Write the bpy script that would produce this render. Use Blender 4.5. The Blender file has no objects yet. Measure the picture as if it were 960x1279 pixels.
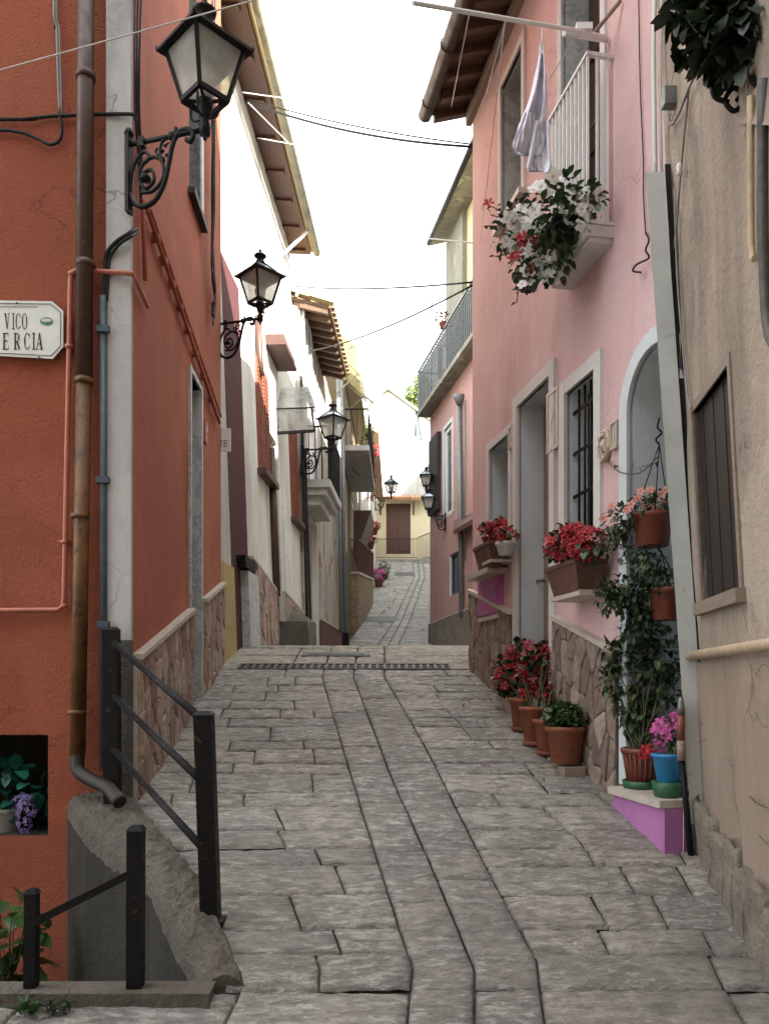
import bpy, math, random
from mathutils import Vector, Matrix, noise
R = math.radians
sc = bpy.context.scene
col = sc.collection
rng = random.Random(7)

# ------------------------------------------------------------------ camera geometry
# eye at the origin, looking along +Y; photograph pixels (960 wide) -> rays
F, CX, HZ = 1000.0, 480.0, 850.0
def ray(x, y): return Vector(((x - CX) / F, 1.0, (HZ - y) / F))
def at(x, y, Y): return ray(x, y) * Y

# ------------------------------------------------------------------ ground profile
PROF = [(-40, -5.2), (-6, -2.3), (0, -1.585), (3.2, -1.255), (8.5, .2025), (9.6, .43), (12, .45), (16, .45), (20, .70),
        (23, 1.06), (27, 2.0), (42, 6.4), (44, 6.45), (60, 8.0), (140, 16)]
def interp(tab, t):
    if t <= tab[0][0]: return tab[0][1]
    for (a, va), (b, vb) in zip(tab, tab[1:]):
        if t <= b: return va + (vb - va) * (t - a) / (b - a)
    return tab[-1][1]
def zg(Y):   # lightly smoothed
    return sum(interp(PROF, Y + d) for d in (-.3, -.15, 0, .15, .3)) / 5
def gpx(x, y):
    lo = 1.0
    f = lambda Y: (HZ - y) / F * Y - zg(Y)
    Y = 1.5
    while Y < 60:
        if f(Y) * f(Y + .05) <= 0: 
            a, b = Y, Y + .05
            for _ in range(30):
                m = (a + b) / 2
                if f(a) * f(m) <= 0: b = m
                else: a = m
            return at(x, y, a)
        Y += .05
    return at(x, y, 8)

# ------------------------------------------------------------------ mesh builder
ORIG = {}
def catmull(pts, sub=6):
    pts = [Vector(p) for p in pts]
    if len(pts) < 3: return pts
    out = []
    P = [pts[0] * 2 - pts[1]] + pts + [pts[-1] * 2 - pts[-2]]
    for i in range(1, len(P) - 2):
        for k in range(sub):
            t = k / sub
            a, b, c, d = P[i - 1], P[i], P[i + 1], P[i + 2]
            out.append(.5 * ((2 * b) + (c - a) * t + (2 * a - 5 * b + 4 * c - d) * t * t + (3 * b - a - 3 * c + d) * t ** 3))
    out.append(pts[-1])
    return out

class MB:
    def __init__(s): s.v, s.f, s.m, s.sm = [], [], [], []
    def face(s, pts, mi=0, smooth=False):
        b = len(s.v); s.v += [Vector(p) for p in pts]
        s.f.append(tuple(range(b, b + len(pts)))); s.m.append(mi); s.sm.append(smooth)
    def hexa(s, p, mi=0):      # p: 8 corners, bottom ring 0-3, top ring 4-7
        b = len(s.v); s.v += [Vector(q) for q in p]
        for f in ((0, 3, 2, 1), (4, 5, 6, 7), (0, 1, 5, 4), (1, 2, 6, 5), (2, 3, 7, 6), (3, 0, 4, 7)):
            s.f.append(tuple(b + i for i in f)); s.m.append(mi); s.sm.append(False)
    def box(s, x0, x1, y0, y1, z0, z1, mi=0, T=None):
        p = [Vector(q) for q in ((x0, y0, z0), (x1, y0, z0), (x1, y1, z0), (x0, y1, z0), (x0, y0, z1), (x1, y0, z1), (x1, y1, z1), (x0, y1, z1))]
        if T: p = [T(q) if callable(T) else T @ q for q in p]
        s.hexa(p, mi)
    def wbox(s, W, u0, u1, n0, n1, z0, z1, mi=0):
        s.hexa([W.P(u0, n0, z0), W.P(u1, n0, z0), W.P(u1, n1, z0), W.P(u0, n1, z0),
                W.P(u0, n0, z1), W.P(u1, n0, z1), W.P(u1, n1, z1), W.P(u0, n1, z1)], mi)
    def bar(s, a, b, w, h=None, mi=0, up=(0, 0, 1)):
        a, b = Vector(a), Vector(b); d = (b - a).normalized(); h = h or w
        up = Vector(up)
        if abs(d.dot(up)) > .98: up = Vector((0, 1, 0))
        x = d.cross(up).normalized() * (w / 2); y = x.cross(d).normalized() * (h / 2)
        s.hexa([a - x - y, a + x - y, b + x - y, b - x - y, a - x + y, a + x + y, b + x + y, b - x + y], mi)
    def tube(s, path, r, n=8, mi=0, smooth=True, sub=0, cap=True):
        path = [Vector(p) for p in path]
        if sub: path = catmull(path, sub)
        k = len(path); rs = r if isinstance(r, (list, tuple)) else None
        b = len(s.v); ref = None
        for i, p in enumerate(path):
            d = (path[min(i + 1, k - 1)] - path[max(i - 1, 0)])
            d = d.normalized() if d.length > 1e-9 else Vector((0, 0, 1))
            if ref is None: ref = Vector((0, 0, 1)) if abs(d.z) < .9 else Vector((1, 0, 0))
            x = ref - d * ref.dot(d)
            x = x.normalized() if x.length > 1e-6 else d.orthogonal().normalized()
            ref = x; y = d.cross(x)
            rr = r if rs is None else rs[0] + (rs[1] - rs[0]) * i / max(1, k - 1)
            for j in range(n):
                a = 2 * math.pi * j / n
                s.v.append(p + (x * math.cos(a) + y * math.sin(a)) * rr)
        for i in range(k - 1):
            for j in range(n):
                s.f.append((b + i * n + j, b + i * n + (j + 1) % n, b + (i + 1) * n + (j + 1) % n, b + (i + 1) * n + j))
                s.m.append(mi); s.sm.append(smooth)
        if cap:
            s.f.append(tuple(b + j for j in reversed(range(n)))); s.m.append(mi); s.sm.append(False)
            s.f.append(tuple(b + (k - 1) * n + j for j in range(n))); s.m.append(mi); s.sm.append(False)
    def lathe(s, prof, n=20, c=(0, 0, 0), mi=0, smooth=True, phase=0, sq=None):
        c = Vector(c); b = len(s.v)
        for (r, z) in prof:
            for j in range(n):
                a = 2 * math.pi * j / n + phase
                s.v.append(c + Vector((r * math.cos(a), r * math.sin(a), z)))
        for i in range(len(prof) - 1):
            for j in range(n):
                s.f.append((b + i * n + j, b + i * n + (j + 1) % n, b + (i + 1) * n + (j + 1) % n, b + (i + 1) * n + j))
                s.m.append(mi); s.sm.append(smooth)
        s.f.append(tuple(b + j for j in reversed(range(n)))); s.m.append(mi); s.sm.append(False)
        s.f.append(tuple(b + (len(prof) - 1) * n + j for j in range(n))); s.m.append(mi); s.sm.append(False)
    def rock(s, c, r, mi=0, seed=0, flat=1.0):
        # rough boulder: subdivided octahedron pushed by noise
        import bmesh
        bm = bmesh.new(); bmesh.ops.create_icosphere(bm, subdivisions=3, radius=1)
        b = len(s.v); c = Vector(c)
        for v in bm.verts:
            q = v.co.copy(); k = 1 + .22 * noise.noise(q * 1.3 + Vector((seed * 3.1, seed, 0))) + .16 * noise.noise(q * 3.4 + Vector((seed, 5, seed))) + .08 * noise.noise(q * 8)
            q = Vector((max(-.55, min(.55, q.x)), max(-.58, min(.58, q.y)), max(-.66, min(.66, q.z)))) * 1.55
            s.v.append(c + Vector((q.x * r[0], q.y * r[1], q.z * r[2])) * k)
        for f in bm.faces:
            s.f.append(tuple(b + v.index for v in f.verts)); s.m.append(mi); s.sm.append(True)
        bm.free()
    def leaf(s, p, d, L, w, mi=0, curl=.25, up=None):
        d = Vector(d).normalized(); up = Vector(up) if up else Vector((0, 0, 1))
        x = d.cross(up)
        x = x.normalized() if x.length > 1e-4 else d.orthogonal().normalized()
        nrm = x.cross(d).normalized(); p = Vector(p)
        a = p; m = p + d * L * .45 + nrm * L * .05; t = p + d * L - nrm * L * curl
        l = p + d * L * .42 + x * w / 2 + nrm * L * .12; r_ = p + d * L * .42 - x * w / 2 + nrm * L * .12
        l2 = p + d * L * .75 + x * w * .36 - nrm * L * curl * .3; r2 = p + d * L * .75 - x * w * .36 - nrm * L * curl * .3
        b = len(s.v); s.v += [a, m, t, l, r_, l2, r2]
        for f in ((0, 1, 3), (0, 4, 1), (1, 2, 5), (1, 5, 3), (1, 6, 2), (1, 4, 6)):
            s.f.append(tuple(b + i for i in f)); s.m.append(mi); s.sm.append(True)
    def flower(s, p, d, rad, mi=0, petals=5, cmi=None, cup=.3, w=.75):
        d = Vector(d).normalized(); x = d.orthogonal().normalized(); y = d.cross(x); p = Vector(p)
        ph = rng.random() * 6
        for k in range(petals):
            a = ph + 2 * math.pi * k / petals; e = x * math.cos(a) + y * math.sin(a); t = d.cross(e)
            b = len(s.v)
            s.v += [p, p + e * rad * .55 + t * rad * w * .42 + d * rad * cup * .6, p + e * rad * 1.0 + t * rad * w * .3 + d * rad * cup * .7,
                    p + e * rad * 1.05 - t * rad * w * .28 + d * rad * cup * .5, p + e * rad * .55 - t * rad * w * .42 + d * rad * cup * .8]
            s.f.append((b, b + 1, b + 2, b + 3, b + 4)); s.m.append(mi); s.sm.append(False)
        if cmi is not None:
            b = len(s.v); q = p + d * rad * .12
            s.v += [q + (x * math.cos(a) + y * math.sin(a)) * rad * .2 for a in (0, 1.26, 2.5, 3.77, 5.03)]
            s.f.append((b, b + 1, b + 2, b + 3, b + 4)); s.m.append(cmi); s.sm.append(False)
    def build(s, name, mats, parent=None, origin=None):
        if not isinstance(mats, (list, tuple)): mats = [mats]
        if parent is not None: o0 = ORIG[parent.name]
        elif origin is not None: o0 = Vector(origin)
        else:
            n = len(s.v); o0 = Vector((sum(v.x for v in s.v) / n, sum(v.y for v in s.v) / n, min(v.z for v in s.v)))
        me = bpy.data.meshes.new(name); me.from_pydata([tuple(v - o0) for v in s.v], [], s.f)
        for m in mats: me.materials.append(m)
        me.polygons.foreach_set('material_index', s.m); me.polygons.foreach_set('use_smooth', s.sm)
        me.update()
        o = bpy.data.objects.new(name, me); col.objects.link(o)
        if parent is not None: o.parent = parent
        else: o.location = o0
        ORIG[o.name] = o0.copy()
        return o

def tag(o, label=None, cat=None, group=None, kind=None):
    if label: o['label'] = label
    if cat: o['category'] = cat
    if group: o['group'] = group
    if kind: o['kind'] = kind
    return o
def thing(name, loc, label, cat, group=None):
    o = bpy.data.objects.new(name, None); col.objects.link(o); o.location = loc; o.empty_display_size = .2
    ORIG[o.name] = Vector(loc)
    return tag(o, label, cat, group)
def copy_tree(o, parent=None):
    c = o.copy(); col.objects.link(c); c.parent = parent
    ORIG[c.name] = ORIG[o.name].copy()
    for ch in [k for k in bpy.data.objects if k.parent == o]: copy_tree(ch, c)
    return c

# ------------------------------------------------------------------ materials
def newmat(name):
    m = bpy.data.materials.new(name); m.use_nodes = True
    nt = m.node_tree; b = nt.nodes['Principled BSDF']
    return m, nt, b
def N(nt, t, **kw):
    n = nt.nodes.new(t)
    for k, v in kw.items():
        if k in n.inputs.keys(): n.inputs[k].default_value = v
        else: setattr(n, k, v)
    return n
def c4(c): return (c[0], c[1], c[2], 1)
def mixc(nt, fac, a, b, blend='MIX'):
    n = nt.nodes.new('ShaderNodeMix'); n.data_type = 'RGBA'; n.blend_type = blend
    for key, v in ((0, fac), (6, a), (7, b)):
        if isinstance(v, (int, float)): n.inputs[key].default_value = v
        elif isinstance(v, tuple): n.inputs[key].default_value = c4(v)
        else: nt.links.new(v, n.inputs[key])
    return n.outputs[2]
def noise_n(nt, vec, scale, detail=5, rough=.55, dist=0):
    n = N(nt, 'ShaderNodeTexNoise'); n.inputs['Scale'].default_value = scale; n.inputs['Detail'].default_value = detail
    n.inputs['Roughness'].default_value = rough; n.inputs['Distortion'].default_value = dist
    nt.links.new(vec, n.inputs['Vector']); return n.outputs['Fac']
def ramp(nt, fac, stops):
    n = N(nt, 'ShaderNodeValToRGB'); e = n.color_ramp.elements
    e[0].position, e[0].color = stops[0][0], c4(stops[0][1]) if isinstance(stops[0][1], tuple) else (stops[0][1],) * 3 + (1,)
    e[1].position, e[1].color = stops[1][0], c4(stops[1][1]) if isinstance(stops[1][1], tuple) else (stops[1][1],) * 3 + (1,)
    for p, c in stops[2:]:
        k = e.new(p); k.color = c4(c) if isinstance(c, tuple) else (c, c, c, 1)
    nt.links.new(fac, n.inputs['Fac']); return n.outputs['Color']
def coords(nt, scale=(1, 1, 1), rot=(0, 0, 0)):
    g = N(nt, 'ShaderNodeNewGeometry'); mp = N(nt, 'ShaderNodeMapping')
    mp.inputs['Scale'].default_value = scale; mp.inputs['Rotation'].default_value = rot
    nt.links.new(g.outputs['Position'], mp.inputs['Vector']); return mp.outputs['Vector']
def ocoords(nt, scale=(1, 1, 1)):
    g = N(nt, 'ShaderNodeTexCoord'); mp = N(nt, 'ShaderNodeMapping'); mp.inputs['Scale'].default_value = scale
    nt.links.new(g.outputs['Object'], mp.inputs['Vector']); return mp.outputs['Vector']
def bump(nt, b, h, strength, dist=.02, prev=None):
    n = N(nt, 'ShaderNodeBump'); n.inputs['Strength'].default_value = strength; n.inputs['Distance'].default_value = dist
    nt.links.new(h, n.inputs['Height'])
    if prev is not None: nt.links.new(prev, n.inputs['Normal'])
    nt.links.new(n.outputs['Normal'], b.inputs['Normal']); return n.outputs['Normal']

def plaster(name, c1, c2, c3=None, fine=55, bs=.5, bd=.006, rough=.9, patch=1.6, streak=.35, peel=None, peel_at=.62, wear=0):
    m, nt, b = newmat(name); v = coords(nt)
    base = mixc(nt, ramp(nt, noise_n(nt, v, patch, 7, .6), [(.33, 0.), (.68, 1.)]), c1, c2)
    if c3:
        s = noise_n(nt, coords(nt, (2.6, 2.6, .28)), 1.5, 6, .65, .4)
        base = mixc(nt, ramp(nt, s, [(.47, 0.), (.72, streak)]), base, c3)
    sp = noise_n(nt, v, 28, 4, .7)
    base = mixc(nt, ramp(nt, sp, [(.35, .22), (.62, 0.)]), base, tuple(k * .62 for k in c1))
    if wear:
        # faded / repaired patches, grimy blotches and hairline cracks
        f1 = noise_n(nt, coords(nt, (1, 1, .8), (0, 0, .7)), .85, 5, .55, .5)
        base = mixc(nt, ramp(nt, f1, [(.55, 0.), (.60, .38 * wear)]), base, tuple(min(.8, k * 1.28 + .025) for k in c1))
        f2 = noise_n(nt, coords(nt, (1.3, 1.3, .45)), 1.1, 7, .66, .5)
        base = mixc(nt, ramp(nt, f2, [(.55, 0.), (.74, .75 * wear)]), base, tuple(k * .45 for k in c2))
        vo = N(nt, 'ShaderNodeTexVoronoi', feature='DISTANCE_TO_EDGE'); vo.inputs['Scale'].default_value = 1.1
        vd = N(nt, 'ShaderNodeVectorMath', operation='ADD'); nn = N(nt, 'ShaderNodeTexNoise'); nn.inputs['Scale'].default_value = 2.6; nn.inputs['Detail'].default_value = 6
        nt.links.new(v, nn.inputs['Vector']); vs_ = N(nt, 'ShaderNodeVectorMath', operation='SCALE'); vs_.inputs['Scale'].default_value = .55; nt.links.new(nn.outputs['Color'], vs_.inputs[0])
        nt.links.new(v, vd.inputs[0]); nt.links.new(vs_.outputs[0], vd.inputs[1]); nt.links.new(vd.outputs[0], vo.inputs['Vector'])
        cm = N(nt, 'ShaderNodeMath', operation='MULTIPLY'); nt.links.new(ramp(nt, vo.outputs['Distance'], [(.003, 1.), (.008, 0.)]), cm.inputs[0])
        nt.links.new(ramp(nt, noise_n(nt, v, .7, 3), [(.50, 0.), (.56, .7 * wear)]), cm.inputs[1])
        base = mixc(nt, cm.outputs[0], base, tuple(k * .3 for k in c2))
    if peel:
        pn = noise_n(nt, coords(nt, (1, 1, .55)), 1.7, 9, .62, .6)
        base = mixc(nt, ramp(nt, pn, [(peel_at, 0.), (peel_at + .02, 1.)]), base, peel)
    nt.links.new(base, b.inputs['Base Color']); b.inputs['Roughness'].default_value = rough
    n1 = bump(nt, b, noise_n(nt, v, fine, 5, .65), bs, bd)
    bump(nt, b, noise_n(nt, v, 5, 5, .6), .35, .02, n1)
    return m
def painted(name, c, rough=.45, metal=0, var=.25, wear=None, scale=14, wear_at=.62, bs=.08):
    m, nt, b = newmat(name); v = ocoords(nt)
    f = noise_n(nt, v, scale, 5, .6)
    cc = mixc(nt, ramp(nt, f, [(.35, 0.), (.65, 1.)]), c, tuple(k * (1 - var) for k in c))
    if wear:
        cc = mixc(nt, ramp(nt, noise_n(nt, v, scale * .8, 8, .7, .5), [(wear_at, 0.), (wear_at + .05, 1.)]), cc, wear)
    nt.links.new(cc, b.inputs['Base Color']); b.inputs['Metallic'].default_value = metal
    nt.links.new(ramp(nt, noise_n(nt, v, scale * 1.7, 4), [(.3, max(.05, rough - .12)), (.7, min(1., rough + .15))]), b.inputs['Roughness'])
    bump(nt, b, noise_n(nt, v, scale * 6, 4, .6), bs, .003)
    if max(c) < .05: b.inputs['Specular IOR Level'].default_value = .22
    return m
def marble(name, c1, c2):
    m, nt, b = newmat(name); v = coords(nt)
    f = noise_n(nt, v, 4.5, 8, .65, 1.6)
    cc = mixc(nt, ramp(nt, f, [(.38, 0.), (.47, .9), (.53, .15), (.75, .4)]), c1, c2)
    nt.links.new(cc, b.inputs['Base Color']); b.inputs['Roughness'].default_value = .45
    bump(nt, b, noise_n(nt, v, 30, 4), .1, .004)
    return m
def crazy(name, cols, mortar, scale=(6.5, 6.5, 2.6), edge=.05, rough=.75):
    m, nt, b = newmat(name); v = coords(nt, scale)
    d = N(nt, 'ShaderNodeVectorMath', operation='ADD'); nz = N(nt, 'ShaderNodeTexNoise'); nz.inputs['Scale'].default_value = 1.1; nz.inputs['Detail'].default_value = 3
    nt.links.new(v, nz.inputs['Vector']); sc_ = N(nt, 'ShaderNodeVectorMath', operation='SCALE'); sc_.inputs['Scale'].default_value = .9
    nt.links.new(nz.outputs['Color'], sc_.inputs[0]); nz.inputs['Scale'].default_value = 1.6; nt.links.new(v, d.inputs[0]); nt.links.new(sc_.outputs[0], d.inputs[1])
    vo = N(nt, 'ShaderNodeTexVoronoi'); vo.inputs['Scale'].default_value = 1; nt.links.new(d.outputs[0], vo.inputs['Vector'])
    ve = N(nt, 'ShaderNodeTexVoronoi', feature='DISTANCE_TO_EDGE'); ve.inputs['Scale'].default_value = 1; nt.links.new(d.outputs[0], ve.inputs['Vector'])
    sep = N(nt, 'ShaderNodeSeparateColor'); nt.links.new(vo.outputs['Color'], sep.inputs[0])
    st = [(i / max(1, len(cols) - 1), c) for i, c in enumerate(cols)]
    cc = ramp(nt, sep.outputs[0], st)
    v2 = coords(nt)
    cc = mixc(nt, ramp(nt, noise_n(nt, v2, 16, 6, .7), [(.3, .45), (.7, 0.)]), cc, tuple(k * .5 for k in cols[0]))
    e = ramp(nt, ve.outputs['Distance'], [(edge * .5, 0.), (edge * 1.2, 1.)])
    cc = mixc(nt, e, mortar, cc)
    nt.links.new(cc, b.inputs['Base Color']); b.inputs['Roughness'].default_value = rough
    n1 = bump(nt, b, ramp(nt, ve.outputs['Distance'], [(0., 0.), (edge * 2.2, 1.)]), .9, .02)
    bump(nt, b, noise_n(nt, v2, 24, 6, .65), .6, .012, n1)
    return m
def island(name, stops, rough=.5, transl=0, spec=.5, mott=.25, scale=40, bs=.15):
    m, nt, b = newmat(name); g = N(nt, 'ShaderNodeNewGeometry')
    cc = ramp(nt, g.outputs['Random Per Island'], stops)
    v = ocoords(nt)
    cc = mixc(nt, ramp(nt, noise_n(nt, v, scale, 3), [(.35, mott), (.65, 0.)]), cc, tuple(k * .45 for k in stops[0][1]))
    nt.links.new(cc, b.inputs['Base Color']); b.inputs['Roughness'].default_value = rough
    b.inputs['Specular IOR Level'].default_value = spec
    if transl:
        tr = N(nt, 'ShaderNodeBsdfTranslucent'); nt.links.new(cc, tr.inputs['Color'])
        mx = N(nt, 'ShaderNodeMixShader'); mx.inputs[0].default_value = transl
        nt.links.new(b.outputs[0], mx.inputs[1]); nt.links.new(tr.outputs[0], mx.inputs[2])
        nt.links.new(mx.outputs[0], nt.nodes['Material Output'].inputs['Surface'])
    return m
def wood(name, c1, c2, axis='z', plank=.1, rough=.6):
    m, nt, b = newmat(name)
    s = {'z': (9, 9, .8), 'y': (9, .8, 9), 'x': (.8, 9, 9)}[axis]
    f = noise_n(nt, coords(nt, s), 3.5, 7, .65, .6)
    cc = mixc(nt, ramp(nt, f, [(.3, 0.), (.7, 1.)]), c1, c2)
    nt.links.new(cc, b.inputs['Base Color']); b.inputs['Roughness'].default_value = rough
    bump(nt, b, f, .3, .005)
    return m
def paving(name, stops, dirt, rough0=.07, rough1=.75, chisel=1.0, damp=None):
    m, nt, b = newmat(name); g = N(nt, 'ShaderNodeNewGeometry'); v = coords(nt)
    cc = ramp(nt, g.outputs['Random Per Island'], stops)
    n1 = noise_n(nt, v, 2.2, 8, .68, .5); n2 = noise_n(nt, coords(nt, (.6, 1.4, 1)), 13, 8, .72, .25); n3 = noise_n(nt, v, 85, 4, .6)
    cc = mixc(nt, ramp(nt, n1, [(.36, .9), (.60, 0.)]), cc, dirt)
    cc = mixc(nt, ramp(nt, n2, [(.38, .65), (.55, 0.)]), cc, tuple(k * .6 for k in dirt))
    cc = mixc(nt, ramp(nt, n2, [(.58, 0.), (.75, .35)]), cc, (.5, .48, .44))
    nt.links.new(cc, b.inputs['Base Color'])
    b.inputs['Specular IOR Level'].default_value = .75; b.inputs['IOR'].default_value = 1.85 if chisel > .9 else 1.45
    n4 = ramp(nt, noise_n(nt, coords(nt, (.5, 1.1, 1)), 21, 6, .66, .2), [(.36, 0.), (.62, 1.)])
    crk = ramp(nt, noise_n(nt, coords(nt, (.45, 1, 1)), 5.5, 8, .62, .5), [(.478, 1.), (.488, 0.), (.498, 1.)])
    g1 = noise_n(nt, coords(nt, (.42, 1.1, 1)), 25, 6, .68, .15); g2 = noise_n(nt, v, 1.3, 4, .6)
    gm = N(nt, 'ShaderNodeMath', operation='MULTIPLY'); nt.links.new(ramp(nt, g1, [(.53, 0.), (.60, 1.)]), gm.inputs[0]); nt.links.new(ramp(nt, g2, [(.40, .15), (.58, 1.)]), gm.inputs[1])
    rg_ = N(nt, 'ShaderNodeMapRange'); nt.links.new(gm.outputs[0], rg_.inputs[0]); rg_.inputs[3].default_value = rough1; rg_.inputs[4].default_value = rough0; nt.links.new(rg_.outputs[0], b.inputs['Roughness'])
    cmask = ramp(nt, noise_n(nt, v, 3.1, 4, .6), [(.46, 0.), (.56, .8)])
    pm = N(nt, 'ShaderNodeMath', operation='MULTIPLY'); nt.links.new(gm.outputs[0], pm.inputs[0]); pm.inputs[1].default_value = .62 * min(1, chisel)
    cc = mixc(nt, pm.outputs[0], cc, (.68, .66, .61))  # pale specks painted on the polished patches in place of sky glints
    cc = mixc(nt, ramp(nt, g1, [(.36, .7), (.44, 0.)]), cc, tuple(k * .5 for k in dirt))
    cc = mixc(nt, mixc(nt, cmask, (1, 1, 1), crk), tuple(k * .25 for k in dirt), cc)
    nt.links.new(cc, b.inputs['Base Color'])
    a = bump(nt, b, n2, .8 * chisel, .03); a = bump(nt, b, n4, .8 * chisel, .022, a); a = bump(nt, b, n3, .3 * chisel, .005, a)
    return m

M = {}
M['orange'] = plaster('orange_stucco', (.325, .083, .036), (.255, .060, .027), (.38, .12, .06), fine=62, bs=1.0, bd=.013, patch=.8, wear=.7)
M['orange_side'] = plaster('orange_plaster', (.36, .10, .048), (.30, .08, .038), (.24, .062, .032), fine=70, bs=.4, bd=.005, wear=.7)
M['pink'] = plaster('pink_plaster', (.66, .465, .475), (.61, .41, .412), (.47, .31, .28), fine=60, bs=.35, bd=.004, patch=.9, streak=.55, wear=.45)
M['pink_far'] = plaster('salmon_plaster', (.50, .30, .27), (.43, .25, .225), (.33, .2, .18), bs=.3)
M['beige'] = plaster('beige_plaster', (.40, .335, .27), (.31, .255, .205), (.20, .165, .135), fine=26, bs=1.0, bd=.016, patch=1.9, streak=.85, wear=1.0)
M['tan'] = plaster('tan_render', (.31, .245, .19), (.27, .21, .165), (.20, .155, .125), fine=70, bs=.3, bd=.004, streak=.5, wear=.8)
M['cream'] = plaster('cream_plaster', (.69, .68, .625), (.62, .61, .555), (.33, .31, .27), bs=.3, streak=.7, wear=.8)
M['cream_far'] = plaster('yellow_plaster', (.80, .71, .49), (.76, .66, .44), (.62, .54, .38), bs=.25)
M['white_far'] = plaster('white_plaster', (.78, .76, .70), (.72, .70, .64), (.55, .52, .46), bs=.25)
M['greyplaster'] = plaster('grey_peeling_plaster', (.50, .48, .43), (.38, .36, .31), (.17, .15, .125), bs=.6, streak=.9, peel=(.24, .18, .145), peel_at=.55)
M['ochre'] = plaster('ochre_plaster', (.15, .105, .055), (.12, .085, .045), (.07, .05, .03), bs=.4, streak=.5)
M['redband'] = plaster('oxblood_plaster', (.062, .008, .010), (.05, .007, .009), (.045, .010, .011), bs=.25, bd=.003)
M['yellowband'] = plaster('pale_yellow_plaster', (.66, .58, .34), (.6, .52, .3), None, bs=.25)
M['mustard'] = plaster('mustard_plaster', (.46, .36, .15), (.36, .28, .13), (.2, .15, .09), bs=.5, peel=(.3, .27, .22), peel_at=.62)
M['greystrip'] = plaster('grey_plaster', (.50, .50, .47), (.40, .40, .38), (.25, .24, .22), bs=.4, streak=.7)
M['pilaster'] = plaster('whitewashed_plaster', (.50, .51, .51), (.42, .43, .43), (.27, .27, .27), fine=40, bs=.5, streak=.8, wear=.9)
M['bluewhite'] = plaster('bluish_white_plaster', (.62, .67, .70), (.55, .60, .63), (.42, .46, .48), fine=45, bs=.4, streak=.35)
M['surround'] = plaster('pale_grey_surround', (.66, .66, .655), (.60, .595, .59), (.42, .41, .40), fine=50, bs=.4, streak=.4)
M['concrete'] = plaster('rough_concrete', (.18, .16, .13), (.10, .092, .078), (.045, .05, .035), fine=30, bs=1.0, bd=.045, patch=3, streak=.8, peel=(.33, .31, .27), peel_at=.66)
M['concrete_face'] = plaster('mossy_shaded_concrete', (.036, .031, .023), (.016, .015, .010), (.007, .009, .005), fine=20, bs=.8, bd=.02, patch=2.4, streak=1.0, peel=(.06, .052, .04), peel_at=.64)  # moss tones, darkened further for the blocked light in the sunken area
M['concrete_far'] = plaster('weathered_concrete', (.27, .26, .20), (.18, .175, .135), (.09, .088, .07), bs=.6, streak=.9, peel=(.33, .32, .26), peel_at=.6)
M['marble'] = marble('grey_marble', (.58, .60, .60), (.30, .33, .34))
M['travertine'] = marble('pale_travertine', (.52, .47, .41), (.40, .36, .31))
M['crazy_l'] = crazy('crazy_stone_left', [(.17, .105, .085), (.36, .25, .20), (.24, .155, .125), (.44, .34, .27)], (.50, .45, .39), (9, 8, 3.0), .06)
M['crazy_r'] = crazy('crazy_stone_right', [(.17, .125, .10), (.40, .31, .24), (.23, .165, .13), (.48, .39, .31), (.30, .2, .16)], (.055, .045, .038), (9.5, 8.5, 3.2), .06)
M['brickbase'] = crazy('rubble_base', [(.30, .22, .13), (.38, .28, .17), (.26, .19, .12)], (.2, .15, .1), (4, 4, 4.5), .07)
M['fieldstone'] = plaster('field_stone', (.27, .235, .185), (.15, .13, .105), (.07, .065, .05), fine=26, bs=1.0, bd=.03, patch=5, streak=.5)
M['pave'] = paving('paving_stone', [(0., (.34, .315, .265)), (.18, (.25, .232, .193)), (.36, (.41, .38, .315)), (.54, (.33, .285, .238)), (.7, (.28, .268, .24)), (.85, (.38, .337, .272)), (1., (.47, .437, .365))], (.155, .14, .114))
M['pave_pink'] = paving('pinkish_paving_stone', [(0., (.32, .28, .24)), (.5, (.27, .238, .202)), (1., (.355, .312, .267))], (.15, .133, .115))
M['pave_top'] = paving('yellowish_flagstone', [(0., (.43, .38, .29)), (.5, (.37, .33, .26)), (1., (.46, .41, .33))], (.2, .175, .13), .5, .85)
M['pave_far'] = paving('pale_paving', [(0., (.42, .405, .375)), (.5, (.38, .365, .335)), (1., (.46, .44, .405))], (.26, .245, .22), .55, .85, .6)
M['stones_light'] = island('cladding_stone_pinkish', [(0., (.24, .15, .12)), (.2, (.44, .33, .27)), (.4, (.31, .21, .17)), (.6, (.52, .43, .35)), (.8, (.37, .27, .22)), (1., (.48, .41, .36))], .8, 0, .3, .5, 18, .6)
M['stones_dark'] = island('cladding_stone_brown', [(0., (.16, .12, .10)), (.2, (.34, .28, .225)), (.4, (.22, .165, .135)), (.6, (.42, .36, .30)), (.8, (.27, .20, .16)), (1., (.33, .28, .24))], .8, 0, .3, .5, 18, .6)
M['mortar_light'] = plaster('pale_mortar', (.55, .50, .44), (.46, .42, .37), None, fine=40, bs=.6, bd=.01)
M['mortar_dark'] = plaster('dark_mortar', (.09, .075, .062), (.06, .05, .042), None, fine=40, bs=.6, bd=.01)
M['joint'] = plaster('joint_earth', (.06, .055, .048), (.04, .037, .032), None, fine=40, bs=.8, bd=.01)
M['earth'] = plaster('earth', (.16, .14, .1), (.11, .1, .07), (.07, .08, .04), bs=.6)
M['iron'] = painted('black_iron', (.006, .006, .007), .55, 0, .3, (.07, .035, .02), 20, .60)
M['iron_green'] = painted('dark_lamp_iron', (.010, .012, .013), .5, 0, .3, (.05, .05, .045), 30, .68)
M['iron_grey'] = painted('grey_galvanised', (.21, .22, .22), .45, .5, .3, (.13, .1, .08), 18, .7)
M['brownpipe'] = painted('brown_pipe', (.075, .034, .022), .5, 0, .3, (.14, .06, .03), 9, .6)
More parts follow.
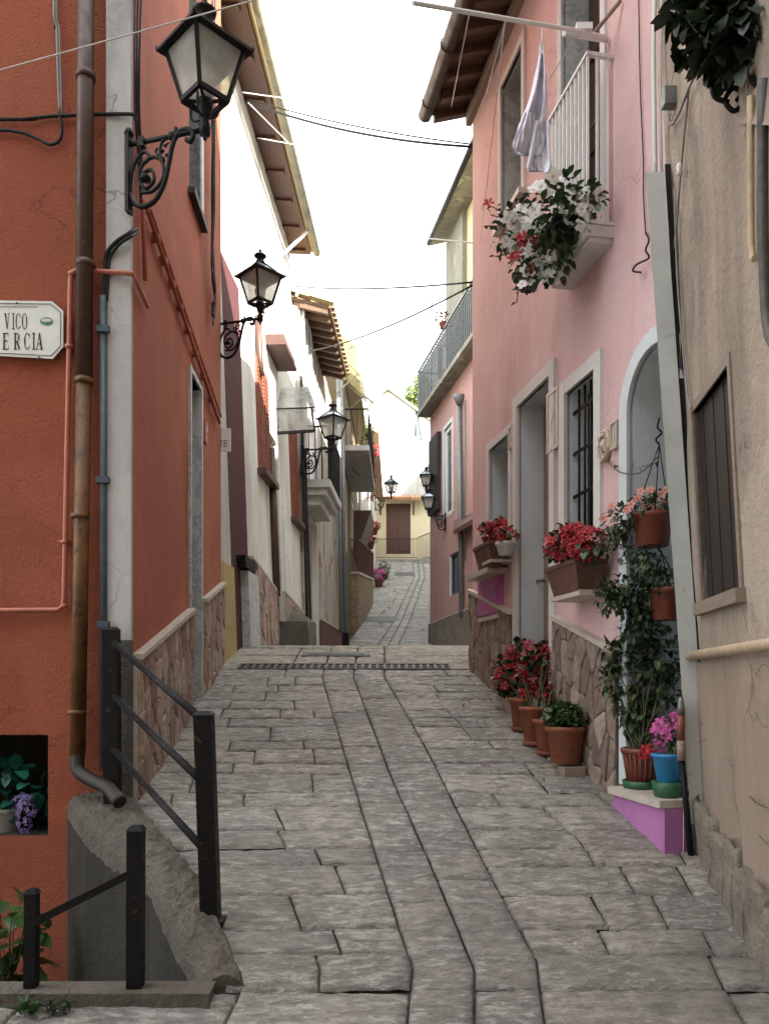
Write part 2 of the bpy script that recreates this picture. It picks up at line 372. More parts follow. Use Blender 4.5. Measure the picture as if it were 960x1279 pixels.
M['ochrepipe'] = painted('ochre_rusty_pipe', (.17, .075, .018), .55, 0, .45, (.06, .028, .014), 9, .55)
M['salmonpipe'] = painted('salmon_pipe', (.50, .17, .115), .5, 0, .2)
M['bluepipe'] = painted('slate_blue_conduit', (.075, .10, .125), .5, 0, .3, (.2, .2, .2), 12, .68)
M['creampipe'] = painted('cream_pipe', (.52, .40, .27), .6, 0, .25)
M['greypipe'] = painted('grey_pipe', (.22, .24, .25), .5, .2, .3)
M['whitepaint'] = painted('white_paint', (.74, .75, .74), .45, 0, .1, (.45, .42, .38), 12, .68)
M['trunking'] = painted('pale_green_trunking', (.62, .67, .66), .5, 0, .15, (.40, .32, .25), 5, .64)
M['oldiron'] = painted('dull_cast_iron', (.10, .098, .09), .6, .2, .4, (.06, .045, .035), 18, .6)
M['cable'] = painted('black_cable', (.022, .022, .023), .6)
M['cablewhite'] = painted('white_cable', (.62, .61, .58), .6)
M['cablegrey'] = painted('grey_cable', (.26, .24, .22), .6)
M['copper'] = painted('copper_gutter', (.09, .055, .04), .5, .3, .35, (.16, .12, .1), 6, .6)
M['tile'] = island('roof_tile', [(0., (.30, .12, .06)), (.4, (.40, .20, .11)), (.7, (.34, .23, .14)), (1., (.45, .28, .17))], .85, bs=.3)
M['tile_y'] = island('lichen_roof_tile', [(0., (.38, .28, .14)), (.5, (.46, .36, .19)), (1., (.33, .22, .12))], .85)
M['darkwood'] = wood('dark_shutter_wood', (.024, .016, .012), (.012, .009, .007))
M['rafter'] = wood('rafter_wood', (.13, .075, .042), (.08, .045, .026), 'x')
M['soffit'] = wood('reddish_soffit_wood', (.085, .032, .019), (.055, .022, .014), 'y')
M['doorwood'] = wood('brown_door_wood', (.115, .045, .026), (.085, .033, .02))
M['greywood'] = wood('weathered_sill_wood', (.28, .225, .18), (.19, .15, .12), 'y')
M['shutter_red'] = wood('brick_red_shutter', (.25, .078, .044), (.20, .06, .035))
M['brownsheet'] = painted('brown_sheet', (.085, .04, .03), .5, 0, .2)
M['terracotta'] = painted('terracotta', (.30, .098, .052), .75, 0, .3, (.36, .22, .16), 16, .66)
M['terradark'] = painted('dark_terracotta', (.22, .07, .042), .75, 0, .3, (.27, .15, .1), 14, .66)
M['brownplastic'] = painted('brown_planter', (.13, .062, .042), .6, 0, .3)
M['redplastic'] = painted('red_brown_plastic', (.20, .055, .035), .45, 0, .2)
M['greenplastic'] = painted('green_plastic', (.02, .10, .045), .45, 0, .2)
M['blueplastic'] = painted('blue_plastic', (.03, .23, .50), .4, 0, .15)
M['whiteplastic'] = painted('white_plastic', (.66, .68, .67), .4, 0, .1)
M['soil'] = plaster('soil', (.03, .022, .016), (.02, .015, .011), None, bs=1, bd=.02)
M['magenta'] = plaster('magenta_paint', (.46, .19, .43), (.40, .16, .37), (.28, .12, .25), bs=.5, streak=.8, peel=(.36, .31, .32), peel_at=.60)
M['magentabox'] = painted('magenta_cabinet', (.44, .125, .36), .5, 0, .12)
M['ceramic'] = painted('glazed_ceramic', (.58, .50, .38), .3, 0, .35, (.3, .17, .1), 28, .6)
M['ceramic_w'] = painted('white_ceramic', (.68, .65, .58), .3, 0, .2, (.4, .33, .2), 24, .62)
M['enamel'] = painted('white_enamel', (.72, .75, .71), .3, 0, .08, (.5, .5, .46), 8, .72)
M['black'] = painted('black_lettering', (.02, .022, .024), .5)
M['emblem'] = painted('green_blue_emblem', (.05, .25, .27), .4, 0, .5, (.12, .3, .1), 60, .52)
M['cloth'] = painted('white_cotton', (.75, .76, .86), .85, 0, .1)
M['leaf'] = island('leaf_mid', [(0., (.030, .072, .018)), (.5, (.045, .105, .026)), (1., (.07, .15, .04))], .45, .22)
M['leafdark'] = island('leaf_dark', [(0., (.012, .030, .012)), (.5, (.024, .058, .020)), (.85, (.05, .10, .035)), (1., (.09, .15, .05))], .4, .2)
M['leafshade'] = island('leaf_backlit', [(0., (.006, .014, .007)), (.6, (.011, .024, .010)), (1., (.022, .042, .016))], .45, .1)  # darker leaf copy, backlit shade put into the colour
M['leafolive'] = island('leaf_olive', [(0., (.035, .052, .025)), (.6, (.055, .08, .04)), (1., (.09, .12, .06))], .5, .2)
M['leafblue'] = island('leaf_emerald', [(0., (.01, .09, .06)), (.6, (.015, .14, .09)), (1., (.03, .2, .12))], .4, .2)
M['leafbright'] = island('leaf_bright', [(0., (.16, .24, .04)), (.6, (.24, .33, .07)), (1., (.32, .4, .12))], .5, .35)
M['bark'] = wood('bark', (.12, .09, .06), (.07, .05, .035))
M['stem'] = wood('stem', (.07, .075, .03), (.05, .05, .025))
M['petalred'] = island('red_petal', [(0., (.24, .003, .008)), (.6, (.36, .006, .012)), (1., (.47, .03, .04))], .55, .25, mott=.1)
M['petalpink'] = island('coral_pink_petal', [(0., (.50, .06, .08)), (.6, (.58, .11, .13)), (1., (.66, .22, .23))], .55, .25, mott=.1)
M['petalsalmon'] = island('salmon_petal', [(0., (.66, .25, .19)), (1., (.72, .36, .28))], .55, .25, mott=.1)
M['petalmagenta'] = island('magenta_petal', [(0., (.48, .06, .26)), (1., (.6, .16, .4))], .55, .25, mott=.1)
M['petalwhite'] = island('white_petal', [(0., (.78, .79, .78)), (1., (.82, .82, .8))], .55, .2, mott=.05)
M['petalpurple'] = island('violet_petal', [(0., (.12, .07, .26)), (.6, (.2, .13, .36)), (1., (.36, .3, .5))], .55, .2)
M['petalheart'] = island('yellow_heart', [(0., (.55, .38, .06)), (1., (.62, .45, .1))], .6, 0)
M['redheart'] = island('red_heart', [(0., (.4, .02, .02)), (1., (.45, .03, .03))], .6, 0)
M['awning'] = None
def glassmat(name, c, rough, alpha=None, transl=None):
    m, nt, b = newmat(name); b.inputs['Base Color'].default_value = c4(c); b.inputs['Roughness'].default_value = rough
    b.inputs['Specular IOR Level'].default_value = .7
    v = ocoords(nt)
    if transl is not None:
        tr = N(nt, 'ShaderNodeBsdfTranslucent'); 
        cc = mixc(nt, ramp(nt, noise_n(nt, v, 6, 5), [(.35, 0.), (.7, 1.)]), c, tuple(k * .6 for k in c))
        nt.links.new(cc, tr.inputs['Color']); nt.links.new(cc, b.inputs['Base Color'])
        mx = N(nt, 'ShaderNodeMixShader'); mx.inputs[0].default_value = transl
        nt.links.new(b.outputs[0], mx.inputs[1]); nt.links.new(tr.outputs[0], mx.inputs[2])
        src = mx.outputs[0]
        if alpha is not None:
            tp = N(nt, 'ShaderNodeBsdfTransparent'); m2 = N(nt, 'ShaderNodeMixShader'); m2.inputs[0].default_value = alpha
            nt.links.new(tp.outputs[0], m2.inputs[1]); nt.links.new(src, m2.inputs[2]); src = m2.outputs[0]
        nt.links.new(src, nt.nodes['Material Output'].inputs['Surface'])
    return m
M['lampglass'] = glassmat('frosted_lamp_glass', (.84, .85, .79), .25, .42, .65)
M['roofglass'] = glassmat('lamp_top_glass', (.30, .36, .42), .08)
M['pane'] = glassmat('dark_window_glass', (.012, .014, .015), .08)
M['clearsheet'] = glassmat('clear_plastic_sheet', (.55, .57, .56), .12, .45, .5)
M['yellowsheet'] = glassmat('yellow_corrugated_plastic', (.62, .55, .30), .4, .7, .6)
M['netting'] = glassmat('grey_green_netting', (.045, .056, .052), .8, .75, .25)

# ------------------------------------------------------------------ walls
class Wall:
    def __init__(s, A, B, N_hint, lean=0, zr=0):
        s.A = Vector((A[0], A[1], 0)); s.B = Vector((B[0], B[1], 0)); s.U = (s.B - s.A).normalized(); s.len = (s.B - s.A).length
        n = Vector((s.U.y, -s.U.x, 0)); s.N = n if n.dot(Vector((N_hint[0], N_hint[1], 0))) > 0 else -n
        s.lean = lean; s.zr = zr
    def P(s, u, n, z): return s.A + s.U * u + s.N * (n + s.lean * (z - s.zr)) + Vector((0, 0, z))
    def px(s, x, y, n=0):
        d = ray(x, y); W = s.N * s.lean + Vector((0, 0, 1)); O = s.A + s.N * (n - s.lean * s.zr)
        m = Matrix(((d.x, -s.U.x, -W.x), (d.y, -s.U.y, -W.y), (d.z, -s.U.z, -W.z)))
        t, u, z = m.inverted() @ O
        return u, z
    def at(s, x, y, n=0):
        u, z = s.px(x, y, n); return s.P(u, n, z)
    def rect(s, tl, tr, bl, br):
        a, b, c, d = s.px(*tl), s.px(*tr), s.px(*bl), s.px(*br)
        L, Rr = (a[0] + c[0]) / 2, (b[0] + d[0]) / 2; T, Bm = (a[1] + b[1]) / 2, (c[1] + d[1]) / 2
        return min(L, Rr), max(L, Rr), Bm, T
def subdiv(vals, step):
    vals = sorted(set(round(v, 5) for v in vals)); out = []
    for a, b in zip(vals, vals[1:]):
        k = max(1, int(math.ceil((b - a) / step)))
        out += [a + (b - a) * i / k for i in range(k)]
    return out + [vals[-1]]
def facade(mb, W, u0, u1, z0, z1, ops=(), depth=.25, step=.3, amp=.01, mi=0, mr=1, n=0):
    us = subdiv([u0, u1] + [q for o in ops for q in o[:2]], step); zs = subdiv([z0, z1] + [q for o in ops for q in o[2:4]], step)
    us = [u for u in us if u0 - 1e-4 <= u <= u1 + 1e-4]; zs = [z for z in zs if z0 - 1e-4 <= z <= z1 + 1e-4]
    b = len(mb.v); nz = len(zs)
    for u in us:
        for z in zs:
            p = W.P(u, n, z); k = amp * (noise.noise(p * 1.1) + .5 * noise.noise(p * 3.1))
            if any(o[0] - 1e-3 <= u <= o[1] + 1e-3 and o[2] - 1e-3 <= z <= o[3] + 1e-3 for o in ops) or u in (us[0], us[-1]): k = 0
            mb.v.append(p + W.N * k)
    for i in range(len(us) - 1):
        for j in range(nz - 1):
            cu, cz = (us[i] + us[i + 1]) / 2, (zs[j] + zs[j + 1]) / 2
            if any(o[0] < cu < o[1] and o[2] < cz < o[3] for o in ops): continue
            mb.f.append((b + i * nz + j, b + (i + 1) * nz + j, b + (i + 1) * nz + j + 1, b + i * nz + j + 1)); mb.m.append(mi); mb.sm.append(True)
    for o in ops:
        a0, a1, c0, c1 = o[:4]; d = o[4] if len(o) > 4 else depth; rm = o[5] if len(o) > 5 else mr
        if len(o) < 7: mb.face([W.P(a0, n, c0), W.P(a0, n, c1), W.P(a0, n - d, c1), W.P(a0, n - d, c0)], rm)
        mb.face([W.P(a1, n, c0), W.P(a1, n - d, c0), W.P(a1, n - d, c1), W.P(a1, n, c1)], rm)
        mb.face([W.P(a0, n, c1), W.P(a1, n, c1), W.P(a1, n - d, c1), W.P(a0, n - d, c1)], rm)
        mb.face([W.P(a0, n, c0), W.P(a0, n - d, c0), W.P(a1, n - d, c0), W.P(a1, n, c0)], rm)
def shell(mb, W, u0, u1, z0, z1, D, mi=0, top=True, ends=(True, True), back=True):
    P = W.P
    if ends[0]: mb.face([P(u0, 0, z0), P(u0, 0, z1), P(u0, -D, z1), P(u0, -D, z0)], mi)
    if ends[1]: mb.face([P(u1, 0, z0), P(u1, -D, z0), P(u1, -D, z1), P(u1, 0, z1)], mi)
    if back: mb.face([P(u0, -D, z0), P(u1, -D, z0), P(u1, -D, z1), P(u0, -D, z1)], mi)
    if top: mb.face([P(u0, 0, z1), P(u1, 0, z1), P(u1, -D, z1), P(u0, -D, z1)], mi)
def ring(mb, W, o, w, n0, n1, mi=0, bottom=False, sides=True):
    a0, a1, c0, c1 = o[:4]
    mb.wbox(W, a0 - w, a0, n0, n1, c0 - (w if bottom else 0), c1 + w, mi)
    mb.wbox(W, a1, a1 + w, n0, n1, c0 - (w if bottom else 0), c1 + w, mi)
    mb.wbox(W, a0, a1, n0, n1 - .002, c1, c1 + w, mi)
    if bottom: mb.wbox(W, a0, a1, n0, n1 - .002, c0 - w, c0, mi)
def window(bld, W, o, d, frame, fw=.05, cross=True, surround=None, sw=.12, sn=.025, sill=None, grille=None, pane='pane', nm='window'):
    a0, a1, c0, c1 = o[:4]
    f = MB()
    f.wbox(W, a0, a0 + fw, -d - .02, -d + .04, c0, c1); f.wbox(W, a1 - fw, a1, -d - .02, -d + .04, c0, c1)
    f.wbox(W, a0 + fw, a1 - fw, -d - .02, -d + .038, c1 - fw, c1); f.wbox(W, a0 + fw, a1 - fw, -d - .02, -d + .038, c0, c0 + fw)
    if cross:
        m = (a0 + a1) / 2; f.wbox(W, m - fw * .5, m + fw * .5, -d - .018, -d + .045, c0 + fw, c1 - fw)
    w = f.build(nm, frame, bld)
    p = MB(); p.wbox(W, a0 + fw * .5, a1 - fw * .5, -d - .012, -d + .004, c0 + fw * .5, c1 - fw * .5); p.build('pane', M[pane], w)
    if surround is not None:
        s = MB(); ring(s, W, o, sw, -.02, sn); s.build('surround', surround, w)
    if sill is not None:
        s = MB(); s.wbox(W, a0 - .08, a1 + .08, -d + .04, .07, c0 - .05, c0 - .003); s.build('sill', sill, w)
    if grille is not None:
        g = MB(); k = max(2, int((a1 - a0) / .11))
        for i in range(1, k + 1):
            u = a0 + (a1 - a0) * i / (k + 1); g.tube([W.P(u, -.05, c0), W.P(u, -.05, c1)], .009, 6)
        for t in (.12, .37, .63, .88):
            z = c0 + (c1 - c0) * t; g.wbox(W, a0, a1, -.055, -.045, z - .012, z + .012)
        g.build('grille', grille, w)
    return w
def door(bld, W, o, d, mat, frame=None, fw=.07, nm='door', leaves=2, handle=True):
    a0, a1, c0, c1 = o[:4]; f = MB()
    lw = (a1 - a0) / leaves
    for k in range(leaves):
        u0, u1 = a0 + lw * k + .008, a0 + lw * (k + 1) - .008
        f.wbox(W, u0, u1, -d - .04, -d, c0 + .01, c1 - .01)
        for (t0, t1) in ((.06, .34), (.38, .64), (.68, .94)):
            z0, z1 = c0 + (c1 - c0) * t0, c0 + (c1 - c0) * t1
            f.wbox(W, u0 + lw * .16, u1 - lw * .16, -d - .001, -d + .018, z0, z1)
    dd = f.build(nm, mat, bld)
    if handle:
        h = MB(); u = a0 + (a1 - a0) * (.5 if leaves == 2 else .88) + .05; z = c0 + 1.0
        h.tube([W.P(u, -d, z), W.P(u, -d + .06, z), W.P(u + .09, -d + .06, z)], .011, 8); h.build('handle', M['iron_grey'], dd)
    return dd

# ------------------------------------------------------------------ paving
def LX(Y):
    return interp([(-8, -2.9), (3.2, -2.9), (3.205, -.60), (3.39, -.644), (3.99, -.92), (5.02, -1.575), (8.4, -1.716), (23, -1.03), (29, -.5), (42, -.6), (44, -1.2)], Y) - .04
def RX(Y):
    return interp([(-8, .6), (1, 1.3), (3.42, 1.62), (4.5, 1.76), (4.9, 1.56), (8.2, .93), (8.6, 1.6), (19, 2.1), (23, 1.33), (30, 1.7), (42, 2.9), (44, 4)], Y) + .05
SL, SM, SR = [], [], []
for px_, tab in ((((402, 845), (433, 950), (475, 1085), (515, 1205), (508, 1279)), SL), (((441, 845), (485, 960), (547, 1100), (593, 1210), (592, 1279)), SM), (((480, 845), (530, 930), (612, 1090), (670, 1197), (680, 1279)), SR)):
    for (x, y) in reversed(px_):
        p = gpx(x, y); tab.append((p.y, p.x))
SL = [(0, SL[0][1] - .05)] + SL + [(9.6, -.62), (14, -.45), (23, -.16), (36, 1.33), (42, 1.5)]
SM = [(0, SM[0][1] - .05)] + SM + [(9.6, -.31), (14, -.15), (23, .125), (36, 1.57), (42, 1.75)]
SR = [(0, SR[0][1] - .05)] + SR + [(9.6, 0), (14, .15), (23, .41), (36, 1.81), (42, 2.0)]
def slab(mb, fL, fR, fa, fb, gap=.007, mi=0, res=.05, drop=.02, rough=.006):
    """one paving stone: x from fL(Y) to fR(Y); y from fa(X) to fb(X)"""
    ym = (fa(0) + fb(0)) / 2; w = fR(ym) - fL(ym); h = fb(fL(ym)) - fa(fL(ym))
    if w < .03 or h < .03: return
    e = .007
    def params(L, gap=gap):
        k = max(2, int(L / res)); g = gap / L; ee = min(.2, (gap + e) / L)
        return [g] + [ee + (1 - 2 * ee) * i / k for i in range(k + 1)] + [1 - g]
    S, T = params(w), params(h, gap * 1.7); sd = rng.random() * 100
    tx, ty, dz = rng.uniform(-.005, .005), rng.uniform(-.006, .006), rng.uniform(-.003, .003)
    b = len(mb.v)
    for i, s in enumerate(S):
        for j, t in enumerate(T):
            X = fL(ym) + w * s
            for _ in range(2):
                Y = fa(X) + (fb(X) - fa(X)) * t; l, r = fL(Y), fR(Y); X = l + (r - l) * s
            edge = i in (0, len(S) - 1) or j in (0, len(T) - 1)
            near = i in (1, len(S) - 2) or j in (1, len(T) - 2)
            wob = .0018 * noise.noise(Vector((X * 9, Y * 9, sd)))
            z = zg(Y) + dz + tx * (s - .5) * 2 + ty * (t - .5) * 2 + rough * noise.noise(Vector((X * 14, Y * 18, sd))) + rough * .8 * noise.noise(Vector((X * 40, Y * 40, sd)))
            if near: z -= .002
            if edge: z -= drop
            mb.v.append(Vector((X + wob * (1 if edge or near else 0), Y + wob * (1 if edge or near else 0), z)))
    m = len(T)
    for i in range(len(S) - 1):
        for j in range(m - 1):
            mb.f.append((b + i * m + j, b + (i + 1) * m + j, b + (i + 1) * m + j + 1, b + i * m + j + 1)); mb.m.append(mi); mb.sm.append(True)
def rows(mb, Y0, Y1, dep, lo, hi, mi, mis, res, strip_len, gap=.004, drop=.018, rough=.006):
    # rows of stones either side of the central strip
    ys = [(Y0, 0.0)]; Y = Y0
    while Y < Y1 - dep * .8:
        Y += dep * rng.uniform(.75, 1.3); ys.append((Y, rng.uniform(-.03, .03)))
    ys[-1] = (Y1, 0.0)
    for side in (0, 1):
        for (a, ka), (b, kb) in zip(ys, ys[1:]):
            ka2, kb2 = (ka, kb) if side == 0 else (-ka * .7 , -kb * .7)
            fa = lambda X, a=a, k=ka2: a + k * X; fb = lambda X, b=b, k=kb2: b + k * X
            ym = (a + b) / 2
            if side == 0: L, Rr = LX, (lambda Y: interp(SL, Y))
            else: L, Rr = (lambda Y: interp(SR, Y)), RX
            tot = Rr(ym) - L(ym)
            cuts = [0.]
            while True:
                nx = cuts[-1] + rng.uniform(lo, hi) / tot
                if nx > 1 - lo * .6 / tot: break
                cuts.append(nx)
            cuts.append(1.)
            for c0, c1 in zip(cuts, cuts[1:]):
                s1, s2 = rng.uniform(-.02, .02), 0
                fL = lambda Y, c=c0: L(Y) + (Rr(Y) - L(Y)) * c
                fR = lambda Y, c=c1: L(Y) + (Rr(Y) - L(Y)) * c
                slab(mb, fL, fR, fa, fb, gap, mi, res, drop, rough)
    for A, B in ((SL, SM), (SM, SR)):
        Y = Y0
        while Y < Y1 - .05:
            nx = min(Y1, Y + rng.uniform(*strip_len)); nx = Y1 if Y1 - nx < .25 else nx
            slab(mb, lambda Y, A=A: interp(A, Y), lambda Y, B=B: interp(B, Y), lambda X, a=Y: a, lambda X, b=nx: b, gap, mis, res, drop, rough)
            Y = nx
st = MB()
rows(st, 1.6, 3.2, .30, .45, 1.0, 0, 1, .045, (.5, 1.0))
rows(st, 3.212, 8.18, .235, .26, .85, 0, 1, .04, (.45, 1.1))
rows(st, 8.42, 9.75, .45, .5, 1.2, 2, 2, .06, (.4, .6), .009)
rows(st, 9.75, 42, .42, .5, 1.1, 3, 3, .16, (.6, 1.2), .012, .02, .006)
# joint bed under the stones
ysb = subdiv([1.6, 3.2, 8.18, 8.42, 9.75, 14, 20, 23, 27, 42.5], .4)
for a, b in zip(ysb, ysb[1:]):
    a2, b2 = (a, b)
    la, lb = LX(a + 8e-3), LX(b - 1e-3)
    if 8.18 - 1e-3 <= a and b <= 8.42 + 1e-3: dz = .12
    else: dz = .028
    st.face([(la, a, zg(a) - dz), (RX(a), a, zg(a) - dz), (RX(b), b, zg(b) - dz), (lb, b, zg(b) - dz)], 4)
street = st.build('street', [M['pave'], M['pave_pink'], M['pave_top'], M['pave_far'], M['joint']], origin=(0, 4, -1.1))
tag(street, 'sloping stone paved street with a central double strip', kind='structure')
# wider ground below everything
g = MB()
xs = [-90, -40, -12, -6, -2.95, -.5, 1.5, 6, 12, 40, 90]
ys_ = [-40, -20, -6, 0, 1.6, 3.16, 5.2, 8.5, 9.6, 12, 16, 20, 23, 27, 34, 42, 60, 100, 140]
def gz(x, y):
    z = zg(y) - .18
    if x < -.4 and 1.6 < y < 5.3 : z = -2.6
    if x <= -2.9 and y <= 1.6: z = min(z, -2.6)
    return z
for i in range(len(xs) - 1):
    for j in range(len(ys_) - 1):
        g.face([(xs[a], ys_[b], gz(xs[a], ys_[b])) for a, b in ((i, j), (i + 1, j), (i + 1, j + 1), (i, j + 1))])
tag(g.build('ground', M['earth'], origin=(0, 0, -2)), 'bare earth of the hillside under the village', kind='structure')
# the near part of the lane behind / under the camera
q = MB(); 
for a, b in zip([-6, -3, 0], [-3, 0, 1.6]): q.face([(-2.9, a, zg(a) - .01), (1.6, a, zg(a) - .01), (1.6, b, zg(b) - .01), (-2.9, b, zg(b) - .01)])
tag(q.build('lane', M['pave'], origin=(0, -2, -1.7)), 'paved lane below the slope', kind='structure')

# kerb at the edge of the sunken area, pit floor
k = MB()
pts = [at(0, 1262, 3.17), at(60, 1252, 3.17), at(130, 1247, 3.18), at(200, 1243, 3.18), at(268, 1236, 3.19)]
xs = [-2.9, -2.2] + [p.x for p in pts]
for i, (a, b) in enumerate(zip(xs, xs[1:])):
    za, zb = zg(3.17) + .035 + .006 * noise.noise(Vector((a * 7, 0, 0))), zg(3.17) + .035 + .006 * noise.noise(Vector((b * 7, 0, 0)))
    k.hexa([(a, 3.10, -2.2), (b, 3.10, -2.2), (b, 3.23, -2.2), (a, 3.23, -2.2), (a, 3.09, za), (b, 3.09, zb), (b, 3.22, zb), (a, 3.22, za)])
tag(k.build('kerb', M['concrete']), 'worn stone kerb above the sunken area', kind='structure')
k = MB(); k.box(-7, -.75, 3.05, 5.02, -2.2, -1.95)
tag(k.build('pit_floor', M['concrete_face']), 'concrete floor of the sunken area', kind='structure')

# ------------------------------------------------------------------ retaining wall
t = MB(); inner = [(5.0, -1.98), (4.6, -1.72), (4.07, -1.20), (3.6, -.95), (3.24, -.74)]; outer = [(5.0, -1.57), (3.99, -.90), (3.39, -.625), (3.24, -.56)]
inn = sorted(inner); out = sorted(outer)
n = 110; rowsv = []
for i in range(n + 1):
    Y = 3.235 + (4.99 - 3.235) * i / n
    xi, xo = interp(inn, Y), interp(out, Y); z = zg(Y) + .05
    if Y < 3.5: z -= (3.5 - Y) * .12
    prof = [(xi, -2.2), (xi, -1.5), (xi, z - .14), (xi + .01, z - .05), (xi + .03, z - .01)]
    prof += [(xi + .03 + (xo - xi - .05) * k / 14, z + .02 * math.sin(k / 14 * math.pi)) for k in range(1, 15)] + [(xo, z - .03), (xo + .015, z - .16)]
    row = []
    for j, (x, zz) in enumerate(prof):
        a = .016 if j >= 2 else .008
        v = Vector((x * 6, Y * 6, zz * 6))
        row.append(Vector((x + a * noise.noise(v), Y, zz + (a * noise.noise(v * 1.7 + Vector((9, 0, 0))) + a * .9 * noise.noise(v * 4) + a * .8 * noise.noise(v * 9)) * (0 if j < 2 else 1))))
    rowsv.append(row)
for i in range(n):
    for j in range(len(rowsv[0]) - 1):
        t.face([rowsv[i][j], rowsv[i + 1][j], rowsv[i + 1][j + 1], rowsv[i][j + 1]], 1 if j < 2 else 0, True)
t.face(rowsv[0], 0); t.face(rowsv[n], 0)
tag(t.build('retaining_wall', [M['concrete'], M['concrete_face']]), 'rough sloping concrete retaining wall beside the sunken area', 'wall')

# ------------------------------------------------------------------ ORANGE HOUSE
OF = Wall((-6.5, 5.0), (-1.575, 5.0), (0, -1)); OS = Wall((-1.575, 5.0), (-1.716, 8.4), (1, 0))
oh = thing('orange_house', (-4, 6.5, -1.9), 'orange stucco house with the white corner strip and brown downpipe', 'house')
mb = MB()
niche = (OF.px(-70, 0)[0], OF.px(60, 0)[0], OF.px(0, 1044)[1], OF.px(0, 918)[1], .42, 3)
facade(mb, OF, 0, OF.len, -2.2, 9, [niche], step=.25, amp=.012)
mb.wbox(OF, niche[0], niche[1], -.44, -.42, niche[2], niche[3], 3)
dr = (OS.px(236.6, 456)[0], OS.px(249.3, 491)[0], -.32, 2.62, .26, 1)
uw = (OS.px(236, 234)[0], OS.px(250, 290)[0], 4.14, 6.0, .22, 1)
f2 = MB()
facade(f2, OS, 0, OS.len, -1.2, 9, [dr, uw], step=.25, amp=.010)
mb.face([OF.P(0, 0, -2.2), OF.P(0, 0, 9), OF.P(0, -3.4, 9), OF.P(0, -3.4, -2.2)], 0)
mb.face([(-6.5, 8.4, -2.2), (-1.717, 8.4, -2.2), (-1.717, 8.4, 9), (-6.5, 8.4, 9)], 0)
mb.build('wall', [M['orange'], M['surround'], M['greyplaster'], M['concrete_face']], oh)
f2.build('wall', [M['orange_side'], M['marble']], oh)
r = MB(); r.box(-7, -1.2, 4.5, 8.9, 9.0, 9.16); r.build('roof', M['tile'], oh)
door(oh, OS, dr, .26, M['darkwood'], leaves=1, handle=False)
s = MB(); s.wbox(OS, dr[1] - .002, dr[1] + .05, -.25, .022, dr[2], dr[3] + .04); s.wbox(OS, dr[0] - .04, dr[0], -.25, .022, dr[2], dr[3] + .04); s.wbox(OS, dr[0], dr[1] - .002, -.25, .02, dr[3], dr[3] + .04)
s.build('door_surround', M['marble'], oh)
w = window(oh, OS, uw, .2, M['whitepaint'], .05)
s = MB(); s.wbox(OS, uw[0] - .05, uw[1] + .06, -.18, .06, uw[2] - .05, uw[2]); s.build('sill', M['darkwood'], w)
s = MB(); s.wbox(OS, uw[1], uw[1] + .10, -.1, .015, uw[2], uw[3]); s.build('surround', M['marble'], w)
pl = MB(); zb = OF.px(0, 800)[1]
pl.box(-1.725, -1.572, 4.962, 5.0, zb, 9); pl.build('corner_strip', M['pilaster'], oh)
pl = MB(); pl.box(-1.71, -1.568, 4.955, 4.998, -.98, zb - .004); pl.build('corner_base', M['concrete'], oh)
# dado of the side wall: two lengths either side of the doorway
def dado(bld, W, u0, u1, t0, t1, mat, capmat, n=.04, cap=.035, capn=.065, zb=None, segs=8):
    d = MB(); c = MB()
    for i in range(segs):
        a, b = u0 + (u1 - u0) * i / segs, u0 + (u1 - u0) * (i + 1) / segs
        za, zb_ = t0 + (t1 - t0) * i / segs, t0 + (t1 - t0) * (i + 1) / segs
        ya, yb = W.P(a, 0, 0).y, W.P(b, 0, 0).y
        P = W.P
        d.hexa([P(a, -.02, zg(ya) - .25), P(b, -.02, zg(yb) - .25), P(b, n, zg(yb) - .25), P(a, n, zg(ya) - .25), P(a, -.02, za), P(b, -.02, zb_), P(b, n, zb_), P(a, n, za)])
        c.hexa([P(a, -.02, za + .001), P(b, -.02, zb_ + .001), P(b, capn, zb_ + .001), P(a, capn, za + .001), P(a, -.02, za + cap), P(b, -.02, zb_ + cap), P(b, capn, zb_ + cap), P(a, capn, za + cap)])
    o = d.build('dado', mat, bld); c.build('dado_cap', capmat, o)
    return o
def clip(poly, a, b, c):      # keep a*x+b*y<=c
    out = []
    for i in range(len(poly)):
        p, q = poly[i], poly[(i + 1) % len(poly)]; fp, fq = a * p[0] + b * p[1] - c, a * q[0] + b * q[1] - c
        if fp <= 0: out.append(p)
        if fp * fq < 0: t = fp / (fp - fq); out.append((p[0] + (q[0] - p[0]) * t, p[1] + (q[1] - p[1]) * t))
    return out
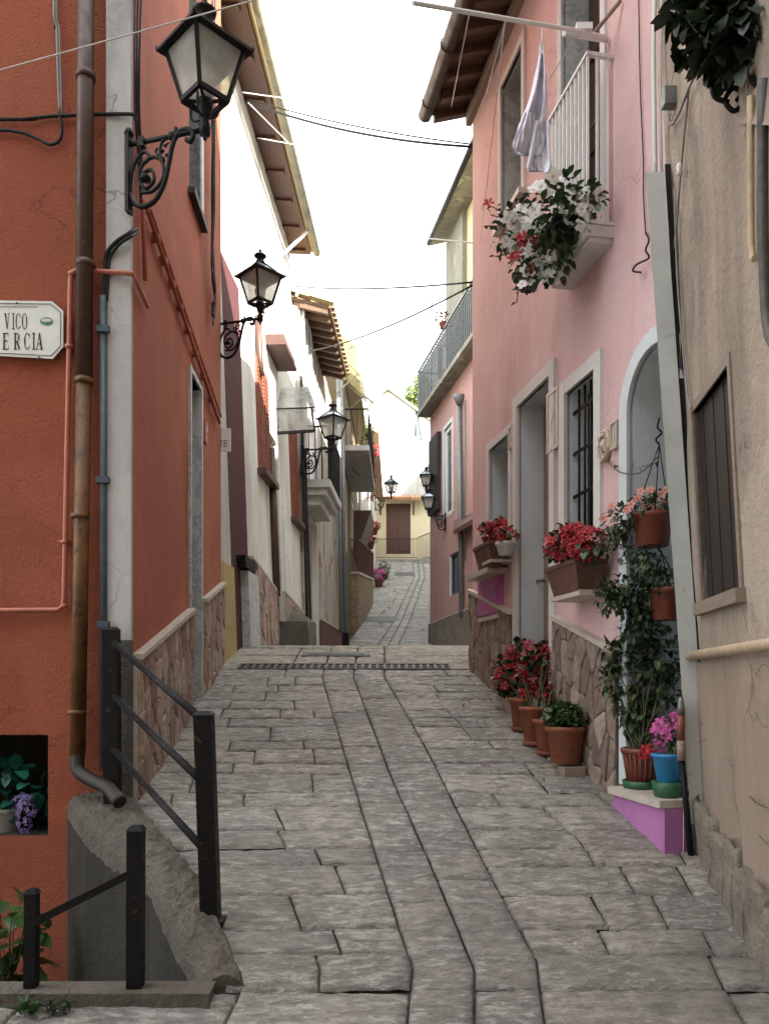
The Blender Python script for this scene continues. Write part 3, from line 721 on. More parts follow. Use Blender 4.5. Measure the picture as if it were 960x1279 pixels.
def cladding(W, quad, n0, cw, chh, gap, tmin, tmax):
    # quad: four (u,z) corners; separate irregular stones standing proud of the wall
    m = MB(); us = [q[0] for q in quad]; zs = [q[1] for q in quad]; asp = cw / chh
    pts = []
    for i in range(int((max(us) - min(us)) / cw) + 3):
        for j in range(int((max(zs) - min(zs)) / chh) + 3):
            pts.append((min(us) - cw + (i + rng.uniform(.05, .95)) * cw, min(zs) - chh + (j + (i % 2) * .5 + rng.uniform(.05, .95)) * chh))
    for p in pts:
        cell = [(p[0] - 3 * cw, p[1] - 3 * chh), (p[0] + 3 * cw, p[1] - 3 * chh), (p[0] + 3 * cw, p[1] + 3 * chh), (p[0] - 3 * cw, p[1] + 3 * chh)]
        for q in pts:
            if q is p or abs(q[0] - p[0]) > 3 * cw or abs(q[1] - p[1]) > 3 * chh: continue
            a, b = (q[0] - p[0]), (q[1] - p[1]) * asp * asp
            c = a * (p[0] + q[0]) / 2 + b * (p[1] + q[1]) / 2; L = math.hypot(a, b)
            cell = clip(cell, a, b, c - L * gap / 2)
            if len(cell) < 3: break
        for k in range(4):
            if len(cell) < 3: break
            p0, p1 = quad[k], quad[(k + 1) % 4]; ex, ez = p1[0] - p0[0], p1[1] - p0[1]; L = math.hypot(ex, ez)
            a, b = ez / L, -ex / L; cell = clip(cell, a, b, a * p0[0] + b * p0[1] - .004)
        if len(cell) < 3: continue
        cx, cz = sum(v[0] for v in cell) / len(cell), sum(v[1] for v in cell) / len(cell)
        area = abs(sum(cell[i][0] * cell[(i + 1) % len(cell)][1] - cell[(i + 1) % len(cell)][0] * cell[i][1] for i in range(len(cell)))) / 2
        if area < .0006: continue
        # chip the corners
        rc = []
        for i in range(len(cell)):
            a_, b_, c_ = cell[i - 1], cell[i], cell[(i + 1) % len(cell)]; t = rng.uniform(.05, .22)
            rc += [(b_[0] + (a_[0] - b_[0]) * t, b_[1] + (a_[1] - b_[1]) * t), (b_[0] + (c_[0] - b_[0]) * t, b_[1] + (c_[1] - b_[1]) * t)]
        th = rng.uniform(tmin, tmax); tu, tz = rng.uniform(-.04, .04), rng.uniform(-.04, .04)
        b0 = len(m.v); K = len(rc)
        for (sc_, h) in ((1., -.01), (1., th * .55), (.93, th)):
            for (u, z) in rc:
                uu, zz = cx + (u - cx) * sc_, cz + (z - cz) * sc_
                m.v.append(W.P(uu, n0 + h + ((uu - cx) * tu + (zz - cz) * tz if h > 0 else 0) + .004 * noise.noise(Vector((uu * 30, zz * 30, 1))), zz))
        m.v.append(W.P(cx, n0 + th + .003, cz))
        for r_ in (0, 1):
            for i in range(K): m.f.append((b0 + r_ * K + i, b0 + r_ * K + (i + 1) % K, b0 + (r_ + 1) * K + (i + 1) % K, b0 + (r_ + 1) * K + i)); m.m.append(0); m.sm.append(False)
        for i in range(K): m.f.append((b0 + 2 * K + i, b0 + 2 * K + (i + 1) % K, b0 + 3 * K)); m.m.append(0); m.sm.append(False)
    return m
_dado = dado
def dado(bld, W, u0, u1, t0, t1, mat, capmat, n=.04, cap=.035, capn=.065, clad=None):
    if clad is None: return _dado(bld, W, u0, u1, t0, t1, mat, capmat, n, cap, capn)
    o = _dado(bld, W, u0, u1, t0, t1, M['mortar_' + clad], capmat, n - .012, cap, capn)
    b0, b1 = zg(W.P(u0, 0, 0).y) - .12, zg(W.P(u1, 0, 0).y) - .12
    cw_, ch_ = (.14, .27) if clad == 'light' else (.105, .22)
    cladding(W, [(u0, b0), (u1, b1), (u1, t1), (u0, t0)], n - .012, cw_, ch_, .011 if clad == 'light' else .009, .008, .022).build('stones', M['stones_' + clad], o)
    return o
ud0, ud1 = dr[0] - .04, dr[1] + .05
zt = lambda u: .13 + (1.0 - .13) * u / OS.len
dado(oh, OS, .012, ud0 - .004, zt(0), zt(ud0), M['crazy_l'], M['travertine'], clad='light')
dado(oh, OS, ud1 + .004, OS.len, zt(ud1), zt(OS.len), M['crazy_l'], M['travertine'], clad='light')
# downpipe: dark brown above, ochre below, with collars and a shoe onto the retaining wall
dp = MB(); Yp = 4.925
p0, p1, p2 = at(108, -200, Yp), at(105, 470, Yp), at(97, 945, Yp)
dp.tube([p0, p1], .050, 14); 
for y in (95, 330):
    c = at(107, y, Yp); dp.lathe([(.05, -.02), (.059, -.018), (.059, .018), (.05, .02)], 14, c)
dpo = dp.build('downpipe', M['brownpipe'], oh)
dp = MB(); dp.tube([p1 + Vector((0, 0, .02)), p2], .046, 14)
for x, y in ((105, 476), (100, 645), (96, 890)): dp.lathe([(.046, -.016), (.056, -.014), (.056, .014), (.046, .016)], 14, at(x, y, Yp))
dp.build('lower_pipe', M['ochrepipe'], dpo)
dp = MB(); dp.tube([p2 + Vector((0, 0, .03)), at(98, 962, 4.9), at(115, 975, 4.85), at(135, 985, 4.78), at(150, 1003, 4.7)], .042, 12, sub=5); dp.build('shoe', M['darkwood'], dpo)
# salmon gas pipe
gp = MB(); Yg = 4.97; rr = .016
gp.tube([at(-800, 764, Yg), at(-60, 763, Yg), at(72, 762, Yg), at(79, 757, Yg), at(80, 745, Yg), at(88, 350, Yg), at(90, 340, Yg), at(97, 337, Yg), at(160, 341, 4.93), at(168, 342, 4.94)], rr, 10)
a = OS.px(166, 343, .03); bq = OS.px(185, 383, .03)
gp.tube([at(164, 341, 4.94), OS.at(168, 346, .03), OS.at(185, 383, .03)], rr * .9, 10)
for x, y in ((86, 433), (81, 677), (90, 342), (80, 757)): gp.lathe([(.016, -.012), (.024, -.01), (.024, .01), (.016, .012)], 10, at(x, y, Yg))
for x, y in ((86, 433), (81, 677)): gp.wbox(OF, at(x - 6, y, 5).x + 6.5, at(x + 7, y, 5).x + 6.5, 0, .03, at(x, y, 5).z - .008, at(x, y, 5).z + .008)
gp.build('gas_pipe', M['salmonpipe'], oh)
gp = MB(); gp.tube([OS.at(178, 250, .03), OS.at(181, 350, .03)], .014, 8); gp.tube([OS.at(183, 262, .035), OS.at(186, 268, .035), OS.at(274, 528, .035)], .016, 8)
gp.tube([OS.at(188, 262, .035), OS.at(276, 520, .035)], .010, 8)
for k in range(1, 9):
    x = 186 + 88 * k / 9; y = 268 + 260 * k / 9; c = OS.at(x, y, .03); gp.box(c.x - .03, c.x + .02, c.y - .03, c.y + .03, c.z - .022, c.z + .022)
gp.build('gas_pipe', M['orange_side'], oh)
# blue conduit at the corner
bc = MB(); Yb = 4.955
bc.tube([at(129, 370, Yb), at(129, 960, Yb)], .024, 10)
for y in (412, 600, 780): bc.box(at(122, y, Yb).x, at(137, y, Yb).x, Yb - .03, 5.0, at(0, y, Yb).z - .02, at(0, y, Yb).z + .02)
bc.build('conduit', M['bluepipe'], oh)
bc = MB(); bc.tube([at(129, 375, Yb), at(131, 345, Yb), at(133, 318, Yb), at(145, 302, 4.93), at(160, 292, 4.93), OS.at(170, 285, .02)], .013, 8, sub=4)
bc.tube([at(133, 375, Yb), at(135, 345, Yb), at(137, 322, Yb), at(149, 305, 4.93), at(162, 296, 4.93), OS.at(171, 290, .02)], .010, 8, sub=4)
bc.build('conduit_cable', M['cable'], oh)
# cables on the front wall
def cable(name, pts, r, mat, label, sub=8, n=6, cat='cable', group=None):
    c = MB(); c.tube(pts, r, n, sub=sub); o = c.build(name, mat)
    return tag(o, label, cat, group)
Yc = 4.98
cw = MB()
cw.tube([at(-800, 152, Yc), at(-40, 149, Yc), at(40, 147, Yc), at(75, 144, Yc), at(160, 142, 4.94), at(168, 146, 4.94), at(170, 152, 4.95)], .011, 7, sub=4)
cw.tube([at(-800, 158, Yc), at(-400, 161, Yc), at(-40, 162, Yc), at(20, 164, Yc), at(45, 172, Yc), at(62, 180, Yc), at(74, 175, Yc), at(77, 160, Yc), at(74, 142, Yc)], .010, 7, sub=5)
tag(cw.build('cable', M['cable']), 'black cables clipped across the orange wall under the upper conduit', 'cable')
cw = MB()
cw.tube([at(66, -700, Yc), at(67, -40, Yc), at(71, 35, Yc), at(73, 100, Yc), at(75, 140, Yc)], .009, 7, sub=4); cw.tube([at(70, -700, Yc), at(70, -40, Yc), at(74, 35, Yc), at(76, 100, Yc), at(77, 145, Yc)], .006, 7, sub=4)
tag(cw.build('cable', M['cablegrey']), 'thin grey cables running straight down the orange wall', 'cable')
cw = MB()
for dx in (0, 4, 8): cw.tube([OS.at(169 + dx, -20, .02), OS.at(168 + dx * .8, 60, .03), OS.at(169 + dx * .6, 140, .02), OS.at(173 + dx * .5, 200, .02), OS.at(176, 262, .02)], .007, 6, sub=5)
tag(cw.build('cable', M['cable']), 'loose black cables hanging beside the white corner strip', 'cable')
# lamp cable tangle at the far corner of the orange house
cw = MB()
for k in range(5):
    cw.tube([OS.at(266 + rng.uniform(-2, 3), y + rng.uniform(-6, 6), .03 + rng.uniform(0, .05)) for y in (-10, 120, 250, 330, 350, 370, 385, 400)], .008, 5, sub=4)
tag(cw.build('cable', M['cable']), 'tangle of dark cables at the far corner of the orange house', 'cable')
ip = MB(); c = OS.px(254, 540); ip.wbox(OS, c[0] - .05, c[0] + .05, 0, .03, c[1] - .1, c[1] + .1); ip.wbox(OS, c[0] - .03, c[0] + .03, .03, .036, c[1] + .0, c[1] + .06, 1)
tag(ip.build('doorbell', [M['salmonpipe'], M['surround']]), 'small pinkish bell plate on the orange side wall', 'doorbell')

# ------------------------------------------------------------------ street name plate
sg = thing('street_sign', at(0, 448, 4.97), 'white octagonal street name plate with black lettering on orange wall', 'sign')
x0, x1, y0, y1 = -75, 79, 376, 447
def oct_(n0): 
    pts = [(x0 + 10, y0 - 2), (65, y0), (79, y0 + 12), (79, y1 - 14), (66, y1 + 1), (x0 + 10, y1 - 6), (x0, y1 - 18), (x0, y0 + 12)]
    return [at(x, y, n0) for x, y in pts]
mb = MB(); A_, B_ = oct_(4.955), oct_(4.985)
mb.face(A_); mb.face(list(reversed(B_)))
for i in range(8): mb.face([A_[i], B_[i], B_[(i + 1) % 8], A_[(i + 1) % 8]])
mb.build('plate', M['enamel'], sg)
Ys = 4.952
def P2(x, y): return at(x, y, Ys)
bl = MB()
bp = [(x0 + 12, y0 + 2), (63.5, y0 + 3.5), (75.5, y0 + 14), (75.5, y1 - 15), (64, y1 - 3), (x0 + 12, y1 - 9)]
for a, b in zip(bp, bp[1:]): bl.bar(P2(*a), P2(*b), .0035, .0015, up=(0, 1, 0))
bl.build('border_line', M['black'], sg)
def letter(mb, ch, x, y, w, h):
    """condensed serif capital in a box (x,y top-left, photo pixels)"""
    def q(a, b, c, d): mb.face([P2(x + w * p[0], y + h * p[1]) for p in (a, b, c, d)])
    def stem(cx, t=.2, a=0., b=1.): q((cx - t / 2, a), (cx + t / 2, a), (cx + t / 2, b), (cx - t / 2, b))
    def hb(a, b, yy, t=.06): q((a, yy - t / 2), (b, yy - t / 2), (b, yy + t / 2), (a, yy + t / 2))
    def arc(cx, cy, rx, ry, a0, a1, thick=.2, thin=.06, n=18):
        pr = None
        for i in range(n + 1):
            a = a0 + (a1 - a0) * i / n; ca, sa = math.cos(a), math.sin(a); tk = thin + (thick - thin) * abs(ca) ** 1.5
            po, pi = (cx + rx * ca, cy + ry * sa), (cx + (rx - tk) * ca, cy + (ry - .055) * sa)
            if pr: q(pr[0], po, pi, pr[1])
            pr = (po, pi)
    if ch == 'I': stem(.5, .3); hb(.15, .85, .03); hb(.15, .85, .97)
    elif ch == 'V':
        q((.08, 0), (.34, 0), (.6, 1), (.48, 1)); q((.84, 0), (.92, 0), (.6, 1), (.5, .94)); hb(0, .42, .03); hb(.72, 1, .03)
    elif ch == 'C': arc(.52, .5, .46, .5, R(42), R(318)); stem(.9, .06, .05, .3); stem(.9, .05, .75, .9)
    elif ch == 'O': arc(.5, .5, .48, .5, 0, R(360))
    elif ch == 'E':
        stem(.25, .22); hb(.05, .9, .03); hb(.3, .7, .48); hb(.05, .95, .97); stem(.88, .06, .03, .25); stem(.92, .06, .75, .97); stem(.7, .05, .38, .58)
    elif ch == 'R':
        stem(.22, .22); hb(.02, .5, .03); hb(.02, .45, .97); hb(.3, .5, .52); arc(.45, .27, .42, .27, R(-90), R(90), .2, .06); q((.42, .52), (.62, .52), (1.0, 1), (.76, 1))
    elif ch == 'A':
        q((.46, 0), (.56, 0), (.16, 1), (.06, 1)); q((.44, 0), (.58, 0), (.96, 1), (.7, 1)); hb(.22, .75, .66); hb(-.04, .28, .97); hb(.62, 1.04, .97)
lt = MB()
for ch, x in (('V', 5), ('I', 14.5), ('C', 19), ('O', 27)): letter(lt, ch, x, 391, 7.0 if ch != 'I' else 4, 20)
for ch, x in (('E', 3), ('R', 17), ('C', 29.5), ('I', 39.5), ('A', 45)): letter(lt, ch, x, 415.5, 8.2 if ch != 'I' else 5, 21)
lt.build('lettering', M['black'], sg)
ms = MB(); x = -10
while x < 46:
    w = rng.uniform(.5, 1.1); ms.face([P2(x, 381.8), P2(x + w, 381.8), P2(x + w, 383.6), P2(x, 383.6)]); x += w + .45
ms.build('small_print', M['cablegrey'], sg)
em = MB(); em.face([P2(58 + 8 * math.cos(a), 401 + 5 * math.sin(a)) for a in [i * math.pi / 10 for i in range(20)]])
eo = em.build('emblem', M['emblem'], sg)
em = MB()
em.face([at(58 + 6.5 * math.cos(a), 399.8 + 2.2 * math.sin(a), Ys - .002) for a in [i * math.pi / 8 for i in range(16)]]); em.build('emblem_band', M['bluewhite'], eo)
scw = MB()
for x, y in ((21, 378.5), (49, 446)): scw.lathe([(.006, 0), (.006, .004)], 8, at(x, y, 4.95))
scw.build('screw', M['iron'], sg)

# ------------------------------------------------------------------ street lamps
def make_lamp(label):
    L = thing('street_lamp', (0, 0, 0), label, 'street lamp', 'wall lanterns along the street')
    z3 = Vector((0, 0, 0))
    m = MB(); m.box(0, .022, -.028, .028, -.40, .05); m.lathe([(.02, 0), (.03, .01), (.02, .04), (.005, .05)], 10, (.011, 0, .05))
    for z in (-.37, -.2, .02): m.lathe([(.009, -.006), (.009, .006)], 8, (.024, 0, z))
    m.build('back_plate', M['iron_green'], L)
    m = MB(); m.tube([(.02, 0, -.0), (.25, 0, .0), (.5, 0, .0)], .0135, 10); m.lathe([(.014, -.02), (.02, -.015), (.02, .015), (.014, .02)], 10, (.29, 0, 0)); m.box(.08, .115, -.02, .02, -.03, .024)
    m.build('arm', M['iron_green'], L)
    k = .00172; cv = lambda pts: [((x - 460) * k, 0, (530 - y) * k) for x, y in pts]
    m = MB()
    m.tube(cv([(466, 690), (485, 728), (520, 748), (565, 735), (600, 685), (618, 620), (632, 560), (655, 523), (690, 518), (709, 540), (698, 560), (682, 550)]), .0145, 8, sub=5)
    m.tube(cv([(470, 700), (480, 620), (505, 575), (530, 565), (545, 585), (530, 600)]), .011, 8, sub=5)
    m.tube(cv([(512, 700), (560, 700), (598, 660), (590, 605), (552, 588), (515, 612), (506, 655), (530, 688), (562, 668), (555, 632), (527, 634), (530, 660), (542, 658)]), .011, 8, sub=5)
    m.tube(cv([(600, 610), (585, 580), (592, 545), (612, 530)]), .009, 7, sub=4)
    m.tube(cv([(600, 600), (570, 575), (575, 560)]), .008, 7, sub=4)
    m.tube(cv([(632, 560), (640, 525), (645, 505)]), .012, 7); m.tube(cv([(512, 570), (515, 540), (515, 520)]), .012, 7)
    for (x, y, a) in ((600, 560, .5), (596, 575, 2.4), (606, 590, .1), (575, 712, -1.2), (480, 735, 2.5)):
        c = Vector(((x - 460) * k, 0, (530 - y) * k)); d = Vector((math.cos(a), 0, math.sin(a)))
        m.tube([c, c + d * .02, c + d * .042], [.012, .002], 6)
    m.lathe([(.004, -.02), (.03, -.012), (.034, 0), (.03, .012), (.004, .02)], 12, ((530 - 460) * k, 0, (530 - 655) * k))
    m.build('scroll', M['iron_green'], L)
    m = MB(); c = (.5, 0, 0)
    m.lathe([(.004, -.065), (.012, -.055), (.006, -.04), (.03, -.03), (.032, .03), (.02, .045), (.03, .065), (.042, .12), (.048, .158), (.02, .162)], 14, c)
    for s_ in (1, -1):
        m.tube([(.5, s_ * .03, .055), (.5, s_ * .075, .06), (.5, s_ * .088, .10), (.5, s_ * .085, .156)], .0055, 6, sub=4)
        m.tube([(.5 + s_ * .03, 0, .055), (.5 + s_ * .075, 0, .06), (.5 + s_ * .088, 0, .10), (.5 + s_ * .085, 0, .156)], .0055, 6, sub=4)
    m.build('neck', M['iron_green'], L)
    zb, zt, rb, rt = .165, .445, .13, .22
    cor = [(math.cos(a), math.sin(a)) for a in (.28, .28 + math.pi / 2, .28 + math.pi, .28 + 3 * math.pi / 2)]
    V = lambda j, r, z: Vector((.5 + cor[j % 4][0] * r, cor[j % 4][1] * r, z))
    m = MB()
    for j in range(4):
        m.bar(V(j, rb, zb), V(j, rt, zt), .022, .022)
        m.bar(V(j, rb, zb), V(j + 1, rb, zb), .022, .026)
        m.bar(V(j, rb * .98, zb), V(j + 2, rb * .3, zb - .012), .014, .014)
        # brim
        m.hexa([V(j, rt - .03, zt), V(j + 1, rt - .03, zt), V(j + 1, rt + .055, zt - .004), V(j, rt + .055, zt - .004),
                V(j, rt - .03, zt + .022), V(j + 1, rt - .03, zt + .022), V(j + 1, rt + .055, zt + .012), V(j, rt + .055, zt + .012)])
        m.tube([V(j, rt + .05, zt), V(j, rt + .055, zt + .035)], [.009, .003], 6)
    m.build('frame', M['iron_green'], L)
    m = MB()
    for j in range(4): 
        a, b, c_, d_ = V(j, rb - .004, zb + .01), V(j + 1, rb - .004, zb + .01), V(j + 1, rt - .006, zt - .004), V(j, rt - .006, zt - .004)
        nn = (b - a).cross(d_ - a).normalized() * .004
        m.hexa([a, b, b - nn, a - nn, d_, c_, c_ - nn, d_ - nn])
    m.build('glass', M['lampglass'], L)
    m = MB(); zr0, zr1, r0, r1 = zt + .02, zt + .125, rt - .005, .075
    for j in range(4):
        m.bar(V(j, r0, zr0), V(j, r1, zr1), .018, .014); m.bar(V(j, r1, zr1), V(j + 1, r1, zr1), .014, .018)
    m.lathe([(.078, 0), (.05, .018), (.045, .03), (.05, .04), (.034, .05), (.03, .075), (.062, .085), (.068, .098), (.05, .115), (.02, .128), (.012, .14), (.018, .155), (.004, .175)], 14, (.5, 0, zr1))
    m.build('roof', M['iron_green'], L)
    m = MB()
    for j in range(4): 
        a, b, c_, d_ = V(j, r0 - .004, zr0), V(j + 1, r0 - .004, zr0), V(j + 1, r1 - .002, zr1), V(j, r1 - .002, zr1)
        nn = (b - a).cross(d_ - a).normalized() * .004
        m.hexa([a, b, b - nn, a - nn, d_, c_, c_ - nn, d_ - nn])
    m.build('roof_glass', M['roofglass'], L)
    m = MB(); m.lathe([(.03, 0), (.034, .05), (.055, .09), (.06, .13), (.045, .18), (.01, .2)], 14, (.5, 0, .17)); m.build('bulb', M['whiteplastic'], L)
    return L
lamp0 = make_lamp('large black wall lantern at the corner of the orange house, nearest lamp')
def put_lamp(o, wallp, tip, sc_=1.0, label=None):
    wallp, tip = Vector(wallp), Vector(tip); d = tip - wallp
    o.location = wallp; o.rotation_euler = (0, -math.atan2(d.z, math.hypot(d.x, d.y)) * 0, math.atan2(d.y, d.x)); o.scale = (sc_,) * 3
    if label: o['label'] = label
lamps = [
    (at(159, 181, 4.95), at(262, 160, 4.80), 1.06, None),
    (at(272, 405, 8.40), at(327, 405, 8.26), .97, 'black wall lantern with white glass at the far end of the orange house'),
    (at(376, 562, 14.3), at(422, 562, 14.2), 1.15, 'black wall lantern beside the grey peeling house balcony'),
    (at(468, 622, 24), at(487, 622, 24), .98, 'tiny lantern on the planted house before the far yellow facade'),
    (at(556, 645, 21.2), at(534, 645, 21.0), .98, 'lower of the two lanterns on the salmon house'),
    (at(552, 616, 22.4), at(531, 616, 22.2), .98, 'upper of the two lanterns on the salmon house'),
]
copies = [lamp0] + [copy_tree(lamp0) for _ in lamps[1:]]
for o, (a, b, s_, lab) in zip(copies, lamps): put_lamp(o, a, b, s_, lab)

# "TE" plate sticking out at the end of the orange house
tp = thing('shop_sign', at(279, 565, 8.42), 'small white projecting plate reading TE by the oxblood band', 'sign')
m = MB(); a, b = at(270, 564, 8.42), at(288, 535, 8.42); m.box(a.x, b.x, 8.41, 8.43, a.z, b.z); m.build('plate', M['enamel'], tp)
m = MB(); 
def seg(x0_, y0_, x1_, y1_): m.bar(at(x0_, y0_, 8.405), at(x1_, y1_, 8.405), .008, .003, up=(0, 1, 0))
seg(273, 550, 278.5, 550); seg(275.8, 550, 275.8, 557.5); seg(280, 550, 280, 557.5); seg(280, 550, 284, 550); seg(280, 553.6, 283.5, 553.6); seg(280, 557.5, 284, 557.5)
m.build('lettering', M['cablegrey'], tp)

# ------------------------------------------------------------------ RAILINGS
rl = thing('railing', gpx(268, 1150), 'tall black iron railing with three rails at the orange house corner', 'railing')
def gpost(m, x_t, y_t, x_b, Yp, w, zb=None, cap=True):
    tp_ = at(x_t, y_t, Yp); bz = zg(Yp) - .05 if zb is None else zb
    bt = Vector(((x_b - CX) / F * Yp, Yp, bz)); h = w / 2
    e2 = h + .022; b2 = bt + Vector((0, 0, .062)); m.box(b2.x - e2, b2.x + e2, b2.y - e2, b2.y + e2, b2.z - .03, b2.z)
    m.hexa([bt + Vector(q) for q in ((-h, -h, 0), (h, -h, 0), (h, h, 0), (-h, h, 0))] + [tp_ + Vector(q) for q in ((-h, -h, 0), (h, -h, 0), (h, h, 0), (-h, h, 0))])
    if cap:
        t2 = tp_ + Vector((0, 0, .018)); e = .004
        m.hexa([tp_ + Vector(q) for q in ((-h - e, -h - e, 0), (h + e, -h - e, 0), (h + e, h + e, 0), (-h - e, h + e, 0))] + [t2 + Vector(q) for q in ((-h * .7, -h * .7, 0), (h * .7, -h * .7, 0), (h * .7, h * .7, 0), (-h * .7, h * .7, 0))])
m = MB(); gpost(m, 254.5, 893, 264, 3.71, .082); m.build('post', M['iron'], rl)
m = MB(); gpost(m, 139, 787, 141, 4.86, .085, -.95); m.build('post', M['iron'], rl)
for (xa, ya, xb, yb) in ((142, 803, 250, 897), (142, 870, 252, 976), (142, 937, 255, 1062)):
    m = MB(); m.tube([at(xa, ya, 4.83), at(xb, yb, 3.73)], .019, 10); m.build('rail', M['iron'], rl)
rl = thing('railing', at(170, 1243, 3.16), 'low black iron handrail on two posts above the sunken area', 'railing')
m = MB(); gpost(m, 170, 1037, 169, 3.16, .058, zg(3.16) - .03); m.build('post', M['iron'], rl)
m = MB(); gpost(m, 40, 1116, 39, 3.16, .045, zg(3.16) - .03); m.build('post', M['iron'], rl)
m = MB(); m.bar(at(168, 1089, 3.15), at(42, 1153, 3.15), .03, .03); m.build('rail', M['iron'], rl)

# ------------------------------------------------------------------ plants
def rnd_dir(up=.2):
    while True:
        v = Vector((rng.uniform(-1, 1), rng.uniform(-1, 1), rng.uniform(-1, 1)))
        if .1 < v.length < 1: break
    v.z += up; return v.normalized()
def in_blob(bb, surf=.5):
    c, r = bb; d = rnd_dir(0); k = rng.random() ** surf
    return Vector((c[0] + d.x * r[0] * k, c[1] + d.y * r[1] * k, c[2] + d.z * r[2] * k)), d
def foliage(blobs, n, L, w, mi=0, droop=0., mb=None, curl=.25):
    m = mb or MB(); tot = sum(b[1][0] * b[1][1] * b[1][2] for b in blobs) ** 1
    wts = [(b[1][0] * b[1][1] * b[1][2]) ** .75 for b in blobs]; S = sum(wts)
    for b, wt in zip(blobs, wts):
        for _ in range(max(1, int(n * wt / S))):
            p, d = in_blob(b, .45); dd = (d + rnd_dir(.1) * .9 + Vector((0, 0, -droop))).normalized()
            s_ = rng.uniform(.6, 1.25); m.leaf(p, dd, L * s_, w * s_, mi, curl)
    return m
def flowers(blobs, n, rad, mi=0, petals=5, cmi=None, cup=.3, mb=None, face=(-.3, -1, .4), w=.75):
    m = mb or MB(); wts = [(b[1][0] * b[1][1] * b[1][2]) ** .7 for b in blobs]; S = sum(wts)
    for b, wt in zip(blobs, wts):
        for _ in range(max(1, int(round(n * wt / S)))):
            for _t in range(8):
                p, d = in_blob(b, .12)
                if d.dot(Vector(face)) > -.1: break
            m.flower(p, (d * .8 + Vector(face).normalized() * .7 + rnd_dir(0) * .3), rad * rng.uniform(.75, 1.2), mi, petals, cmi, cup, w)
    return m
def stems(root, blobs, n, r, mi=0, mb=None):
    m = mb or MB(); root = Vector(root)
    for _ in range(n):
        b = rng.choice(blobs); p, d = in_blob(b, .6); mid = root.lerp(p, .5) + rnd_dir(0) * (p - root).length * .12
        m.tube([root + Vector((rng.uniform(-.03, .03), rng.uniform(-.03, .03), 0)), mid, p], [r, r * .35], 5, sub=4)
    return m
def pot(r0, r1, h, mat, parent, c, rim=.03, soil=True, ribs=0, nm='pot'):
    m = MB(); c = Vector(c)
    prof = [(r0 * .9, 0), (r0, .004), (r1 * .96, h - rim), (r1 * 1.07, h - rim + .003), (r1 * 1.09, h - rim * .4), (r1 * 1.08, h), (r1 * .96, h + .002), (r1 * .93, h - .03)]
    m.lathe(prof, 28, c)
    if ribs:
        for k in range(ribs):
            a = 2 * math.pi * k / ribs; e = Vector((math.cos(a), math.sin(a), 0))
            m.tube([c + e * r0 * 1.0 + Vector((0, 0, .02)), c + e * r1 * .97 + Vector((0, 0, h - rim))], .006, 5)
    p = m.build(nm, mat, parent)
    if soil:
        s_ = MB(); s_.lathe([(r1 * .92, h - .035), (r1 * .9, h - .028)], 20, c); s_.build('soil', M['soil'], p)
    return p
def boxpot(W_, u0, u1, n0, n1, z0, z1, mat, parent, taper=.04, nm='planter'):
    m = MB(); P = W_.P
    m.hexa([P(u0 + taper, n0 + taper, z0), P(u1 - taper, n0 + taper, z0), P(u1 - taper, n1 - taper, z0), P(u0 + taper, n1 - taper, z0), P(u0, n0, z1 - .03), P(u1, n0, z1 - .03), P(u1, n1, z1 - .03), P(u0, n1, z1 - .03)])
    e = .008
    m.hexa([P(u0 - e, n0 - e, z1 - .029), P(u1 + e, n0 - e, z1 - .029), P(u1 + e, n1 + e, z1 - .029), P(u0 - e, n1 + e, z1 - .029), P(u0 - e, n0 - e, z1), P(u1 + e, n0 - e, z1), P(u1 + e, n1 + e, z1), P(u0 - e, n1 + e, z1)])
    return m.build(nm, mat, parent)

# plants in the niche of the orange house
c = at(6, 1042, 5.17)
nf = thing('flower_pot', c, 'white pot with emerald leaves and violet trailing flowers in the wall niche', 'potted plant')
pot(.075, .10, .17, M['whiteplastic'], nf, c)
bb = [((c.x + .02, c.y, c.z + .27), (.16, .12, .13)), ((c.x + .2, c.y - .02, c.z + .30), (.12, .08, .09)), ((c.x + .06, c.y - .05, c.z + .38), (.10, .08, .09))]
foliage(bb, 90, .11, .08).build('leaves', M['leafblue'], nf)
bb2 = [((c.x + .19, c.y - .12, c.z + .14), (.06, .05, .13)), ((c.x + .15, c.y - .08, c.z + .22), (.07, .05, .05))]
flowers(bb2, 110, .016, petals=4).build('blossoms', M['petalpurple'], nf)
stems((c.x, c.y, c.z + .16), bb + bb2, 14, .005).build('stem', M['stem'], nf)
# plant standing low in the sunken area
c = Vector(at(12, 1240, 4.6)); c.z = -1.945
nf = thing('flower_pot', c, 'large leaved green plant standing in the sunken area below the niche', 'potted plant')
pot(.10, .13, .2, M['terradark'], nf, c)
bb = [((c.x - .05, c.y, c.z + .42), (.17, .15, .2)), ((c.x + .04, c.y, c.z + .6), (.1, .1, .1)), ((c.x - .02, c.y, c.z + .25), (.2, .14, .1))]
foliage(bb, 60, .16, .12).build('leaves', M['leaf'], nf); stems((c.x, c.y, c.z + .19), bb, 9, .007).build('stem', M['stem'], nf)
# weeds at the kerb
for (x, y, lab, mt) in ((38, 1277, 'dark green weed growing at the foot of the handrail post', 'leaf'), (72, 1277, 'yellowish grass tuft growing at the kerb', 'leafolive')):
    p = at(x, y, 3.04); m = MB(); p.z = zg(3.04)
    for _ in range(34): 
        d = rnd_dir(1.0); m.leaf(p + Vector((rng.uniform(-.04, .04), rng.uniform(-.02, .02), 0)), d, rng.uniform(.03, .085), .012 if mt == 'leafolive' else .02, 0, .3)
    tag(m.build('weed', M[mt], origin=p), lab, 'weed')

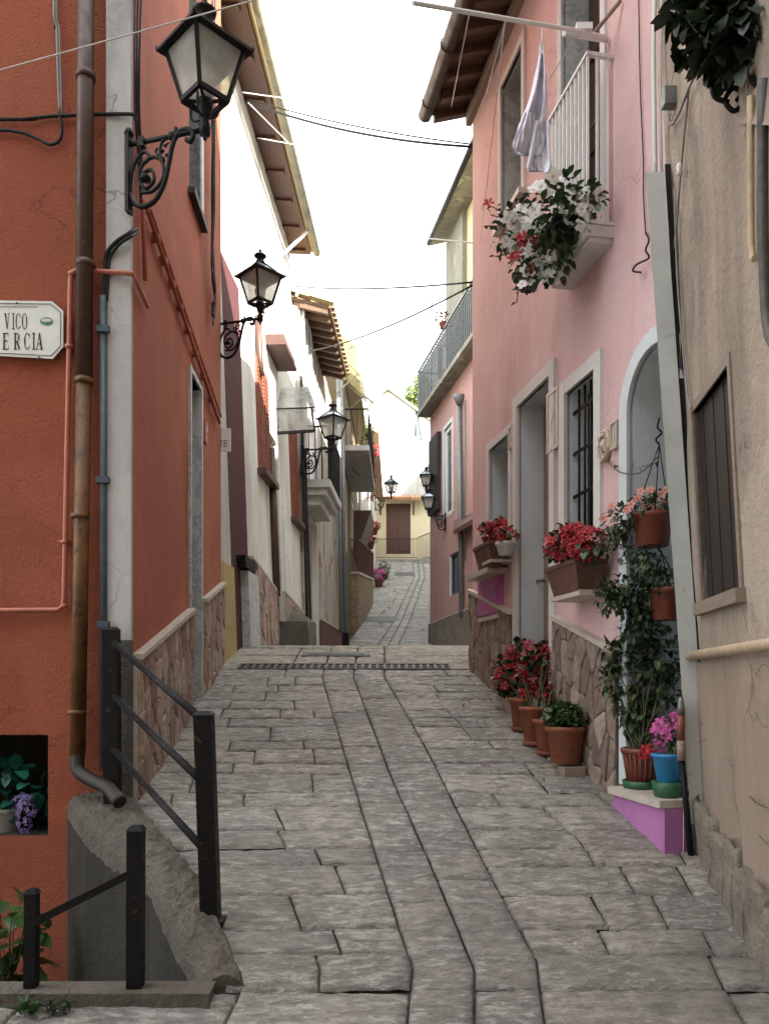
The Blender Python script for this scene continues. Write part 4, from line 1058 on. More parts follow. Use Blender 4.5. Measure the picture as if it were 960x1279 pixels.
# ------------------------------------------------------------------ PINK HOUSE
PW = Wall((2.46 - .19 * 4.35, 4.35), (2.46 - .19 * 8.2, 8.2), (-1, 0))
ph = thing('pink_house', (2.6, 6.4, -1), 'pink plastered house with arched niche, white balcony and stone dado', 'house')
def pr(*a): return PW.rect(*a)
w1 = pr((611, 564), (636, 541), (613, 652), (637, 664))
w1 = (w1[0], w1[1], PW.px(625, 668)[1], w1[3])
d1u0, d1u1 = PW.px(689, 600)[0], PW.px(648, 600)[0]
d1 = (d1u0, d1u1, PW.px(670, 872)[1], (PW.px(648, 512)[1] + PW.px(677, 476)[1]) / 2)
w2 = (PW.px(745, 560)[0], PW.px(708, 560)[0], PW.px(727, 690)[1], (PW.px(708, 496)[1] + PW.px(737, 463)[1]) / 2)
ar = (.015, PW.px(786, 560)[0], PW.px(800, 985)[1] , PW.px(822, 428)[1])
bd = (PW.px(752, 150)[0], PW.px(703, 150)[0], PW.px(735, 305)[1], PW.px(735, 305)[1] + 2.3)
w3 = (PW.px(653, 150)[0], PW.px(627, 150)[0], PW.px(640, 262)[1], (PW.px(628, 108)[1] + PW.px(653, 52)[1]) / 2)
ZT = 5.95
mb = MB()
ops = [w1 + (.30, 1), d1 + (.26, 1), w2 + (.20, 1), ar + (.55, 1, 'open'), bd + (.22, 2), w3 + (.25, 2)]
facade(mb, PW, .015, PW.len, -1.3, ZT, ops, step=.22, amp=.012)
shell(mb, PW, .02, PW.len, -1.3, ZT, 4.0, ends=(False, True)); mb.face([PW.P(.02, 0, ar[3] + .002), PW.P(.02, 0, ZT), PW.P(.02, -4, ZT), PW.P(.02, -4, ar[3] + .002)], 0); mb.face([PW.P(.02, -.56, -1.3), PW.P(.02, -.56, ar[3]), PW.P(.02, -4, ar[3]), PW.P(.02, -4, -1.3)], 1)
# arch head: fill the spandrels and the intrados
au0, au1, az1 = ar[0], ar[1], ar[3]; rx = (au1 - au0) / 2; uc = (au0 + au1) / 2; rz = min(rx, .55); zs_ = az1 - rz
K = 20; arc = [(uc + rx * math.cos(math.pi * i / K), zs_ + rz * math.sin(math.pi * i / K)) for i in range(K + 1)]
for (a, za), (b, zb_) in zip(arc, arc[1:]):
    mb.face([PW.P(a, 0, za), PW.P(b, 0, zb_), PW.P(b, 0, az1), PW.P(a, 0, az1)], 0)
    mb.face([PW.P(a, 0, za), PW.P(a, -.55, za), PW.P(b, -.55, zb_), PW.P(b, 0, zb_)], 1)
mb.wbox(PW, au0, au1, -.58, -.55, ar[2], az1, 1)
mb.build('wall', [M['pink'], M['bluewhite'], M['marble']], ph)
# arch surround band
m = MB(); bw = .10
for (a, za), (b, zb_) in zip(arc, arc[1:]):
    def o_(p): return (uc + (p[0] - uc) * (rx + bw) / rx, zs_ + (p[1] - zs_) * (rz + bw) / rz)
    A2, B2 = o_((a, za)), o_((b, zb_))
    A2, B2 = (max(A2[0], .02), A2[1]), (max(B2[0], .02), B2[1])
    m.hexa([PW.P(a, -.02, za), PW.P(b, -.02, zb_), PW.P(b, .022, zb_), PW.P(a, .022, za), PW.P(A2[0], -.02, A2[1]), PW.P(B2[0], -.02, B2[1]), PW.P(B2[0], .022, B2[1]), PW.P(A2[0], .022, A2[1])])
m.wbox(PW, au1, au1 + bw, -.02, .022, ar[2], zs_)
m.build('arch_surround', M['bluewhite'], ph)
window(ph, PW, w1, .28, M['darkwood'], .05, True, M['surround'], .07, .02, M['travertine'])
dd = door(ph, PW, d1, .22, M['greywood'], leaves=1)
m = MB(); ring(m, PW, d1, .10, -.02, .028); m.build('door_surround', M['surround'], ph)
m = MB(); m.wbox(PW, d1[0] - .1, d1[1] + .1, -.2, .12, d1[2] - .35, d1[2] - .003); m.build('doorstep', M['travertine'], ph)
window(ph, PW, w2, .2, M['darkwood'], .05, True, M['surround'], .10, .026, M['travertine'], M['iron'])
window(ph, PW, w3, .24, M['darkwood'], .05, True, M['surround'], .07, .02, M['travertine'])
bdw = door(ph, PW, bd, .20, M['darkwood'], leaves=2, nm='balcony_door')
m = MB(); ring(m, PW, bd, .07, -.02, .02); m.build('balcony_door_surround', M['surround'], ph)
# dado
zl = lambda x, y: PW.px(x, y)
uA, zA = PW.px(590, 740); uB, zB = PW.px(652, 766)
dado(ph, PW, d1[1] + .105, PW.len, zB, zA, M['crazy_r'], M['travertine'], n=.045, clad='dark')
uC, zC = PW.px(683, 776); uD, zD = PW.px(770, 818)
dado(ph, PW, ar[1] + bw + .005, d1[0] - .105, zD, zC, M['crazy_r'], M['travertine'], n=.045, clad='dark')
m = MB(); us_, ue_ = ar[1] + .0, ar[1] + bw; m.wbox(PW, us_, ue_, -.02, .05, -1.25, ar[2]); m.build('dado_end', M['concrete'], ph)
# arch step: stone slab on a magenta riser
m = MB(); m.wbox(PW, .02, ar[1] + .01, -.55, .14, ar[2] - .045, ar[2] - .002); m.build('arch_step', M['travertine'], ph)
m = MB(); m.wbox(PW, .022, ar[1], -.5, .11, -1.3, ar[2] - .046); m.build('step_riser', M['magenta'], ph)
# eaves
ev = MB(); oh_ = .42; n_r = 12
tl = MB(); rf = MB()
ez = ZT - .04
rf.hexa([PW.P(-.4, -.3, ZT + .02), PW.P(PW.len + .12, -.3, ZT + .02), PW.P(PW.len + .12, oh_, ez - .10), PW.P(-.4, oh_, ez - .10), PW.P(-.4, -.3, ZT + .06), PW.P(PW.len + .12, -.3, ZT + .06), PW.P(PW.len + .12, oh_, ez - .06), PW.P(-.4, oh_, ez - .06)])
rfo = rf.build('roof', M['rafter'], ph)
for i in range(16):
    u = -.3 + (PW.len + .36) * i / 15
    ev = MB(); ev.hexa([PW.P(u - .035, -.05, ZT - .09), PW.P(u + .035, -.05, ZT - .09), PW.P(u + .035, oh_ - .03, ez - .19), PW.P(u - .035, oh_ - .03, ez - .19), PW.P(u - .035, -.05, ZT + .012), PW.P(u + .035, -.05, ZT + .012), PW.P(u + .035, oh_ - .03, ez - .105), PW.P(u - .035, oh_ - .03, ez - .105)]); ev.build('rafter', M['rafter'], rfo)

for i in range(30):
    u = -.38 + (PW.len + .5) * i / 29
    for k in range(8):
        n0 = oh_ + .02 - k * .42; n1 = n0 - .46; z0 = ez - .045 + k * .42 * .33; z1 = z0 + .46 * .33 + .02
        for q_ in range(5):
            a0, a1 = math.pi * q_ / 5, math.pi * (q_ + 1) / 5
            p = lambda a, nn, zz: PW.P(u + .075 * math.cos(a), nn, zz + .06 * math.sin(a))
            tl.face([p(a0, n0, z0), p(a1, n0, z0), p(a1, n1, z1), p(a0, n1, z1)], 0, True)
tl.build('roof_tiles', M['tile'], rfo)
bk = MB(); bk.hexa([PW.P(-.4, oh_, ez - .055), PW.P(PW.len + .12, oh_, ez - .055), PW.P(PW.len + .12, -3.0, ez + 1.05), PW.P(-.4, -3.0, ez + 1.05), PW.P(-.4, oh_, ez - .05), PW.P(PW.len + .12, oh_, ez - .05), PW.P(PW.len + .12, -3.0, ez + 1.08), PW.P(-.4, -3.0, ez + 1.08)])
bk.build('roof_deck', M['tile'], rfo)
gt = MB(); pth = [PW.P(-.4, oh_ + .06, ez - .10), PW.P(PW.len + .10, oh_ + .06, ez - .12)]
gt.tube(pth, .07, 14); gt.lathe([(.02, -.02), (.074, -.01), (.074, .03)], 14, (0, 0, -50)) if False else None
for k in range(6):
    u = .2 + (PW.len - .3) * k / 5; gt.tube([PW.P(u, oh_ + .06 + .076 * math.cos(a), ez - .11 + .076 * math.sin(a)) for a in [i * math.pi / 8 for i in range(17)]], .006, 5)
gt.build('gutter', M['copper'], ph)
m = MB(); m.wbox(PW, -.2, PW.len + .05, .0, .06, ZT - .24, ZT - .10); m.build('cornice', M['tan'], ph)

# balcony of the pink house
zs0 = PW.px(713, 359)[1]; uN, uFa = PW.px(765, 283)[0] - .02, PW.px(713, 359)[0]
bal = MB(); bal.wbox(PW, uN, uFa, -.02, .19, zs0, zs0 + .07); bal.wbox(PW, uN + .02, uFa - .02, -.02, .16, zs0 - .03, zs0 - .001)
balo = bal.build('balcony', M['surround'], ph)
rg = MB(); zr0, zr1 = zs0 + .09, zs0 + 1.17
for i in range(11):
    u = uN + .02 + (uFa - uN - .04) * i / 10; rg.bar(PW.P(u, .175, zr0), PW.P(u, .175, zr1), .017, .017)
for nn in (.04, .11):
    for u in (uN + .02, uFa - .02): rg.bar(PW.P(u, nn, zr0), PW.P(u, nn, zr1), .017, .017)
for z in (zr0, zr1):
    rg.bar(PW.P(uN, .175, z), PW.P(uFa, .175, z), .03, .022)
    for u in (uN + .015, uFa - .015): rg.bar(PW.P(u, -.01, z), PW.P(u, .17, z), .03, .022)
rg.build('balcony_railing', M['whitepaint'], balo)
# the white poles of the clothes line
cl = thing('clothes_line', PW.at(757, 45, .15), 'white clothes pole reaching out over the street from the pink balcony', 'clothes line')
b0 = PW.at(757, 46, .06)
m = MB(); m.tube([b0, at(722, 38, 4.95), at(515, 3, 4.3)], .012, 8); m.build('pole', M['whitepaint'], cl)
m = MB(); m.tube([at(704, 40, 5.0), PW.at(757, 49, .02)], .02, 8); m.box(-.05, .05, -.02, .02, -.02, .02, T=Matrix.Translation(at(729, 34, 4.98))); m.build('bracket', M['whitepaint'], cl)
m = MB(); m.tube([PW.at(775, 0, .02), PW.at(742, 40, .15)], .013, 8); m.build('brace', M['greywood'], cl)
m = MB()
for a, b in (((586, 17, 4.55), (563, 135, 8.2)), ((631, 27, 4.7), (604, 128, 8.0)), ((630, 30, 4.7), (600, 300, 7.9)), ((720, 45, 4.95), (655, 145, 6.9)), ((655, 145, 6.9), (600, 262, 7.9)), ((655, 205, 6.9), (608, 290, 7.9)), ((677, 35, 4.85), (674, 75, 4.85))):
    m.tube([at(*a), at(*b)], .0035, 5)
m.build('line', M['cablewhite'], cl)
# laundry: white garment hanging, folded cloth sheet
def hang(pts_l, pts_r, Y, folds, mat, parent, nm, depth=.05):
    m = MB(); nI = len(pts_l) * 1; K = 28; G = []
    for (xl, yl), (xr, yr) in zip(pts_l, pts_r):
        G.append([at(xl + (xr - xl) * k / K, yl + (yr - yl) * k / K, Y + (depth * math.sin(k / K * math.pi * folds + yl * .02) + .05 * noise.noise(Vector((k / K * 5, yl * .045, folds))) + .03 * noise.noise(Vector((k / K * 9, yl * .1, folds + 4)))) * min(1, (xr - xl) / 20)) for k in range(K + 1)])
    b = len(m.v)
    for off in (0, .006):
        for r_ in G: m.v += [p + Vector((0, off, 0)) for p in r_]
    W_ = K + 1; L_ = len(G)
    for s_ in (0, 1):
        for i in range(L_ - 1):
            for k in range(K):
                o0 = b + s_ * W_ * L_; f = (o0 + i * W_ + k, o0 + i * W_ + k + 1, o0 + (i + 1) * W_ + k + 1, o0 + (i + 1) * W_ + k)
                m.f.append(f if s_ == 0 else tuple(reversed(f))); m.m.append(0); m.sm.append(True)
    return m.build(nm, mat, parent)
ld = thing('laundry', at(668, 215, 4.85), 'white garment hung to dry from the clothes pole by the balcony', 'laundry')
L1 = catmull([(674, 62, 0), (671, 75, 0), (667, 95, 0), (660, 125, 0), (650, 150, 0), (643, 168, 0), (640, 183, 0), (645, 191, 0), (653, 194, 0)], 3); L1 = [(p.x, p.y) for p in L1]
R1 = catmull([(678, 62, 0), (680, 75, 0), (682, 95, 0), (684, 125, 0), (684, 150, 0), (685, 165, 0), (685, 180, 0), (682, 192, 0), (676, 193, 0)], 3); R1 = [(p.x, p.y) for p in R1]
hang(L1, R1, 4.85, 3.2, M['cloth'], ld, 'shirt')
hang([(655, 140), (650, 155), (645, 170), (641, 184), (644, 187)], [(668, 140), (667, 158), (664, 175), (660, 190), (655, 192)], 4.80, 1.6, M['cloth'], ld, 'sleeve', .03)
hang([(668, 150), (664, 170), (660, 190), (657, 206), (660, 214), (668, 210)], [(684, 150), (685, 170), (687, 190), (689, 204), (688, 213), (682, 216)], 4.81, 2.3, M['cloth'], ld, 'sleeve', .035)
m = MB(); m.box(-.012, .012, -.01, .01, -.03, .03, T=Matrix.Translation(at(676, 62, 4.85))); m.build('clothes_peg', M['whiteplastic'], ld)
# balcony flower trough, spilling
fl = thing('flower_box', PW.P(uFa, .25, zs0 + .05), 'trough of white and red flowers spilling over the pink house balcony', 'flower box')
boxpot(PW, uN + .08, uFa + .22, .20, .36, zs0 + .02, zs0 + .16, M['iron'], fl)
Q = lambda x, y, Y, r: (tuple(at(x, y, Y)), r)
bb = [Q(655, 280, 5.55, (.16, .2, .18)), Q(700, 275, 5.2, (.2, .15, .2)), Q(690, 320, 5.3, (.15, .15, .16)), Q(660, 320, 5.5, (.14, .15, .14)), Q(735, 250, 5.1, (.1, .1, .13)), Q(630, 290, 5.6, (.10, .12, .10)), Q(670, 345, 5.4, (.08, .1, .07)), Q(712, 240, 5.15, (.15, .12, .1))]
foliage(bb, 620, .062, .042, 0, .3).build('leaves', M['leafdark'], fl)
m = MB(); root = Vector(bb[0][0])
for (xs_, ys2) in (((650, 270), (615, 258)), ((640, 275), (605, 282)), ((650, 330), (645, 378)), ((640, 310), (618, 320)), ((660, 340), (655, 365)), ((640, 268), (612, 268))):
    m.tube([at(*xs_, 5.5), at((xs_[0] + ys2[0]) / 2, (xs_[1] + ys2[1]) / 2 + 3, 5.5), at(*ys2, 5.5)], .004, 5, sub=4)
    for k in range(5):
        p = at(*xs_, 5.5).lerp(at(*ys2, 5.5), .35 + .65 * k / 4); m.leaf(p, rnd_dir(0), .045, .03, 1)
m.build('vines', [M['stem'], M['leafdark']], fl)
m = MB()
for x, y in ((690, 220), (682, 243), (672, 232), (650, 262), (668, 268), (640, 280), (705, 265), (700, 290), (660, 290), (652, 300), (632, 302), (645, 285), (718, 270), (728, 260), (720, 240), (750, 240), (664, 312), (672, 340), (660, 352), (684, 345), (726, 280), (676, 325), (688, 320), (697, 250), (735, 265), (642, 310), (656, 275), (713, 265), (667, 330), (748, 262)):
    for q_ in range(2):
        m.flower(at(x + rng.uniform(-9, 9) * q_, y + rng.uniform(-10, 10) * q_, 5.0 + .012 * (760 - x) * .35 + rng.uniform(-.05, .05)), (-.2 + rng.uniform(-.6, .6), -1, -.1 + rng.uniform(-.5, .7)), rng.uniform(.034, .060), 0, 5, 1, rng.uniform(.05, .4), 1.0)
m.build('white_blossoms', [M['petalwhite'], M['petalheart']], fl)
m = MB()
for x, y in ((610, 254), (649, 297), (656, 295), (645, 318), (664, 335), (652, 303), (640, 322), (668, 300)):
    m.flower(at(x, y, 5.35), (-.2, -1, rng.uniform(-.3, .4)), .038, 0, 5, None, .4)
m.build('red_blossoms', M['petalred'], fl)

# plaques on the pink wall
def plaque(x0_, x1_, yt, yb, label, relief, mat=M['ceramic'], nm='wall_plaque'):
    u0, u1 = PW.px(x1_, 560)[0], PW.px(x0_, 560)[0]; z1, z0 = PW.px((x0_ + x1_) / 2, yt)[1], PW.px((x0_ + x1_) / 2, yb)[1]
    m = MB(); m.wbox(PW, u0, u1, 0, .022, z0, z1); o = m.build(nm, mat); tag(o, label, 'plaque')
    m = MB(); e = (u1 - u0) * .12
    m.wbox(PW, u0, u1, .022, .034, z0, z0 + e); m.wbox(PW, u0, u1, .022, .034, z1 - e, z1); m.wbox(PW, u0, u0 + e, .022, .033, z0 + e, z1 - e); m.wbox(PW, u1 - e, u1, .022, .033, z0 + e, z1 - e)
    m.build('rim', M['travertine'], o)
    m = MB(); relief(m, (u0 + u1) / 2, u1 - u0, z0, z1); m.build('relief', M['travertine'], o)
def rel_fig(m, uc_, w, z0, z1):
    zc = (z0 + z1) / 2; h = z1 - z0
    m.tube([PW.P(uc_ - w * .15, .02, zc - h * .35), PW.P(uc_ + w * .1, .026, zc - h * .1), PW.P(uc_ - w * .08, .026, zc + h * .1), PW.P(uc_ + w * .05, .02, zc + h * .33)], .008, 6, sub=5)
    m.tube([PW.P(uc_ - w * .25, .022, zc + h * .05), PW.P(uc_, .026, zc + h * .12), PW.P(uc_ + w * .25, .022, zc + h * .28)], .006, 6, sub=4)
def rel_num(m, uc_, w, z0, z1):
    zc = (z0 + z1) / 2; h = z1 - z0; m.wbox(PW, uc_ - w * .08, uc_ + w * .06, .02, .028, zc - h * .25, zc + h * .25)
plaque(687, 701, 487, 563, 'tall narrow ceramic plaque between the door and grilled window', rel_fig)
plaque(767, 775, 527, 561, 'small upright tile beside the arch of the pink house', rel_num)
plaque(638.5, 643, 533, 560, 'tiny house number tile between small window and door', rel_num, M['ceramic_w'])
m = MB(); c0 = PW.px(758.5, 557); 
ringp = [PW.P(c0[0] + .055 * math.cos(a), .02, c0[1] + .09 * math.sin(a)) for a in [i * math.pi / 10 for i in range(21)]]
m.tube(ringp, .02, 8)
for k in range(9):
    a = k * .7; m.flower(PW.P(c0[0] + .05 * math.cos(a), .04, c0[1] + .085 * math.sin(a)), tuple(PW.N), .022, 0, 5)
m.lathe([(.02, -.03), (.035, 0), (.02, .04)], 10, PW.P(c0[0], .02, c0[1]))
tag(m.build('wall_ornament', M['ceramic']), 'oval ceramic wreath ornament hung on pink wall', 'ornament')
# magenta meter cabinet
m = MB(); a = PW.px(629, 740)[0]; b = PW.px(603, 740)[0]; z1 = (PW.px(603, 715)[1] + PW.px(629, 710)[1]) / 2; z0 = PW.px(616, 770)[1]
m.wbox(PW, a, b, 0, .05, z0, z1); mo = m.build('meter_cabinet', M['magentabox']); tag(mo, 'magenta meter cabinet low on pink wall under small window', 'cabinet')
m = MB(); e = .02; m.wbox(PW, a + e, b - e, .05, .058, z0 + e, z1 - e); d_ = m.build('door', M['magentabox'], mo); m = MB(); m.wbox(PW, a + .03, a + .05, .058, .068, (z0 + z1) / 2 - .03, (z0 + z1) / 2 + .03); m.build('handle', M['iron_grey'], d_)
m = MB(); m.wbox(PW, a - .01, b - .05, 0, .07, z0 - .04, z0 - .003); m.build('ledge', M['travertine'], mo)

# pots on window sills
def sill_pot(u0, u1, n0, n1, z0, z1, label, red, leavesn, mat):
    c = PW.P((u0 + u1) / 2, (n0 + n1) / 2, z0); t_ = thing('flower_box', c, label, 'flower box')
    boxpot(PW, u0, u1, n0, n1, z0, z1, mat, t_)
    return t_
s1 = PW.px(620, 708, .1); 
t1 = sill_pot(PW.px(627, 690, .1)[0], PW.px(607, 690, .1)[0], .06, .22, PW.px(620, 708, .14)[1], PW.px(616, 678, .14)[1], 'brown planter of red flowers under the small pink house window', 1, 1, M['brownplastic'])
bb = [Q(618, 664, 7.35, (.14, .12, .09)), Q(610, 668, 7.5, (.08, .1, .08)), Q(628, 660, 7.2, (.08, .1, .07))]
foliage(bb, 120, .06, .045).build('leaves', M['leafdark'], t1); flowers(bb, 46, .036, cup=.5).build('blossoms', M['petalred'], t1)
m = MB(); m.wbox(PW, PW.px(634, 690)[0], PW.px(606, 690)[0], 0, .2, PW.px(620, 716, .1)[1], PW.px(620, 709, .1)[1]); m.build('bracket', M['travertine'], t1)
c = PW.P(PW.px(633, 690, .12)[0], .13, PW.px(632, 694, .12)[1])
t2 = thing('flower_pot', c, 'white plastic bowl with red flowers beside the small window', 'potted plant')
pot(.06, .085, .11, M['whiteplastic'], t2, c)
bb = [((c.x, c.y, c.z + .16), (.10, .09, .07))]
foliage(bb, 60, .055, .04).build('leaves', M['leafdark'], t2); flowers(bb, 22, .034, cup=.5).build('blossoms', M['petalred'], t2)
m = MB(); m.wbox(PW, PW.px(640, 690)[0], PW.px(628, 690)[0], 0, .2, c.z - .03, c.z - .004); m.build('shelf', M['travertine'], t2)
# big box at the grilled window
u0_, u1_ = PW.px(751, 700, .08)[0], PW.px(712, 700, .08)[0]
t3 = sill_pot(u0_, u1_, .05, .26, PW.px(735, 738, .15)[1], PW.px(726, 702, .15)[1], 'brown planter of red flowers under the grilled pink house window', 1, 1, M['brownplastic'])
bb = [Q(712, 682, 5.35, (.17, .15, .10)), Q(735, 682, 5.15, (.13, .13, .10)), Q(698, 685, 5.6, (.1, .1, .08)), Q(716, 668, 5.3, (.12, .12, .06))]
foliage(bb, 330, .062, .045, 0, .2).build('leaves', M['leafdark'], t3); flowers(bb, 105, .034, cup=.5).build('blossoms', M['petalred'], t3)
flowers(bb, 14, .034, cup=.5).build('pink_blossoms', M['petalpink'], t3)
m = MB(); m.wbox(PW, u0_ + .03, u1_ + .03, 0, .22, PW.px(735, 746, .1)[1], PW.px(735, 739, .1)[1]); m.build('bracket', M['travertine'], t3)

# ------------------------------------------------------------------ pots on the street by the pink dado
potdata = [ # x_center, y_bottom, r1, h, label
    (652, 912, .10, .24, 'terracotta pot with tall red flowers, farthest of the dado row'),
    (668, 930, .11, .27, 'terracotta pot with red and coral flowers, middle of the dado row'),
    (684, 942, .10, .24, 'small terracotta pot tucked behind the round green plant'),
]
def wallclear(p, r):   # keep the pot in front of the dado
    u = (Vector((p.x, p.y, 0)) - PW.A).dot(PW.U); n_ = (Vector((p.x, p.y, 0)) - PW.A).dot(PW.N)
    if n_ < r + .055: p = p + PW.N * (r + .055 - n_)
    return p
centers = []
for (x, y, r_, h, lab) in potdata:
    p = gpx(x, y); p = wallclear(p, r_ * 1.1); p.z = zg(p.y) + .012
    t_ = thing('flower_pot', p, lab, 'potted plant'); centers.append((t_, p, h))
    pot(r_ * .72, r_, h, M['terracotta'], t_, p)
    s_ = MB(); s_.lathe([(r_ * .7, -.02), (r_ * .85, -.015), (r_ * .9, .012), (r_ * .8, .012)], 20, p); s_.build('saucer', M['terradark'], t_)
bbs = [[Q(640, 850, 6.75, (.14, .15, .14)), Q(652, 820, 6.8, (.13, .13, .13)), Q(628, 835, 7.0, (.09, .1, .1))],
       [Q(672, 835, 6.35, (.16, .16, .17)), Q(690, 815, 6.3, (.12, .12, .10)), Q(665, 870, 6.3, (.11, .1, .09))],
       [Q(706, 842, 6.1, (.11, .12, .12)), Q(692, 872, 6.1, (.10, .09, .09)), Q(695, 822, 6.2, (.11, .1, .11))]]
for (t_, p, h), bb, nl, nf_, npk in zip(centers, bbs, (380, 460, 340), (60, 66, 46), (24, 22, 12)):
    foliage(bb, nl, .075, .052, 0, .2).build('leaves', M['leafdark'], t_)
    m = flowers(bb, nf_, .036, 0, cup=.6); flowers(bb, npk, .034, 1, cup=.6, mb=m); m.build('blossoms', [M['petalred'], M['petalpink']], t_)
    stems(p + Vector((0, 0, h - .04)), bb, 14, .006).build('stem', M['stem'], t_)
p = gpx(706, 962); p.z = zg(p.y) + .05
t_ = thing('flower_pot', p, 'round terracotta pot with bushy green herb standing on a brick', 'potted plant')
pot(.098, .13, .25, M['terracotta'], t_, p, .035)
bb = [((p.x, p.y, p.z + .31), (.15, .14, .09)), ((p.x - .03, p.y, p.z + .36), (.11, .11, .06))]
foliage(bb, 480, .042, .045, curl=.35).build('leaves', M['leaf'], t_); stems(p + Vector((0, 0, .2)), bb, 18, .004).build('stem', M['stem'], t_)
b_ = gpx(711, 971); m = MB(); rt_ = Matrix.Translation((p.x + .03, p.y - .06, zg(p.y - .06) + .005)) @ Matrix.Rotation(.2, 4, 'Z'); m.box(-.075, .075, -.05, .08, -.02, .043, T=rt_)
tag(m.build('brick', M['tan']), 'pale brick wedged under the green herb pot', 'brick')
# pots on the arch step
zst = ar[2]
p = PW.P(PW.px(806, 990, -.05)[0], -.03, zst); 
t_ = thing('flower_pot', p, 'ribbed red plastic pot with dark shrub on the arch step', 'potted plant')
s_ = MB(); s_.lathe([(.095, 0), (.115, .004), (.12, .045), (.11, .045), (.1, .015)], 24, p); s_.build('saucer', M['greenplastic'], t_)
pot(.088, .12, .22, M['redplastic'], t_, p + Vector((0, 0, .02)), .03, ribs=22)
bb = [Q(800, 845, 4.98, (.20, .17, .20)), Q(775, 820, 5.05, (.12, .12, .10)), Q(828, 820, 4.85, (.12, .12, .16)), Q(800, 790, 4.95, (.14, .13, .10)), Q(800, 895, 4.95, (.12, .12, .12)), Q(768, 850, 5.1, (.10, .1, .10)), Q(764, 815, 5.1, (.07, .1, .06)), Q(785, 880, 5.0, (.10, .1, .10)), Q(835, 860, 4.8, (.08, .1, .10))]
foliage(bb, 1050, .066, .036, 0, .1).build('leaves', M['leafdark'], t_)
m = stems(p + Vector((0, 0, .2)), bb, 34, .007); m.build('stem', M['stem'], t_)
p = PW.P(PW.px(842, 990, -.02)[0], .02, zst)
t_ = thing('flower_pot', p, 'blue pot with pink flowers on the arch step', 'potted plant')
s_ = MB(); s_.lathe([(.065, 0), (.075, .004), (.09, .085), (.08, .085)], 20, p); s_.build('saucer', M['greenplastic'], t_)
pot(.055, .085, .19, M['blueplastic'], t_, p + Vector((0, 0, .05)), .02)
bb = [Q(838, 918, 4.6, (.11, .1, .09)), Q(822, 930, 4.65, (.08, .08, .06)), Q(850, 905, 4.55, (.07, .07, .06))]
foliage(bb, 150, .055, .035).build('leaves', M['leaf'], t_)
m = flowers(bb, 46, .036, 0, cup=.4); m.build('blossoms', M['petalmagenta'], t_)
m = MB(); 
for x, y in ((806, 937), (814, 935), (818, 942), (803, 944)): m.flower(at(x, y, 4.6), (-.3, -1, .4), .034, 0, 6)
m.build('red_blossoms', M['petalred'], t_); stems(p + Vector((0, 0, .2)), bb, 10, .004).build('stem', M['stem'], t_)
# hanging pots in the arch
def hanging(x, y_top, y_bot, Y, hook, r1, label, blobs, nleaf, lm, fl=None):
    c = at(x, y_bot, Y); h = (y_bot - y_top) / F * Y
    t_ = thing('hanging_pot', c, label, 'hanging pot'); pot(r1 * .8, r1, h, M['redplastic'], t_, c, .03)
    m = MB(); hk = at(*hook)
    for k in range(3):
        a = 2.1 * k + .3; m.tube([c + Vector((r1 * math.cos(a), r1 * math.sin(a), h)), hk], .0035, 5)
    m.tube([hk, hk + Vector((-.02, 0, .03)), hk + Vector((.015, 0, .07)), hk + Vector((-.01, 0, .1)), hk + Vector((0, 0, .16))], .006, 6, sub=4)
    m.build('chain', M['iron'], t_)
    foliage(blobs, nleaf, .05, .026, 0, .4).build('leaves', lm, t_)
    m = stems(c + Vector((0, 0, h)), blobs, 24, .0035); m.build('stem', M['stem'], t_)
    if fl: fl(t_)
def petunias(t_):
    m = MB()
    for x, y in ((788, 630), (805, 632), (825, 618), (828, 629), (796, 622), (812, 612), (832, 612), (783, 637), (764, 632), (753, 648), (818, 634), (800, 614)):
        m.flower(at(x, y, 4.72), (-.2 + rng.uniform(-.3, .3), -1, .3), .026, 0, 5, 1, .2, .85)
    m.build('blossoms', [M['petalsalmon'], M['redheart']], t_)
hanging(815, 642, 683, 4.8, (823, 555, 4.8), .115, 'upper hanging pot of salmon petunias in the arch', [Q(812, 632, 4.8, (.14, .12, .07)), Q(775, 650, 4.85, (.11, .1, .10)), Q(765, 672, 4.9, (.07, .08, .08)), Q(790, 690, 4.85, (.1, .08, .05))], 430, M['leafolive'], petunias)
hanging(832, 735, 775, 4.75, (826, 690, 4.75), .10, 'lower hanging pot of trailing green leaves in the arch', [Q(825, 725, 4.75, (.13, .12, .08)), Q(790, 735, 4.8, (.14, .12, .09)), Q(765, 750, 4.85, (.10, .1, .06)), Q(805, 765, 4.8, (.1, .1, .07)), Q(810, 705, 4.75, (.1, .09, .06)), Q(795, 785, 4.8, (.08, .08, .06)), Q(762, 735, 4.9, (.07, .08, .05)), Q(775, 760, 4.85, (.10, .08, .05))], 900, M['leafdark'])
m = MB(); m.tube([PW.at(757, 575, .03), PW.at(775, 590, .06), at(800, 590, 4.85), at(822, 570, 4.8)], .004, 5, sub=5)
for k in range(14):
    p = PW.at(757, 575, .03).lerp(at(822, 575, 4.8), k / 13) + Vector((0, 0, -.05 * math.sin(k / 13 * 3.14))); m.leaf(p, rnd_dir(0), .04, .02, 1)
tag(m.build('vine', [M['stem'], M['leafolive']]), 'thin bare vine strung from the wreath ornament across the arch', 'vine')
m = MB(); m.tube([PW.at(806, 290, .02), PW.at(810, 300, .05), PW.at(806, 312, .05), PW.at(810, 322, .04), PW.at(795, 330, .05), PW.at(790, 338, .05), PW.at(800, 340, .04)], .006, 6, sub=5)
m.tube([PW.at(797, -20, .015), PW.at(799, 100, .015), PW.at(803, 200, .015), PW.at(803, 240, .015), PW.at(806, 292, .015)], .004, 5, sub=4)
tag(m.build('cable', M['cable']), 'loose black wire end curling on pink wall', 'cable')

